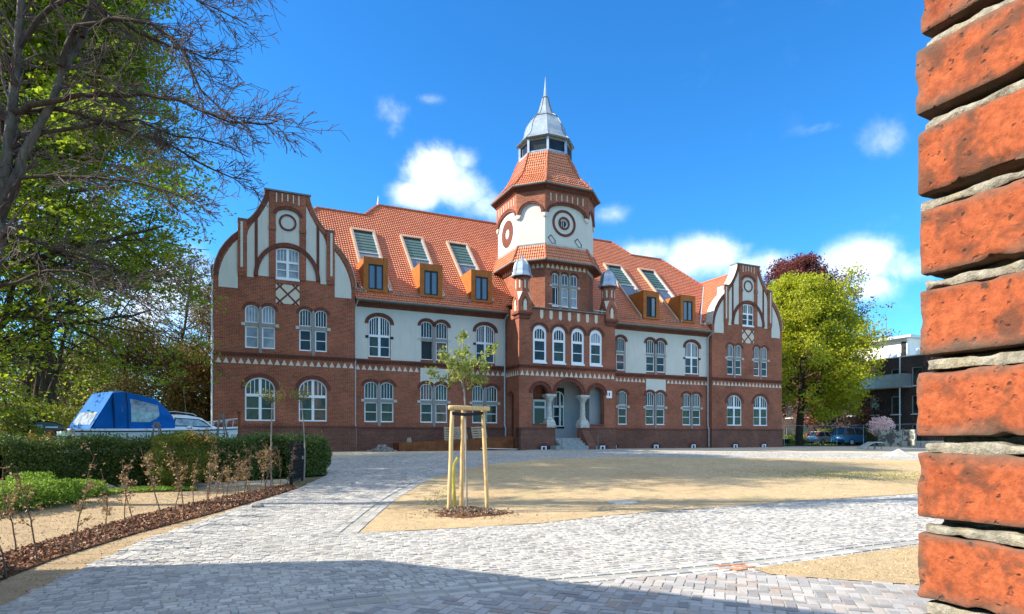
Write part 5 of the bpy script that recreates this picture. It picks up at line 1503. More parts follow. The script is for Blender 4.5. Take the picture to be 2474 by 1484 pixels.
tree('green_tree', px(330, 40), 40, 7.8, 3.6, .8, 'leaf_olive', 15000, .17, 'rounded mid green tree directly behind the blue canopy', 'tree', BG, 33, .2)
tree('green_tree', px(420, 42), 42, 6.6, 3.0, .4, 'leaf_olive', 13000, .17, 'low olive green tree behind the boat cabin', 'tree', BG, 34, .2)
tree('olive_tree', px(235, 44), 44, 6.6, 3.4, .6, 'leaf_brownish', 13000, .17, 'brown green scrubby tree between the forked trunk and the canopy', 'tree', BG, 35, .2)
tree('olive_tree', px(150, 48), 48, 6.8, 4.0, .8, 'leaf_brownish', 13000, .19, 'brown tinged bushy tree behind the outboard motor', 'tree', BG, 36, .2)
tree('olive_tree', px(20, 40), 40, 6.8, 3.6, .8, 'leaf_olive', 13000, .18, 'olive bushy tree at the far left behind the forked trunk', 'tree', BG, 37, .2)
tree('bare_tree', px(250, 60), 60, 14.0, 3.6, 5.0, 'leaf_olive', 1500, .15, 'distant thin leafless tree behind the maple', 'tree', BG, 38, .17, n=(22, 6, 5), clump=.4)
tree('bare_tree', px(60, 34), 34, 12.5, 4.0, 4.0, 'leaf_maple', 6000, .16, 'sparse young tree with fresh leaves near the left edge', 'tree', BG, 39, .17, n=(20, 6, 5), clump=.6)
tree('lime_tree', -25.5, 21.5, 28, 7.0, 10, 'leaf_maple', 26000, .26, 'very tall lime tree beyond the left edge, whose shadow falls across the lawn', 'tree', None, 71, .4, n=(26, 8, 5), clump=.5)
tree('lime_tree', -26.0, 28.5, 27, 6.5, 10, 'leaf_maple', 26000, .26, 'tall lime tree behind the maples at the left edge', 'tree', None, 72, .4, n=(26, 8, 5), clump=.5)
# forked dark trunk
rg = random.Random(5); fx, fy = px(92, 25), 25.0
root = empty('forked_tree', (fx, fy, gz(fx, fy)), label='dark forked trunk leaning apart behind the outboard motor', cat='tree', group=BG)
out = []; PF = dict(seg=[.5, .4, .3, .3], trop=[.02, .02, 0, 0], jit=.08, rmin=.01, levels=3, n=[8, 6, 4], start=[.35, .3, .2], ang=(.4, .9), len=(.35, .55), rk=.5)
for d, L, r in (((-.42, 0, 1), 6.5, .17), ((.16, 0, 1), 6.0, .14), ((-.15, .1, 1), 6.5, .12)): branch(rg, Vector((0, 0, -.1 if r > .16 else .9)), Vector(d), L, r, 0, PF, out)
tubes('trunk', [b for b in out if b[2] == 0], 'bark_dark', root); tubes('branches', [b for b in out if b[2] > 0], 'bark_dark', root)
flakes('crown', scatter(tips(out, 2, rg, 2), 3500, (.25, .25, .2)), .08, .15, 'leaf_maple', None, root)
def bush(name, X, Y, rx, ry, h, leaf, n, s, label, cat, group=None, z0=0.0, par=None, shell=.35, stems=7, seed=0):
    root = empty(name, (X, Y, gz(X, Y)), label=label, cat=cat, group=group)
    u = rng.normal(0, 1, (n, 3)); u /= np.linalg.norm(u, axis=1, keepdims=True); r = (1 - shell * rng.uniform(0, 1, (n, 1)) ** 1.6)
    k = 1 + .09 * np.sin(u[:, :1] * 7 + seed) * np.sin(u[:, 1:2] * 6 + 2 * seed) + .05 * np.sin(u[:, 2:] * 11)
    C = u * r * k * np.array((rx, ry, h / 2)) + np.array((0, 0, z0 + h / 2)); C = C[C[:, 2] > .02]
    flakes('foliage', C, s * .7, s * 1.3, leaf, None, root, (.4, .7))
    rg = random.Random(seed); out = []
    for k in range(stems): branch(rg, Vector((rg.uniform(-.2, .2) * rx, rg.uniform(-.2, .2) * ry, 0)), Vector((rg.uniform(-.6, .6), rg.uniform(-.6, .6), 1.2)), (z0 + h) * .75, .02, 1, dict(seg=[.2], trop=[0], jit=.1, rmin=.004, levels=2, n=[4, 4], start=[.3, .3], ang=(.3, .8), len=(.4, .6)), out)
    tubes('stem', out, 'bark_dark', root, sides={0: 5, 1: 4}); return root
bush('green_shrub', px(95, 25), 25.0, 2.2, 1.2, 2.4, 'leaf_yellowgreen', 9000, .10, 'yellow green shrub behind the outboard motor, under the forked trunk', 'shrub', seed=2)
bush('green_shrub', px(-70, 20.5), 20.5, 2.2, 1.2, 2.3, 'leaf_yellowgreen', 9000, .12, 'yellow green shrub at the left edge above the dark hedge', 'shrub', seed=3)
# far wood closing the view between the trees
C = []
for k in range(60):
    X = rng.uniform(-78, -14); Y = rng.uniform(62, 84); hh = rng.uniform(4.5, 8.0); r = rng.uniform(2, 4)
    u = rng.normal(0, 1, (1100, 3)); u /= np.linalg.norm(u, axis=1, keepdims=True); C.append(u * np.array((r, r, hh / 2)) * rng.uniform(.7, 1, (1100, 1)) + np.array((X, Y, hh / 2 + .3)))
tag(flakes('far_wood', np.concatenate(C), .25, .5, 'leaf_brownish', None), kind='stuff')

# trees right of the building
tree('lime_tree', 27.9, 60.0, 16.2, 5.3, 3.9, 'leaf_bright', 78000, .23, 'tall broad tree with bright yellow green spring leaves beside the right gable', 'tree', None, 51, .38, n=(34, 9, 6), clump=.34, levels=3, trop=(0, .04, .0, -.01))
tree('copper_beech', 35.0, 74.0, 22.0, 7.6, 3.0, 'leaf_copper', 60000, .25, 'tall copper beech with dark purple leaves behind the bright green tree', 'tree', None, 52, .5, n=(32, 9, 6), clump=.35)
tree('copper_beech', px(2035, 70), 70, 8.8, 4.2, 2.4, 'leaf_red', 11000, .26, 'small reddish leaved tree in front of the dark brick flats', 'tree', None, 53, .18, clump=.5)
# hedges
def hedge(name, line, wid, h, leaf, n, s, label, top_j=.11, h0=0.05):
    root = empty(name, (line[0].x, line[0].y, line[0].z), label=label, cat='hedge'); o = Vector(line[0])
    seg = [(a, b, (b - a).length) for a, b in zip(line[:-1], line[1:])]; tot_ = sum(x[2] for x in seg); C = []
    for a, b, L in seg:
        m = int(n * L / tot_); t = rng.uniform(0, 1, m); d = (b - a).normalized(); nn = np.array((-d.y, d.x, 0)); face = rng.uniform(0, 1, m)
        w = np.where(face < .42, -wid / 2, np.where(face < .55, wid / 2, rng.uniform(-wid / 2, wid / 2, m))) ; zz = np.where(face < .55, rng.uniform(h0, h, m), h)
        P = np.array(a)[None] + np.array(b - a)[None] * t[:, None]; wob = 1 + .10 * np.sin(t * L * 2.1) + .06 * np.sin(t * L * 5.3 + 1)
        P = P + nn[None] * (w * wob)[:, None]; P[:, 2] += zz * (1 + .05 * np.sin(t * L * 3.1 + 2)); P += rng.normal(0, .05, P.shape); P[:, 2] += np.abs(rng.normal(0, top_j, m)) * (zz > h * .9)
        C.append(P - np.array(o)[None])
    flakes('foliage', np.concatenate(C), s * .6, s * 1.3, leaf, None, root, (.32, .5))
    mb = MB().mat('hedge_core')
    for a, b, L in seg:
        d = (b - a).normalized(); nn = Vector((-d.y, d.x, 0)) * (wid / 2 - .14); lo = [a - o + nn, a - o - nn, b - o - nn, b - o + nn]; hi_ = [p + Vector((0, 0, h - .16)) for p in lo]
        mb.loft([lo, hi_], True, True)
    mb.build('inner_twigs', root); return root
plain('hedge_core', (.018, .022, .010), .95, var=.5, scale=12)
HL = [G(-260, 1200), G(-60, 1196), G(200, 1180), G(450, 1170), G(640, 1158), G(745, 1150)]
for p in HL: p.y += .75
hedge('laurel_hedge', HL, 1.1, 1.08, 'leaf_laurel', 74000, .085, 'long dark green laurel hedge with glossy leaves in front of the boat')
g_ = G(755, 1150); bush('laurel_bush', g_.x - .02, g_.y + .6, .42, .6, 1.28, 'leaf_laurel', 7000, .075, 'rounded dark green end of the hedge beside the black gate, touching the drive', 'shrub', seed=4)
g_ = G(402, 1186); g_.y += .7
bush('boxwood_ball', g_.x, g_.y, .84, .78, 1.52, 'leaf_box', 26000, .045, 'large clipped round boxwood ball in the garden in front of the hedge', 'shrub', seed=5, shell=.14)
for i, (x, y, w_, h_) in enumerate(((10, 1240, .55, .62), (75, 1232, .55, .60), (140, 1222, .50, .55), (185, 1205, .45, .42), (50, 1205, .6, .60), (-60, 1250, .6, .65))):
    g_ = G(x, y)
    bush('perennial_clump', g_.x, g_.y + .35, w_, w_ * .8, h_, 'leaf_perennial', 2200, .065, ['fresh green leafy clump at the left edge behind the first beech whips', 'fresh green clump second from the left edge in the garden bed', 'fresh green clump third from the left, in front of the dark hedge', 'smallest green clump, at the right end of the leafy row', 'green leafy clump at the back of the row near the dark hedge', 'green clump mostly cut off by the left frame edge'][i], 'plant', 'fresh green plants in the garden', seed=10 + i, stems=4, shell=.8)
C = gp([(245, 1201), (300, 1192), (480, 1187), (470, 1180), (300, 1184), (240, 1192)])
tag(crumbs('ground_cover', C, 2600, .05, .10, 'leaf_perennial', .05, 1.4), kind='stuff')
# young beech whips along the drive
def whip(seed, h):
    rg = random.Random(seed); root = empty('beech_whip'); out = []
    PW = dict(seg=[.09, .06, .05], trop=[.06, .09, .05], jit=.075, rmin=.0026, levels=2, n=[9, 2], start=[.28, .3], ang=(.4, .85), len=(.12, .26), rk=.55, taper=.75)
    branch(rg, Vector((0, 0, -.03)), Vector((rg.uniform(-.05, .05), rg.uniform(-.05, .05), 1)), h, .011, 0, PW, out)
    tubes('stem', out, 'bark_brown', root, sides={0: 6, 1: 4, 2: 3})
    pts = out[0][0]; C = []
    for pts_, r, l in out:
        for p in pts_[1:]:
            z = p.z / h; k = 2 if (.3 < z < .55 or .62 < z < .85) else 1
            for _ in range(rg.choice((0, k, k, 2 * k)) if l else k): C.append((p.x + rg.gauss(0, .025), p.y + rg.gauss(0, .025), p.z + rg.gauss(0, .02)))
    flakes('dry_leaves', np.array(C), .028, .055, 'leaf_dry', None, root, (.5, .75)); return root
protos = [whip(60 + i, 1.36) for i in range(5)]
WP = [(15, 1399), (90, 1363), (173, 1340), (256, 1314), (325, 1291), (393, 1272), (443, 1252), (497, 1238), (547, 1226), (588, 1212), (630, 1200), (662, 1191), (692, 1183)]
WP2 = [(38, 1330), (300, 1268), (418, 1250), (470, 1236), (520, 1222), (565, 1212), (607, 1203), (645, 1192), (675, 1183), (540, 1204), (600, 1192), (575, 1199), (640, 1183), (500, 1215)]
rg = random.Random(3)
ordn = ['first', 'second', 'third', 'fourth', 'fifth', 'sixth', 'seventh', 'eighth', 'ninth', 'tenth', 'eleventh', 'twelfth', 'thirteenth', 'fourteenth']
for i, (x, y) in enumerate(WP + WP2):
    p = G(x, y); o = protos[i] if i < 5 else copy_tree(protos[i % 5]); k = rg.uniform(.88, 1.1) * (1 if i < len(WP) else .85)
    o.location = (p.x, p.y, p.z); o.rotation_euler = (0, 0, rg.uniform(0, 6.3)); o.scale = (k * 1.15, k * 1.15, k)
    row = i < len(WP); nn = ordn[i if row else i - len(WP)]
    tag(o, ('thin dry leaved young beech, %s from the left in the row along the drive' if row else 'thin young beech with dry leaves, %s from the left in the back row') % nn, 'sapling', 'beech whips planted along the drive')
# slim standard trees and grafted shrubs
def standard(name, x, y, h, cr, leaf, n, s, label, cat, group, bk='bark_pale', sy=1.0, seed=1, dz=0.0, r=.022):
    g_ = G(x, y); root = empty(name, (g_.x, g_.y + dz, g_.z), label=label, cat=cat, group=group); rg = random.Random(seed); out = []
    branch(rg, Vector((0, 0, -.05)), Vector((.01, 0, 1)), h - cr * .7, r, 0, dict(seg=[.2], trop=[.03], jit=.02, rmin=.012, levels=0, n=[0], start=[1], ang=(0, 1), len=(1, 1), taper=.3), out)
    top = out[0][0][-1]
    for k in range(13):
        a = k * 2.4; branch(rg, top.copy(), Vector((math.cos(a), math.sin(a), rg.uniform(.2, 1.3))), cr * rg.uniform(.8, 1.1), .009, 1, dict(seg=[.08], trop=[.02], jit=.12, rmin=.003, levels=2, n=[3, 3], start=[.3, .3], ang=(.3, .8), len=(.4, .6)), out)
    tubes('trunk', out[:1], bk, root, sides={0: 8}); tubes('branches', out[1:], 'bark_brown', root, sides={1: 4, 2: 3})
    flakes('crown', scatter(tips(out, 1, rg, 3), n, (.05, .05, .05 * sy)), s * .7, s * 1.3, leaf, None, root); return root
standard('standard_tree', 654, 1180, 2.62, .34, 'leaf_box', 260, .05, 'slim standard tree with small ball crown, left one of the pair by the gate', 'tree', 'slim standard trees by the gate', seed=1)
standard('standard_tree', 722, 1172, 2.72, .34, 'leaf_box', 260, .05, 'slim standard tree with small ball crown directly behind the black gate', 'tree', 'slim standard trees by the gate', seed=2, dz=.4)
standard('grafted_shrub', 142, 1172, 1.35, .34, 'leaf_orange', 420, .07, 'small grafted shrub with orange brown leaves left of the boxwood ball', 'shrub', 'orange leaved shrubs by the hedge', seed=3, dz=-.7)
standard('grafted_shrub', 508, 1172, 1.42, .36, 'leaf_orange', 520, .07, 'small grafted shrub with orange brown leaves right of the boxwood ball', 'shrub', 'orange leaved shrubs by the hedge', seed=4, dz=-.7)
# the planted tree
b0_ = G(1128, 1241); root = empty('planted_sapling', tuple(b0_), label='young tree with white painted trunk and light green leaves, tied between three stakes', cat='tree'); SZ = b0_.y
def S_(x, y, dy=0): return at(x, y, SZ + dy) - b0_
rg = random.Random(8); out = []
tr_ = [S_(1128, 1243), S_(1127, 1150), S_(1125, 1060), S_(1125, 1000), S_(1122, 950), S_(1118, 930), S_(1117, 880), S_(1118, 845), S_(1117, 812)]
out.append((tr_, [.021, .019, .019, .019, .020, .028, .013, .009, .004], 0))
fork = [S_(1119, 945)]
arms = [[(1119, 942), (1106, 915), (1090, 880), (1078, 862), (1068, 858)], [(1119, 940), (1095, 918), (1070, 915), (1045, 906), (1032, 900)], [(1119, 935), (1110, 905), (1100, 885), (1088, 890)], [(1120, 935), (1135, 905), (1155, 880), (1172, 862), (1188, 850)], [(1120, 930), (1140, 915), (1160, 905), (1180, 890)], [(1119, 925), (1130, 900), (1140, 875), (1148, 862)], [(1119, 930), (1108, 890), (1106, 870), (1104, 862)], [(1120, 940), (1138, 928), (1155, 922), (1165, 915)]]
for k, a in enumerate(arms):
    q = [S_(x, y, (k % 3 - 1) * .12 * i) for i, (x, y) in enumerate(a)]; out.append((q, [.010 - .0018 * i for i in range(len(q))], 1))
    for i in range(1, len(q)):
        for _ in range(3): branch(rg, q[i], Vector((rg.gauss(0, 1), rg.gauss(0, 1), rg.gauss(.3, .6))), rg.uniform(.10, .24), .004, 2, dict(seg=[.04], trop=[-.02], jit=.12, rmin=.002, levels=2, n=[0], start=[.3], ang=(.3, .8), len=(.5, .6)), out)
for i in (6, 7, 8):
    for _ in range(6): branch(rg, tr_[i] - Vector((0, 0, rg.uniform(0, .15))), Vector((rg.gauss(0, 1), rg.gauss(0, 1), .5)), rg.uniform(.08, .18), .004, 2, dict(seg=[.04], trop=[0], jit=.1, rmin=.002, levels=2, n=[0], start=[.3], ang=(.3, .8), len=(.5, .6)), out)
tubes('trunk', out[:1], 'bark_pale', root, sides={0: 10}); tubes('branches', out[1:], 'bark_brown', root, sides={1: 5, 2: 3})
C = tips(out[1:], 2, rg, 4); flakes('crown', scatter(C, 1500, (.035, .035, .04)), .05, .095, 'leaf_sapling', None, root, (.5, .7), droop=1.0)
# magnolia
g_ = Vector((px(2128, 56), 56, 0)); bush('magnolia', g_.x, 56, 1.15, .9, 1.85, 'blossom', 1500, .15, 'magnolia bush covered in pale pink blossom in front of the dark flats', 'shrub', seed=21, shell=.7, z0=.9)
C = [tuple(at(x, 1000, Y)[:2]) for x, Y in ((1960, 68), (2140, 60), (2140, 61), (1960, 69))]
hedge('privet_hedge', [Vector((px(1985, 69), 69, .7)), Vector((px(2145, 59), 59, .7))], 1.0, 1.45, 'leaf_yellowgreen', 12000, .15, 'yellow green hedge behind the parked van and the silver car')
hedge('green_hedge', [Vector((px(1895, 66), 66, .7)), Vector((px(1960, 70), 70, .7))], 1.0, .8, 'leaf_grass', 4000, .15, 'low bright green hedge left of the silver car')
# ------------------------------------------------------------------ things in the yard
CF = Fr((0, 0, 0), (1, 0, 0), (0, -1, 0))
def local(root, p): return p - Vector(root.location)
# stake frame of the planted tree
def tilted(mb, p, q, r, k=14, r1=None):
    n = 7; p, q = Vector(p), Vector(q); rr = random.Random(int(abs(p.x) * 1000)); pts = [p.lerp(q, i / n) + (Vector((rr.gauss(0, .003), rr.gauss(0, .003), 0)) if 0 < i < n else Vector()) for i in range(n + 1)]
    mb.tube(pts, [r * rr.uniform(.96, 1.05) for _ in pts], k)
sf = empty('stake_frame', tuple(G(1128, 1241)), label='round pine stake frame with three posts and top rails round the young tree', cat='tree stake'); o_ = Vector(sf.location)
post = []
for bx, by, tx in ((1084, 1243, 1093), (1114, 1229, 1119), (1178, 1237, 1167)):
    b = G(bx, by); t = at(tx, 990, b.y - .02); post.append((b - o_, t - o_)); m_ = MB().mat('pine_wood'); tilted(m_, b - o_ - Vector((0, 0, .1)), t - o_, .044); m_.build('post', sf, smooth=True)
a, b, c = [p[1] for p in post]
for p, q, r in ((a + Vector((-.07, -.03, .045)), c + Vector((.13, -.03, .02)), .048), (a + Vector((0, .02, .03)), b + Vector((0, .05, .03)), .03), (b + Vector((0, .05, .02)), c + Vector((0, .05, .01)), .03)):
    m_ = MB().mat('pine_wood'); tilted(m_, p, q, r); m_.build('rail', sf, smooth=True)
st_ = MB().mat('black_line')
tk = S_(1126, 996)
for p in (a, c):
    for dz in (-.055, -.075, -.095): st_.tube([p + Vector((0, -.05, dz)), tk + Vector((0, -.03, dz + .02)), tk + Vector((0, .03, dz + .02)), p + Vector((0, .05, dz))], .014, 6)
st_.build('tie_strap', sf)
plain('yellow_pipe', (.55, .50, .08), .5)
yp = empty('drain_pipe', tuple(G(1100, 1228)), label='short yellow watering pipe sticking up beside the left stake', cat='pipe'); m_ = MB().mat('yellow_pipe')
o2 = Vector(yp.location); m_.tube([Vector((0, .05, -.1)), at(1095, 1150, o2.y + .05) - o2, at(1097, 1122, o2.y + .05) - o2, at(1106, 1106, o2.y + .05) - o2], .035, 10); m_.build('pipe', yp, smooth=True)
# mulch mound
c_ = G(1130, 1246); V, Fc = [], []; NR, NS_ = 14, 40
for i in range(NR + 1):
    for j in range(NS_):
        t = i / NR; a = 2 * PI * j / NS_; r = t * (.74 + .12 * math.sin(3 * a + 1) + .06 * math.sin(7 * a)); X = c_.x + .02 + r * math.cos(a) * 1.12; Y = c_.y + .05 + r * math.sin(a) * .85
        V.append((X, Y, gz(X, Y) + .02 + .11 * (1 - t ** 2) ** 1.3 * (1 + .25 * math.sin(5 * a + 9 * t)) + .02 * rng.normal() * (1 - t)))
for i in range(NR):
    for j in range(NS_): q = i * NS_ + j; q1 = i * NS_ + (j + 1) % NS_; Fc.append((q, q1, q1 + NS_, q + NS_))
tag(raw('mulch_mound', V, Fc, ['mulch'], smooth=True), kind='stuff')
n = 2600; a = rng.uniform(0, 2 * PI, n); r = np.abs(rng.normal(0, .40, n)); X = c_.x + r * np.cos(a) * 1.15; Y = c_.y + .05 + r * np.sin(a) * .85
tag(flakes('bark_chips', np.stack([X, Y, gzv(X, Y) + .035 + .11 * np.clip(1 - (r / .8) ** 2, 0, 1) ** 1.3 + np.abs(rng.normal(0, .008, n))], 1), .02, .06, 'chips', 1.2), kind='stuff')
# manhole cover, twigs
g_ = G(1503, 1218); m_ = MB().mat('stone_light'); m_.loft([[Vector((r * math.cos(t), r * math.sin(t), z)) for t in [2 * PI * i / 28 for i in range(28)]] for r, z in ((.36, 0), (.36, .035), (.31, .04), (.30, .032))], False, True)
tag(m_.build('manhole_cover'), 'round concrete manhole cover lying in the seeded soil', 'manhole cover'); bpy.data.objects['manhole_cover'].location = (g_.x, g_.y, g_.z + .02)
# garden gate
ga, gb = G(704, 1176), G(731, 1159); gr = empty('garden_gate', tuple(ga), label='open black metal garden gate with two posts beside the drive', cat='gate')
d_ = (gb - ga); d_.z = 0; L_g = d_.length; fr = Fr((0, 0, 0), d_, Vector((d_.y, -d_.x, 0)))
for u in (0, L_g):
    m_ = MB().mat('frame_dark'); m_.box(fr, u - .04, u + .04, -.1, 1.27, -.04, .04); m_.build('post', gr)
m_ = MB().mat('frame_dark'); m_.ring(fr, [(.12, .18), (L_g - .12, .18), (L_g - .12, 1.14), (.12, 1.14)], [(.06, .12), (L_g - .06, .12), (L_g - .06, 1.20), (.06, 1.20)], -.02, .02, closed=True)
for k in range(1, 34):
    u = .12 + (L_g - .24) * k / 34; m_.box(fr, u - .004, u + .004, .18, 1.14, -.006, .006)
for k in range(1, 9): m_.box(fr, .12, L_g - .12, .18 + k * .107 - .004, .18 + k * .107 + .004, -.005, .007)
gl = m_.build('gate_leaf', gr); m_ = MB().mat('zinc_bright'); m_.box(fr, L_g - .24, L_g - .18, .70, .80, .02, .05); m_.build('lock', gl)
# wooden obelisks
for x, y, h, w, lab in ((368, 1166, 1.62, .38, 'tall grey wooden A frame in front of the blue boat canopy'), (528, 1150, 1.55, .30, 'narrow wooden A frame in front of the boat bow')):
    g_ = G(x, y); g_.y += .2; ob = empty('garden_obelisk', tuple(g_), label=lab, cat='plant support', group='wooden plant supports in the garden'); h = (EYE + (HZ_ - (1020 if x < 500 else 1000)) / F_ * g_.y) - g_.z
    for sx, sy in ((-1, -1), (1, -1), (1, 1), (-1, 1)):
        m_ = MB().mat('old_wood'); m_.tube([Vector((sx * w, sy * w * .6, 0)), Vector((sx * .03 * (2 if sy > 0 else 1), 0, h))], .022, 5); m_.build('leg', ob)
    m_ = MB().mat('old_wood')
    for k in (.35, .68): m_.tube([Vector((-w * (1 - k) - .08, -.05, h * k)), Vector((w * (1 - k) + .08, -.05, h * k))], .015, 5)
    m_.tube([Vector((-.12, 0, h * .93)), Vector((.14, 0, h * .95))], .018, 5); m_.build('crossbar', ob)
for x, y in ((578, 996),):
    X = px(x, 22); m_ = MB().mat('corten_dark'); m_.tube([Vector((0, 0, 0)), Vector((0, 0, 2.5 - gz(X, 22)))], .045, 8); m_.tube([Vector((-.06, 0, 2.48 - gz(X, 22))), Vector((.06, 0, 2.48 - gz(X, 22)))], .06, 8)
    o = m_.build('steel_post'); o.location = (X, 22, gz(X, 22)); tag(o, 'dark rusty steel post standing just right of the boat bow', 'post')
# pale field stones by the garden path
stn = [(200, 1190), (232, 1186), (262, 1183), (300, 1180), (520, 1170), (560, 1168), (620, 1228), (470, 1176)]
for i, (x, y) in enumerate(stn):
    g_ = G(x, y); mb = MB().mat('stone_grey'); rr = random.Random(i); s = rr.uniform(.08, .13); rings = []
    for v in range(6):
        t = PI * (v + .2) / 5.4; rings.append([Vector((s * math.sin(t) * math.cos(a) * rr.uniform(.85, 1.15) * 1.3, s * math.sin(t) * math.sin(a) * rr.uniform(.85, 1.15), s * .7 * math.cos(t) + s * .35)) for a in [2 * PI * k / 9 for k in range(9)]])
    mb.loft(rings[::-1], True, True); o = mb.build('field_stone', smooth=True); o.location = g_
    tag(o, 'rounded grey stone edging the garden path, ' + ['leftmost, by the leafy clumps', 'second from the left', 'third from the left', 'fourth, just before the boxwood ball', 'first one right of the boxwood ball', 'second one right of the boxwood ball', 'alone beside the beech whips on the soil', 'half hidden behind the boxwood ball'][i], 'stone', 'stones along the garden path')
# ---------------- boat
plain('boat_white', (.78, .80, .82), .25, spec=.5, var=.03); plain('canvas_blue', (.003, .12, .42), .75, spec=.15, var=.2, scale=2); plain('rubber_black', (.02, .02, .022), .5); plain('engine_black', (.012, .012, .016), .25, spec=.5); plain('engine_red', (.25, .02, .02), .4); plain('clear_film', (.30, .33, .34), .12, spec=.8, var=.55, scale=5); plain('boat_under', (.10, .11, .13), .5)
Bs, Bb = Vector((px(152, 21.9), 21.9, 0)), Vector((px(578, 27.4), 27.4, 0)); bd = (Bb - Bs); BK = bd.length / 5.9; BL = 5.9; az = math.atan2(bd.y, bd.x)
boat = empty('motor_boat', (Bs.x, Bs.y, 0), az, label='white cabin boat with blue canvas canopy on land behind the hedge', cat='boat'); boat.scale = (BK, 1, 1)
zs = EYE + .20
def hullw(t): return 1.08 * (1 - max(0, (t - .45) / .55) ** 2.2) * (.92 + .08 * min(1, t / .3))
def sec(t, k=0.0):
    x = t * BL; w = max(.02, hullw(t)); sh_ = .06 + .16 * t ** 2; kx = BL * .06 * max(0, t - .7) / .3
    return [Vector((x + k, -w, zs + .02 + sh_)), Vector((x, -w * 1.02, zs - .04 + sh_)), Vector((x - kx * .5, -w * .90, zs - .45 + sh_ * .5)), Vector((x - kx * 1.5, -w * .4, zs - .80 + sh_ * .4)), Vector((x - kx * 2, 0, zs - .95 + .25 * t ** 3)), Vector((x - kx * 1.5, w * .4, zs - .80 + sh_ * .4)), Vector((x - kx * .5, w * .90, zs - .45 + sh_ * .5)), Vector((x, w * 1.02, zs - .04 + sh_)), Vector((x + k, w, zs + .02 + sh_))]
m_ = MB().mat('boat_white'); S = [sec(t / 24) for t in range(25)]
m_.loft(S, True, True, close=True); m_.build('hull', boat, smooth=False)
m_ = MB().mat('rubber_black')
for s in (0, 8): m_.tube([q[s] + Vector((0, -.02 if s == 0 else .02, -.10)) for q in S], .022, 5)
m_.build('rubbing_strake', boat)
# cabin
def cab(x, w, z0, z1): return [Vector((x, -w, z0)), Vector((x, -w * .86, z0 + (z1 - z0) * .62)), Vector((x, -w * .66, z1 - .04)), Vector((x, 0, z1)), Vector((x, w * .66, z1 - .04)), Vector((x, w * .86, z0 + (z1 - z0) * .62)), Vector((x, w, z0))]
zt = zs + .08; m_ = MB().mat('boat_white')
m_.loft([cab(2.95, .92, zt, zt + .62), cab(3.6, .90, zt, zt + .62), cab(4.15, .80, zt, zt + .52), cab(4.55, .70, zt, zt + .26), cab(4.85, .60, zt, zt + .10)], True, True, close=False)
cb = m_.build('cabin', boat)
for s in (-1, 1):
    m_ = MB().mat('rubber_black'); m_.face([Vector((2.98, s * .90, zt + .12)), Vector((4.42, s * .79, zt + .10)), Vector((4.12, s * .76, zt + .36)), Vector((3.9, s * .80, zt + .43)), Vector((3.05, s * .835, zt + .46))][::s]); m_.build('window_seal', cb)
    m_ = MB().mat('clear_film'); m_.face([Vector((3.03, s * .905, zt + .16)), Vector((4.32, s * .805, zt + .14)), Vector((4.07, s * .78, zt + .34)), Vector((3.87, s * .815, zt + .40)), Vector((3.09, s * .845, zt + .42))][::s]); m_.build('cabin_window', cb)
m_ = MB().mat('zinc_bright')
m_.tube([Vector((3.0, -.5, zt + .70)), Vector((3.2, -.5, zt + .72)), Vector((3.9, -.45, zt + .64)), Vector((4.0, -.45, zt + .56))], .018, 6); m_.build('grab_rail', cb)
m_ = MB().mat('old_wood'); m_.tube([Vector((3.85, 0, zt + .55)), Vector((3.72, 0, zt + 1.75))], .010, 5); m_.build('antenna', boat)
m_ = MB().mat('zinc_bright')
def deck(t, s, h): q = sec(t)[0 if s < 0 else 8]; return Vector((q.x, q.y * .92, q.z + h))
for s in (-1, 1):
    m_.tube([deck(.80, s, .0), deck(.80, s, .22), deck(.90, s, .30), deck(.985, s, .36), deck(1, s, .36)], .014, 6); m_.tube([deck(.80, s, .20), deck(.985, s, .34)], .010, 5)
    for t in (.86, .93): m_.tube([deck(t, s, 0), deck(t + .01, s, .30)], .012, 5)
m_.build('bow_rail', boat)
# canopy: stern panel slopes up, top, cabin end slopes down
z0c = zs + .08; z1 = zs + 1.50
def hoop(x, z, w, wz): return [Vector((x, -w, wz)), Vector((x, -w * .97, wz + (z - wz) * .55)), Vector((x, -w * .80, z - .05)), Vector((x, -w * .4, z)), Vector((x, w * .4, z)), Vector((x, w * .80, z - .05)), Vector((x, w * .97, wz + (z - wz) * .55)), Vector((x, w, wz))]
m_ = MB().mat('canvas_blue')
H_ = [hoop(.42, z0c + .06, .98, z0c), hoop(1.12, z1 - .04, .92, z0c), hoop(1.55, z1, .94, z0c), hoop(2.45, z1 - .20, .95, z0c), hoop(2.85, z1 - .62, .95, z0c), hoop(3.02, z1 - .86, .95, z0c)]
lo_f = [Vector((.42, -.98, z0c)), Vector((.42, .98, z0c)), Vector((1.12, .86, z1 - .06)), Vector((1.12, -.86, z1 - .06))]
m_.face(lo_f[::-1]); m_.loft(H_[1:], False, False, close=False)
for s in (-1, 1):
    q = [H_[0][0 if s < 0 else 7], Vector((1.12, s * .92, z0c)), Vector((1.12, s * .92 * .97, z0c + (z1 - z0c) * .55)), Vector((1.12, s * .74, z1 - .09)), Vector((.5, s * .98, z0c + .08))]
    m_.face(q[::-s])
m_.face([Vector((3.02, -.95, z0c)), Vector((3.02, .95, z0c)), Vector((3.02, .76, z1 - .9)), Vector((3.02, -.76, z1 - .9))])
cn = m_.build('canopy', boat)
def onst(u, v, off=.012): a = lo_f[0].lerp(lo_f[1], u); b = lo_f[3].lerp(lo_f[2], u); p = a.lerp(b, v); return p + Vector((-.9, 0, .45)) * off
m_ = MB().mat('clear_film'); m_.face([onst(.10, .10), onst(.10, .44), onst(.90, .44), onst(.90, .10)]); m_.build('clear_panel', cn)
def sd_(x, z): 
    y = -.965 * (1 - .03 * (z - z0c)) if z < z0c + .8 else -.93 + (z - z0c - .8) * .25; return Vector((x, y - .012, z))
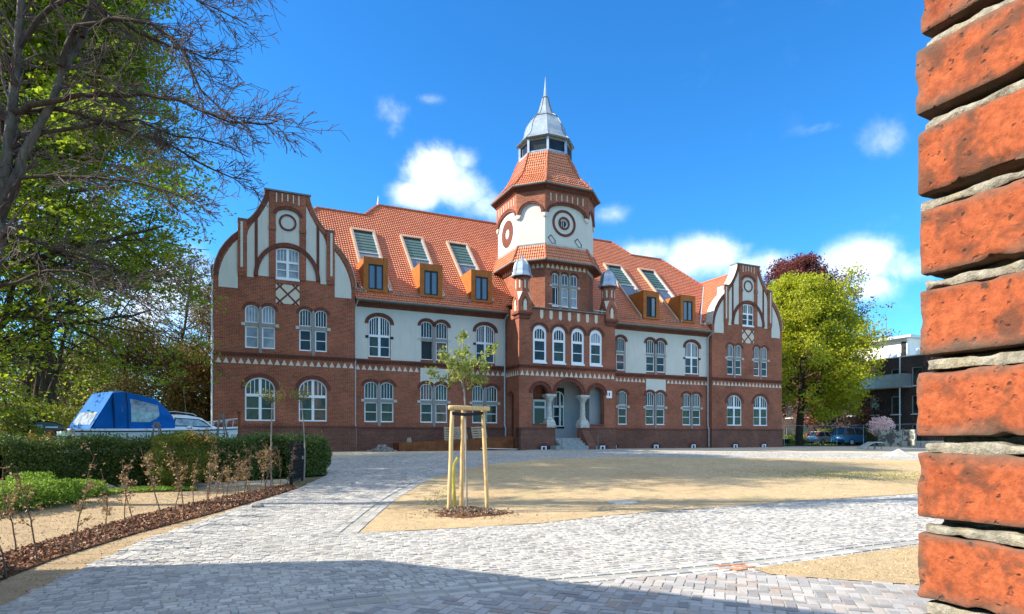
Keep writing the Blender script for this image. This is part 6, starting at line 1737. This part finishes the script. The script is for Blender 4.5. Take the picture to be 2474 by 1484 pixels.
def hs(x, z):
    for a_, b_ in zip(H_[1:-1], H_[2:]):
        if a_[0].x <= x <= b_[0].x + 1e-6:
            k = (x - a_[0].x) / (b_[0].x - a_[0].x); P_ = [p.lerp(q, k) for p, q in zip(a_[:4], b_[:4])]
            for p, q in zip(P_[:-1], P_[1:]):
                if p.z <= z <= q.z + 1e-6: return Vector((x, p.lerp(q, (z - p.z) / (q.z - p.z)).y - .014, z))
    return Vector((x, -.96, z))
m_ = MB().mat('clear_film'); up_ = lambda x: z0c + 1.12 - max(0, x - 1.7) * .25
lo2 = lambda x: z0c + .26 + max(0, x - 2.1) ** 2 * 1.6
xs_ = [1.62, 1.8, 2.0, 2.2, 2.4, 2.5]
for xa, xb in zip(xs_[:-1], xs_[1:]):
    for t0, t1 in ((0, .25), (.25, .5), (.5, .75), (.75, 1)):
        m_.face([hs(xa, lo2(xa) + (up_(xa) - lo2(xa)) * t0), hs(xb, lo2(xb) + (up_(xb) - lo2(xb)) * t0), hs(xb, lo2(xb) + (up_(xb) - lo2(xb)) * t1), hs(xa, lo2(xa) + (up_(xa) - lo2(xa)) * t1)])
m_.build('clear_panel', cn)
m_ = MB().mat('rubber_black')
for x in (1.12, 1.52): m_.tube([Vector((x, -.97, z0c)), Vector((x, -.95, z0c + .75)), Vector((x, -.80, z1 - .04))], .012, 4)
m_.tube([Vector((.42, -1.0, z0c)), Vector((3.02, -.98, z0c))], .012, 4); m_.build('seam', cn)
# outboard motor, tilted up
m_ = MB().mat('engine_black')
def erg(x, w, z0, z1): return [Vector((x, -w, z0)), Vector((x, -w, z1 - .06)), Vector((x, -w * .6, z1)), Vector((x, w * .6, z1)), Vector((x, w, z1 - .06)), Vector((x, w, z0))]
m_.loft([erg(-1.0, .12, zs - .06, zs + .16), erg(-.90, .19, zs - .14, zs + .30), erg(-.6, .22, zs - .10, zs + .38), erg(-.3, .22, zs - .04, zs + .32), erg(-.05, .19, zs + .0, zs + .22)], True, True); m_.loft([erg(-.5, .1, zs - .5, zs - .05), erg(-.2, .12, zs - .5, zs + .0)], True, True)
en = m_.build('outboard_motor', boat); m_ = MB().mat('engine_red'); m_.box(CF, -.85, -.15, zs - .02, zs + .02, .215, .225); m_.mat('zinc_bright').box(CF, -.8, -.6, zs + .08, zs + .20, .215, .222); m_.box(CF, -.52, -.2, zs + .10, zs + .15, .215, .222); m_.build('engine_trim', en)
m_ = MB().mat('zinc_dark'); m_.box(CF, .1, BL * .9, .75, .83, -.5, -.42); m_.box(CF, .1, BL * .9, .75, .83, .42, .5)
for x in (1.8, 2.5):
    for s in (-1, 1): m_.tube([Vector((x, s * .85, .62)), Vector((x, s * 1.02, .62))], .30, 16)
tr_ = m_.build('boat_trailer'); tr_.location = (Bs.x, Bs.y, 0); tr_.rotation_euler = (0, 0, az); tr_.scale = (BK, 1, 1); tag(tr_, 'low steel trailer carrying the white boat behind the hedge', 'trailer')
# ---------------- rusty steel ramp wall, pallets, rubble
def fc(s, w, h): return FRONT + CD * s + CN * w + Vector((0, 0, h))
def facobj(name, s, w, **k): return empty(name, tuple(fc(s, w, 0)), PH, **k)
rw = facobj('ramp_wall', 2.3, 1.55, label='rust brown steel retaining wall of the access ramp along the facade', cat='retaining wall'); m_ = MB().mat('corten_dark')
m_.prism(CF, [(0, .4), (7.55, .4), (7.55, 1.60), (0, 1.22)], -.06, 0, back=True); m_.box(CF, 0, .06, .4, 1.22, -1.4, -.06)
for k in range(1, 5): m_.box(CF, k * 1.5, k * 1.5 + .012, .45, 1.2, 0, .006)
m_.build('steel_plate', rw); m_ = MB().mat('steps'); m_.prism(CF, [(.06, .4), (7.5, .4), (7.5, 1.5), (.06, .8)], -1.4, -.07, back=True); m_.build('ramp_deck', rw)
m_ = MB().mat('zinc_bright'); m_.tube([Vector((5.2, -.08, .86)), Vector((8.4, -.55, .76))], .03, 6); o = m_.build('metal_rail'); o.location = fc(2.3, 1.55, 0); o.rotation_euler = (0, 0, PH); tag(o, 'thin metal rail lying at the foot of the rusty wall', 'rail')
def pallet(s, w, tilt, lab):
    r = facobj('wooden_pallet', s, w, label=lab, cat='pallet', group='pallets leaning at the ramp'); r.location.z = 1.32; r.rotation_euler = (math.radians(-14), math.radians(tilt), PH)
    for k in range(6):
        m_ = MB().mat('pallet_wood'); m_.box(CF, 0, 1.0, .02 + k * .155, .02 + k * .155 + .10, .0, .022); m_.build('board', r)
    for u in (0, .45, .90):
        m_ = MB().mat('pallet_wood'); m_.box(CF, u, u + .10, .0, .92, -.10, -.002); m_.build('bearer', r)
    return r
pallet(5.15, 1.52, 3, 'wooden pallet leaning against the ramp, the left one'); pallet(7.05, 1.50, -4, 'wooden pallet leaning against the ramp, right of the tree stakes'); pallet(5.75, 1.36, -3, 'wooden pallet half hidden behind the left stake')
rb_ = facobj('rubble_heap', 1.3, 1.3, label='small heap of loose grey paving stones left of the rusty wall', cat='heap'); mb = MB().mat('rubble'); rr = random.Random(4)
for k in range(150):
    u, w_ = rr.gauss(0, .38), rr.gauss(0, .30); h = max(0, .42 - .5 * abs(u) - .5 * abs(w_)) * rr.random(); s = rr.uniform(.05, .09); a = rr.uniform(0, 3)
    fr = Fr((u, w_, 0), (math.cos(a), math.sin(a), 0), (math.sin(a), -math.cos(a), 0)); mb.box(fr, -s, s, .68 + h, .68 + h + s * 1.4, -s, s * .9)
mb.build('stones', rb_)
bk = facobj('paper_sack', 3.0, 1.2, label='upright beige paper sack standing on the ramp wall end', cat='sack'); m_ = MB().mat('pallet_wood'); m_.loft([[Vector((r * math.cos(a), r * .6 * math.sin(a), z)) for a in [2 * PI * i / 12 for i in range(12)]] for r, z in ((.15, .8), (.17, 1.0), (.16, 1.35), (.12, 1.5), (.13, 1.54))], True, True); m_.build('sack_body', bk)
# ---------------- dark apartment block
ab = at(2055, 1075, 67.5); APT = empty('apartment_block', (ab.x, ab.y, .5), math.atan2(CN.y, CN.x), label='dark brick apartment block with a white attic storey and a balcony, at the right', cat='building')
# local x runs along CN (towards the camera), face looks along -CD  -> local +y is CD... face is at y = 0, w = out = -y
A_ = Fr((0, 0, 0), (1, 0, 0), (0, -1, 0)); LN = 26
hs = []; wins = []
for r_, (v0, v1) in enumerate(((.55, 2.3), (3.35, 5.2), (6.15, 8.0))):
    for u in (-8.6, -6.4, -3.2, -.4, 2.2, 4.5, 6.6, 9.8, 12.4): hs.append([(u, v0), (u + 1.05, v0), (u + 1.05, v1), (u, v1)])
m_ = MB().mat('brick_dark'); m_.plate(A_, [(-12, 0), (LN - 12, 0), (LN - 12, 9.1), (-12, 9.1)], hs, 0, depth=.22); m_.box(A_, -12, LN - 12, 0, 9.05, -12, -.24); m_.build('wall', APT)
for h in hs:
    f = MB().mat('stone_grey'); u0, u1, v0, v1 = h[0][0], h[1][0], h[0][1], h[2][1]; f.ring(A_, [(u0 + .08, v0 + .08), (u1 - .08, v0 + .08), (u1 - .08, v1 - .08), (u0 + .08, v1 - .08)], h, -.16, -.10, closed=True); f.mat('plaster_white').box(A_, u0 - .05, u1 + .05, v0 - .06, v0, -.05, .05)
    o = f.build('window', APT); pane(A_, h, -.15, 'pane_dark', o)
m_ = MB().mat('plaster_white'); m_.box(A_, -9, 5.6, 9.1, 11.1, -8, -.9); m_.mat('zinc_bright').box(A_, -12, LN - 12, 9.1, 9.2, -12, .08)
m_.mat('plaster_white').box(A_, 6.8, LN - 12, 9.2, 9.9, -2.5, -.4); at_ = m_.build('attic', APT)
m_ = MB().mat('zinc_bright'); m_.box(A_, -9.5, 6.4, 11.1, 11.35, -8.5, -.2); m_.build('flat_roof', at_)
m_ = MB().mat('frame_dark'); m_.box(A_, -3.0, -.9, 9.3, 10.8, -.95, -.88); m_.box(A_, 5.0, 5.5, 9.3, 10.8, -.95, -.87); m_.build('attic_window', at_)
m_ = MB().mat('zinc'); m_.box(A_, 2.0, 6.6, 6.1, 7.35, 1.3, 1.36); m_.box(A_, 2.0, 2.06, 6.1, 7.35, 0, 1.3); m_.box(A_, 6.54, 6.6, 6.1, 7.35, 0, 1.3); m_.mat('stone_grey').box(A_, 2.0, 6.6, 5.98, 6.1, 0, 1.36); m_.build('balcony', APT)
m_ = MB().mat('zinc_bright'); m_.tube([Vector((6.2, -1.2, .2)), Vector((6.2, -1.2, 9.0))], .06, 8); m_.build('balcony_post', APT)
# pale house left of it, and the old roof behind
ph_ = at(1935, 1075, 82); PHS = empty('pale_house', (ph_.x, ph_.y, .6), math.atan2(CN.y, CN.x), label='low pale pinkish brick house seen under the bright green tree', cat='building')
m_ = MB().mat('brick_pale'); hp = [[(u, 1.0), (u + 1.2, 1.0), (u + 1.2, 2.9), (u, 2.9)] for u in (-3, .6, 4.2)]; m_.plate(A_, [(-8, 0), (8, 0), (8, 5.4), (-8, 5.4)], hp, 0, depth=.2); m_.box(A_, -8, 8, 0, 5.35, -8, -.22); m_.build('wall', PHS)
for h in hp:
    f = MB().mat('white_paint'); f.ring(A_, [(h[0][0] + .1, 1.1), (h[1][0] - .1, 1.1), (h[1][0] - .1, 2.8), (h[0][0] + .1, 2.8)], h, -.15, -.08, closed=True); o = f.build('window', PHS); pane(A_, h, -.13, 'pane_sky', o)
m_ = MB().mat('zinc_bright'); m_.box(A_, -8.3, 8.3, 5.4, 5.6, -8.3, .3); m_.build('roof', PHS)
rp_ = at(2150, 1000, 92); OR = empty('old_house', (rp_.x + 2, rp_.y, .6), PH, label='old house with a grey hipped roof rising behind the flat roofed block', cat='building')
m_ = MB().mat('brick_dark'); m_.box(CF, -7, 9, 0, 12.6, -8, 0); m_.build('wall', OR); m_ = MB().mat('roof_grey')
e_ = [Vector((-7.4, .4 * -1, 12.6)), Vector((9.4, -.4, 12.6)), Vector((9.4, 8.4, 12.6)), Vector((-7.4, 8.4, 12.6))]; r0, r1 = Vector((-2.6, 4, 16.4)), Vector((5, 4, 16.4))
m_.face([e_[0], e_[1], r1, r0]); m_.face([e_[1], e_[2], r1]); m_.face([e_[2], e_[3], r0, r1]); m_.face([e_[3], e_[0], r0]); rf = m_.build('roof', OR)
m_ = MB().mat('zinc_dark')
for p, h in ((r0, 1.6), (r1, 1.0), (Vector((2, 4, 16.4)), 3.4)): m_.tube([p, p + Vector((0, 0, h))], .07, 5)
m_.build('roof_mast', rf)
# ---------------- cars
def car(name, X, Y, rz, prof, green, wd, paint, wheels, label, wr=.33):
    plain(paint[0], paint[1], .28, .25, .5, var=.04); root = empty(name, (X, Y, gz(X, Y)), rz, label=label, cat='car')
    def lay(poly, w, top=1.0):
        return [[Vector((x, s * w, z)) for x, z in poly] for s in (-1, 1)]
    m_ = MB().mat(paint[0]); n = len(prof); W_ = wd / 2
    rings = []
    for k, (s, sh_) in enumerate(((-1, .90), (-1, 1), (1, 1), (1, .90))):
        y = s * (W_ - (.0 if sh_ == 1 else -0.0)) * (1 if sh_ == 1 else 1)
        rings.append([Vector((x * (.985 if sh_ < 1 else 1), s * W_ * (1.0 if sh_ < 1 else .93), z)) for x, z in prof])
    rings = [[Vector((x * .985, -W_ * .93, z)) for x, z in prof]] if False else [[Vector((x * .97, -W_, .30 + (z - .30) * .96)) for x, z in prof], [Vector((x, -W_ * .93, z)) for x, z in prof], [Vector((x, W_ * .93, z)) for x, z in prof], [Vector((x * .97, W_, .30 + (z - .30) * .96)) for x, z in prof]]
    m_.loft(rings, True, True); body = m_.build('body', root)
    gx0, gx1, gz0, gz1, rx0, rx1 = green; m_ = MB().mat('pane_dark')
    m_.loft([[Vector((gx0, s * W_ * .94, gz0)) for s in (-1, 1)] + [Vector((gx1, s * W_ * .94, gz0)) for s in (1, -1)], [Vector((rx0, s * W_ * .80, gz1)) for s in (-1, 1)] + [Vector((rx1, s * W_ * .80, gz1)) for s in (1, -1)]]); m_.build('windows', root)
    m_ = MB().mat(paint[0]); m_.loft([[Vector((rx0 - .03, s * W_ * .81, gz1)) for s in (-1, 1)] + [Vector((rx1 + .04, s * W_ * .81, gz1)) for s in (1, -1)], [Vector((rx0 + .06, s * W_ * .74, gz1 + .07)) for s in (-1, 1)] + [Vector((rx1 - .1, s * W_ * .74, gz1 + .07)) for s in (1, -1)]], True, True)
    def pil(x0, x1, w):
        for s in (-1, 1): m_.face([Vector((x0 - w, s * (W_ * .945 + .004), gz0)), Vector((x0 + w, s * (W_ * .945 + .004), gz0)), Vector((x1 + w, s * (W_ * .805 + .004), gz1)), Vector((x1 - w, s * (W_ * .805 + .004), gz1))])
    for f_ in (0, .36, .68, 1): pil(gx0 + (gx1 - gx0) * f_, rx0 + (rx1 - rx0) * f_, .05)
    m_.build('roof', root)
    for wx in wheels:
        for s in (-1, 1):
            m_ = MB().mat('rubber_black'); m_.tube([Vector((wx, s * (W_ - .20), wr)), Vector((wx, s * (W_ + .012), wr))], wr, 20); t_ = m_.build('wheel', root); m_ = MB().mat('zinc_bright'); m_.tube([Vector((wx, s * (W_ - .02), wr)), Vector((wx, s * (W_ + .02), wr))], wr * .62, 16); m_.build('rim', t_)
    xr = prof[0][0]
    for s in (-1, 1):
        m_ = MB().mat('tail_red'); m_.box(Fr((xr, 0, 0), (0, 1, 0), (-1, 0, 0)), s * W_ * .86 - .08, s * W_ * .86 + .08, .85, 1.2, -.15, .03); m_.build('tail_light', root)
    m_ = MB().mat('white_paint'); m_.box(Fr((xr, 0, 0), (0, 1, 0), (-1, 0, 0)), -.26, .26, .72, .83, -.05, .045); m_.build('number_plate', root)
    m_ = MB().mat('pane_dark'); m_.face([Vector((gx0 - .005, -W_ * .75, gz0 + .04)), Vector((rx0 - .01, -W_ * .66, gz1 - .03)), Vector((rx0 - .01, W_ * .66, gz1 - .03)), Vector((gx0 - .005, W_ * .75, gz0 + .04))]); m_.build('rear_window', root)
    return root
plain('tail_red', (.35, .02, .02), .3)
car('blue_van', px(2024, 61.5), 61.5, math.radians(14), [(-.0, .32), (-.05, .60), (.0, 1.05), (4.0, 1.02), (4.45, .92), (4.62, .72), (4.60, .32)], (.02, 3.95, 1.03, 1.72, .22, 2.95), 1.80, ('paint_blue', (.022, .13, .27)), (.85, 3.75), 'blue van parked in front of the dark flats, tail towards the yard')
car('silver_hatchback', px(1962, 66), 66.0, math.radians(18), [(-.0, .30), (-.06, .60), (.02, .92), (3.1, .90), (3.6, .80), (3.72, .60), (3.68, .30)], (.08, 2.75, .90, 1.36, .34, 2.05), 1.68, ('paint_silver', (.45, .45, .46)), (.62, 3.05), 'small silver hatchback with black roof windows parked left of the blue van', .30)
# ---------------- fences, heap, ramp plate
def panel(p, q, h, label):
    L = (q - p).length; r = empty('mesh_fence', tuple(p), math.atan2(q.y - p.y, q.x - p.x), label=label, cat='fence', group='wire mesh fence panels by the car park'); m_ = MB().mat('zinc_bright')
    m_.tube([Vector((0, 0, 0)), Vector((0, 0, h)), Vector((L, 0, h)), Vector((L, 0, 0))], .022, 5); m_.build('tube_frame', r); m_ = MB().mat('zinc_dark')
    for k in range(1, int(L / .18)): m_.box(CF, k * .18 - .003, k * .18 + .003, .1, h, -.003, .003)
    m_.build('wire_mesh', r); return r
ps = [at(x, 1000, Y) for x, Y in ((1895, 60), (1958, 59.5), (2022, 59), (2086, 57), (2150, 54.5), (2214, 52), (2290, 50))]
for p in ps: p.z = gz(p.x, p.y)
for i, (p, q) in enumerate(zip(ps[:-1], ps[1:])): panel(p, q, 1.95, 'grey wire mesh fence panel, ' + ['beside the brick gable', 'in front of the silver car', 'in front of the blue van', 'right of the blue van', 'in front of the pink magnolia', 'beside the foreground pillar'][i])
# screen of worn boards beside the magnolia
p, q = at(2122, 1000, 53.5), at(2212, 1000, 50.5); L = (q - p); L.z = 0; r = empty('screen_fence', (p.x, p.y, gz(p.x, p.y)), math.atan2(L.y, L.x), label='worn grey screen fence with pale peeling patches below the magnolia', cat='fence')
m = NM('screen', .9); v = m.coord('Object'); n_ = m.noise(v, 2.2, 5, .6, 1.0); m.col(m.ramp(n_.outputs['Fac'], [(.48, (.10, .10, .09)), (.56, (.42, .42, .36))]))
for k in range(3):
    m_ = MB().mat('screen'); u = L.length / 3; m_.box(CF, k * u + .03, (k + 1) * u - .03, .1, 1.45, -.03, .0); m_.build('screen_panel', r); m_ = MB().mat('zinc_dark'); m_.box(CF, k * u - .03, k * u + .03, 0, 1.55, -.05, .02); m_.build('post', r)
g_ = G(2190, 1103); c0 = Vector((g_.x, g_.y + .8, gz(g_.x, g_.y + .8))); V, Fc = [], []
for i in range(13):
    for j in range(36):
        t = i / 12; a = 2 * PI * j / 36; rr_ = t * (1.05 + .14 * math.sin(2 * a + .5) + .08 * math.sin(5 * a)); V.append((rr_ * math.cos(a), rr_ * math.sin(a) * .8, .42 * (1 - t) ** 1.15 * (1 + .06 * math.sin(4 * a)) + .0))
for i in range(12):
    for j in range(36): q_ = i * 36 + j; q1 = i * 36 + (j + 1) % 36; Fc.append((q_, q1, q1 + 36, q_ + 36))
o = raw('sand_heap', V, Fc, ['heap_sand'], smooth=True); o.location = c0; tag(o, 'pale heap of sand on the path near the brick pillar', 'heap')
g_ = G(2132, 1090); o = empty('loading_plate', (g_.x, g_.y + 2.5, gz(g_.x, g_.y + 2.5)), 0, label='light metal ramp plate propped up beside the sand heap', cat='ramp'); Lq = 46 / F_ * (g_.y + 2.5)
m_ = MB().mat('zinc_bright'); m_.loft([[Vector((x, y, z)) for x, y, z in ((0, 0, .02), (0, .9, .02), (0, .9, .08), (0, 0, .08))], [Vector((x, y, z)) for x, y, z in ((Lq * .62, 0, .50), (Lq * .62, .9, .50), (Lq * .62, .9, .56), (Lq * .62, 0, .56))], [Vector((x, y, z)) for x, y, z in ((Lq * 1.05, 0, .50), (Lq * 1.05, .9, .50), (Lq * 1.05, .9, .56), (Lq * 1.05, 0, .56))]], True, True); m_.build('plate', o)
m_ = MB().mat('zinc_dark')
for x in (Lq * .62, Lq): 
    for y in (.05, .85): m_.tube([Vector((x, y, 0)), Vector((x, y, .5))], .03, 6)
m_.build('support', o)
st2 = G(2190, 1082); 
for k in range(3):
    m_ = MB().mat('stone_grey'); rr = random.Random(k); 
    for i in range(9): m_.box(Fr((i * .55, 0, 0), (1, 0, 0), (0, -1, 0)), .02, .52 + rr.uniform(-.04, .02), k * .19, k * .19 + .18, rr.uniform(-.02, .02) - .3, rr.uniform(-.02, .02))
    if k == 0: sw = empty('stone_stack', (st2.x - .4, st2.y, gz(st2.x, st2.y)), .05, label='low stack of grey kerb stones behind the sand heap', cat='stones')
    m_.build('stone_layer', sw)
# ---------------- the brick pillar beside the camera
from mathutils import noise as MN
m = NM('old_brick', .9, 0, .2); v = m.coord('Object')
n1 = m.noise(v, 14, 6, .65, .3); n2 = m.noise(v, 120, 5, .7); n3 = m.noise(v, 30, 4, .6, .6); n4 = m.noise(v, 105, 2, .5); g__ = m.n('ShaderNodeNewGeometry')
c = m.ramp(n1.outputs['Fac'], [(.30, (.19, .045, .020)), (.50, (.34, .088, .034)), (.70, (.22, .055, .024))])
c = m.mix(.75, c, m.mix(1.0, c, m.ramp(n2.outputs['Fac'], [(.30, .45), (.7, 1.4)]), 'MULTIPLY'))
c = m.mix(m.ramp(n3.outputs['Fac'], [(.50, 0.0), (.63, .80)]), c, (.085, .040, .026))
c = m.mix(m.ramp(n4.outputs['Fac'], [(.645, 0.0), (.70, .8)]), c, (.05, .03, .024))
vc = m.n('ShaderNodeVertexColor'); vc.layer_name = 'wear'
c = m.mix(m.math('MULTIPLY', vc.outputs['Color'], m.ramp(n1.outputs['Fac'], [(.35, .55), (.6, 1.0)]), True), c, (.105, .085, .066)); m.col(c)
m.bump(m.math('ADD', m.math('MULTIPLY', n2.outputs['Fac'], .6), m.math('MULTIPLY', m.ramp(n4.outputs['Fac'], [(.62, 0.0), (.72, 1.0)]), -.5)), .8, .003)
m = NM('rough_mortar', .95, 0, .1); v = m.coord('Object'); n1 = m.noise(v, 90, 6, .75); n2 = m.noise(v, 20, 4, .6)
c = m.ramp(n1.outputs['Fac'], [(.3, (.13, .12, .09)), (.55, (.34, .32, .26)), (.75, (.50, .48, .41))]); c = m.mix(m.ramp(n2.outputs['Fac'], [(.55, 0.0), (.7, .5)]), c, (.45, .38, .20)); m.col(c); m.bump(n1.outputs['Fac'], 1.0, .006)
PIL = empty('brick_pillar', (.402, .615, 0), math.atan2(CN.y, CN.x), label='weathered orange red brick pillar filling the right edge, close to the viewer', cat='pillar')
# local x = CN (towards the camera), local y = CD (into the pillar); the visible face is y = 0
CH = .0797; Z1 = 1.592
def rough_block(x0, x1, y0, y1, z0, z1, st, amp, rnd, seed, mat, wear=True, jag=0.0):
    nx, ny, nz_ = [max(2, int(round(abs(b - a) / st))) for a, b in ((x0, x1), (y0, y1), (z0, z1))]
    nx, ny = min(nx, 90), min(ny, 14); V, Fc, Wc = [], [], []
    cx, cy, cz = (x0 + x1) / 2, (y0 + y1) / 2, (z0 + z1) / 2; hx, hy, hz = (x1 - x0) / 2, (y1 - y0) / 2, (z1 - z0) / 2
    rr = random.Random(seed); off = Vector((rr.uniform(-9, 9), rr.uniform(-9, 9), rr.uniform(-9, 9)))
    def add(fn, na, nb):
        base = len(V)
        for i in range(na + 1):
            for j in range(nb + 1):
                p = fn(i / na, j / nb); q = Vector((max(-hx + rnd, min(hx - rnd, p.x)), max(-hy + rnd, min(hy - rnd, p.y)), max(-hz + rnd, min(hz - rnd, p.z)))); d = p - q; d = d.normalized() if d.length > 1e-9 else Vector((0, -1, 0)); s = q + d * rnd
                w = s + off; nn_ = MN.fractal(w * 26, .9, 2.1, 5) * amp + MN.fractal(w * 90, .8, 2.1, 3) * amp * .35; ed = 1 - min(1, min(hx - abs(s.x), hz - abs(s.z)) / (.006 + .016 * max(0, MN.noise(w * 22) + .35)) if abs(s.x) < hx and abs(s.z) < hz else 0)
                chip = max(0, MN.noise(w * 38) - .12) * ed * (amp * 4 + jag); s = s + d * (nn_ - chip); V.append((s.x + cx, s.y + cy, s.z + cz)); Wc.append(max(0, min(1, ed * .9 + (MN.noise(w * 12) > .45) * .2)))
        for i in range(na):
            for j in range(nb): a = base + i * (nb + 1) + j; Fc.append((a, a + nb + 1, a + nb + 2, a + 1))
    L = lambda a, b, t: a + (b - a) * t
    add(lambda s, t: Vector((L(-hx, hx, s), -hy, L(-hz, hz, t))), nx, nz_)
    add(lambda s, t: Vector((-hx, L(-hy, hy, s), L(-hz, hz, t))), ny, nz_)
    add(lambda s, t: Vector((L(-hx, hx, s), L(-hy, hy, t), hz)), nx, ny); add(lambda s, t: Vector((L(-hx, hx, s), L(-hy, hy, t), -hz)), nx, ny)
    return V, Fc, Wc
def pillar_part(fine, name, mat):
    V, Fc, Wc = [], [], []; rr = random.Random(77)
    for k in range(-20, 13):
        z = Z1 + k * CH; f = -3 <= k <= 5
        ins = rr.uniform(-.003, .003)
        if name == 'bricks':
            lens = [.245, .12] if k % 2 else [.12, .245]; x = 0.0 + ins
            for i, l in enumerate(lens):
                # a brick ends 12 mm short of the next one
                v_, f_, w_ = rough_block(x, x + l - .012, 0 + rr.uniform(-.001, .0015), .12, z + .0078, z + .0725, .0028 if (f and x < .13) else .02, .0011, .0035, 100 + k * 5 + i, mat, jag=.004 if x < .05 else 0); b = len(V); V += v_; Fc += [tuple(b + q for q in g) for g in f_]; Wc += w_; x += l
        else:
            gap = rr.uniform(.0025, .0065); v_, f_, w_ = rough_block(.0025 + rr.uniform(-.002, .004), .37, .003 + rr.uniform(0, .004), .12, z - .0082, z + .0076 - gap, .003 if f else .02, .0026, .003, 900 + k, mat); b = len(V); V += v_; Fc += [tuple(b + q for q in g) for g in f_]; Wc += w_
    o = raw(name, V, Fc, [mat], parent=PIL, smooth=True)
    ca = o.data.color_attributes.new('wear', 'FLOAT_COLOR', 'POINT'); ca.data.foreach_set('color', np.repeat(np.array(Wc, dtype='f'), 4)); return o
pillar_part(True, 'bricks', 'old_brick'); pillar_part(True, 'mortar_joints', 'rough_mortar')
m_ = MB().mat('rough_mortar'); m_.box(Fr((0, 0, 0), (1, 0, 0), (0, -1, 0)), .009, .36, 0, 2.62, -.36, -.03); m_.build('pillar_core', PIL)
# ---------------- gatehouse left of and behind the viewer; its shadow lies across the drive
GH = empty('gatehouse', (-10.2, 6.85, 0), 0, label='brick gatehouse beside the entrance, only its shadow reaches the drive', cat='building')
hgt = 6.0; fp = [(-10.2, 6.85), (-4.45, 3.90), (-6.9, 1.0), (-8.5, -7), (-22, -7), (-22, 1.35)]; loc = [(x + 10.2, y - 6.85) for x, y in fp]
m_ = MB().mat('brick'); m_.loft([[Vector((x, y, 0)) for x, y in loc], [Vector((x, y, hgt)) for x, y in loc]], True, True); m_.build('wall', GH)
m_ = MB().mat('roof_tile'); c_ = Vector((-2.5, -7.5, hgt + 1.2)); 
for i in range(6): a, b = loc[i], loc[(i + 1) % 6]; m_.face([Vector((*a, hgt + .003)), Vector((*b, hgt + .003)), c_])
m_.build('roof', GH)
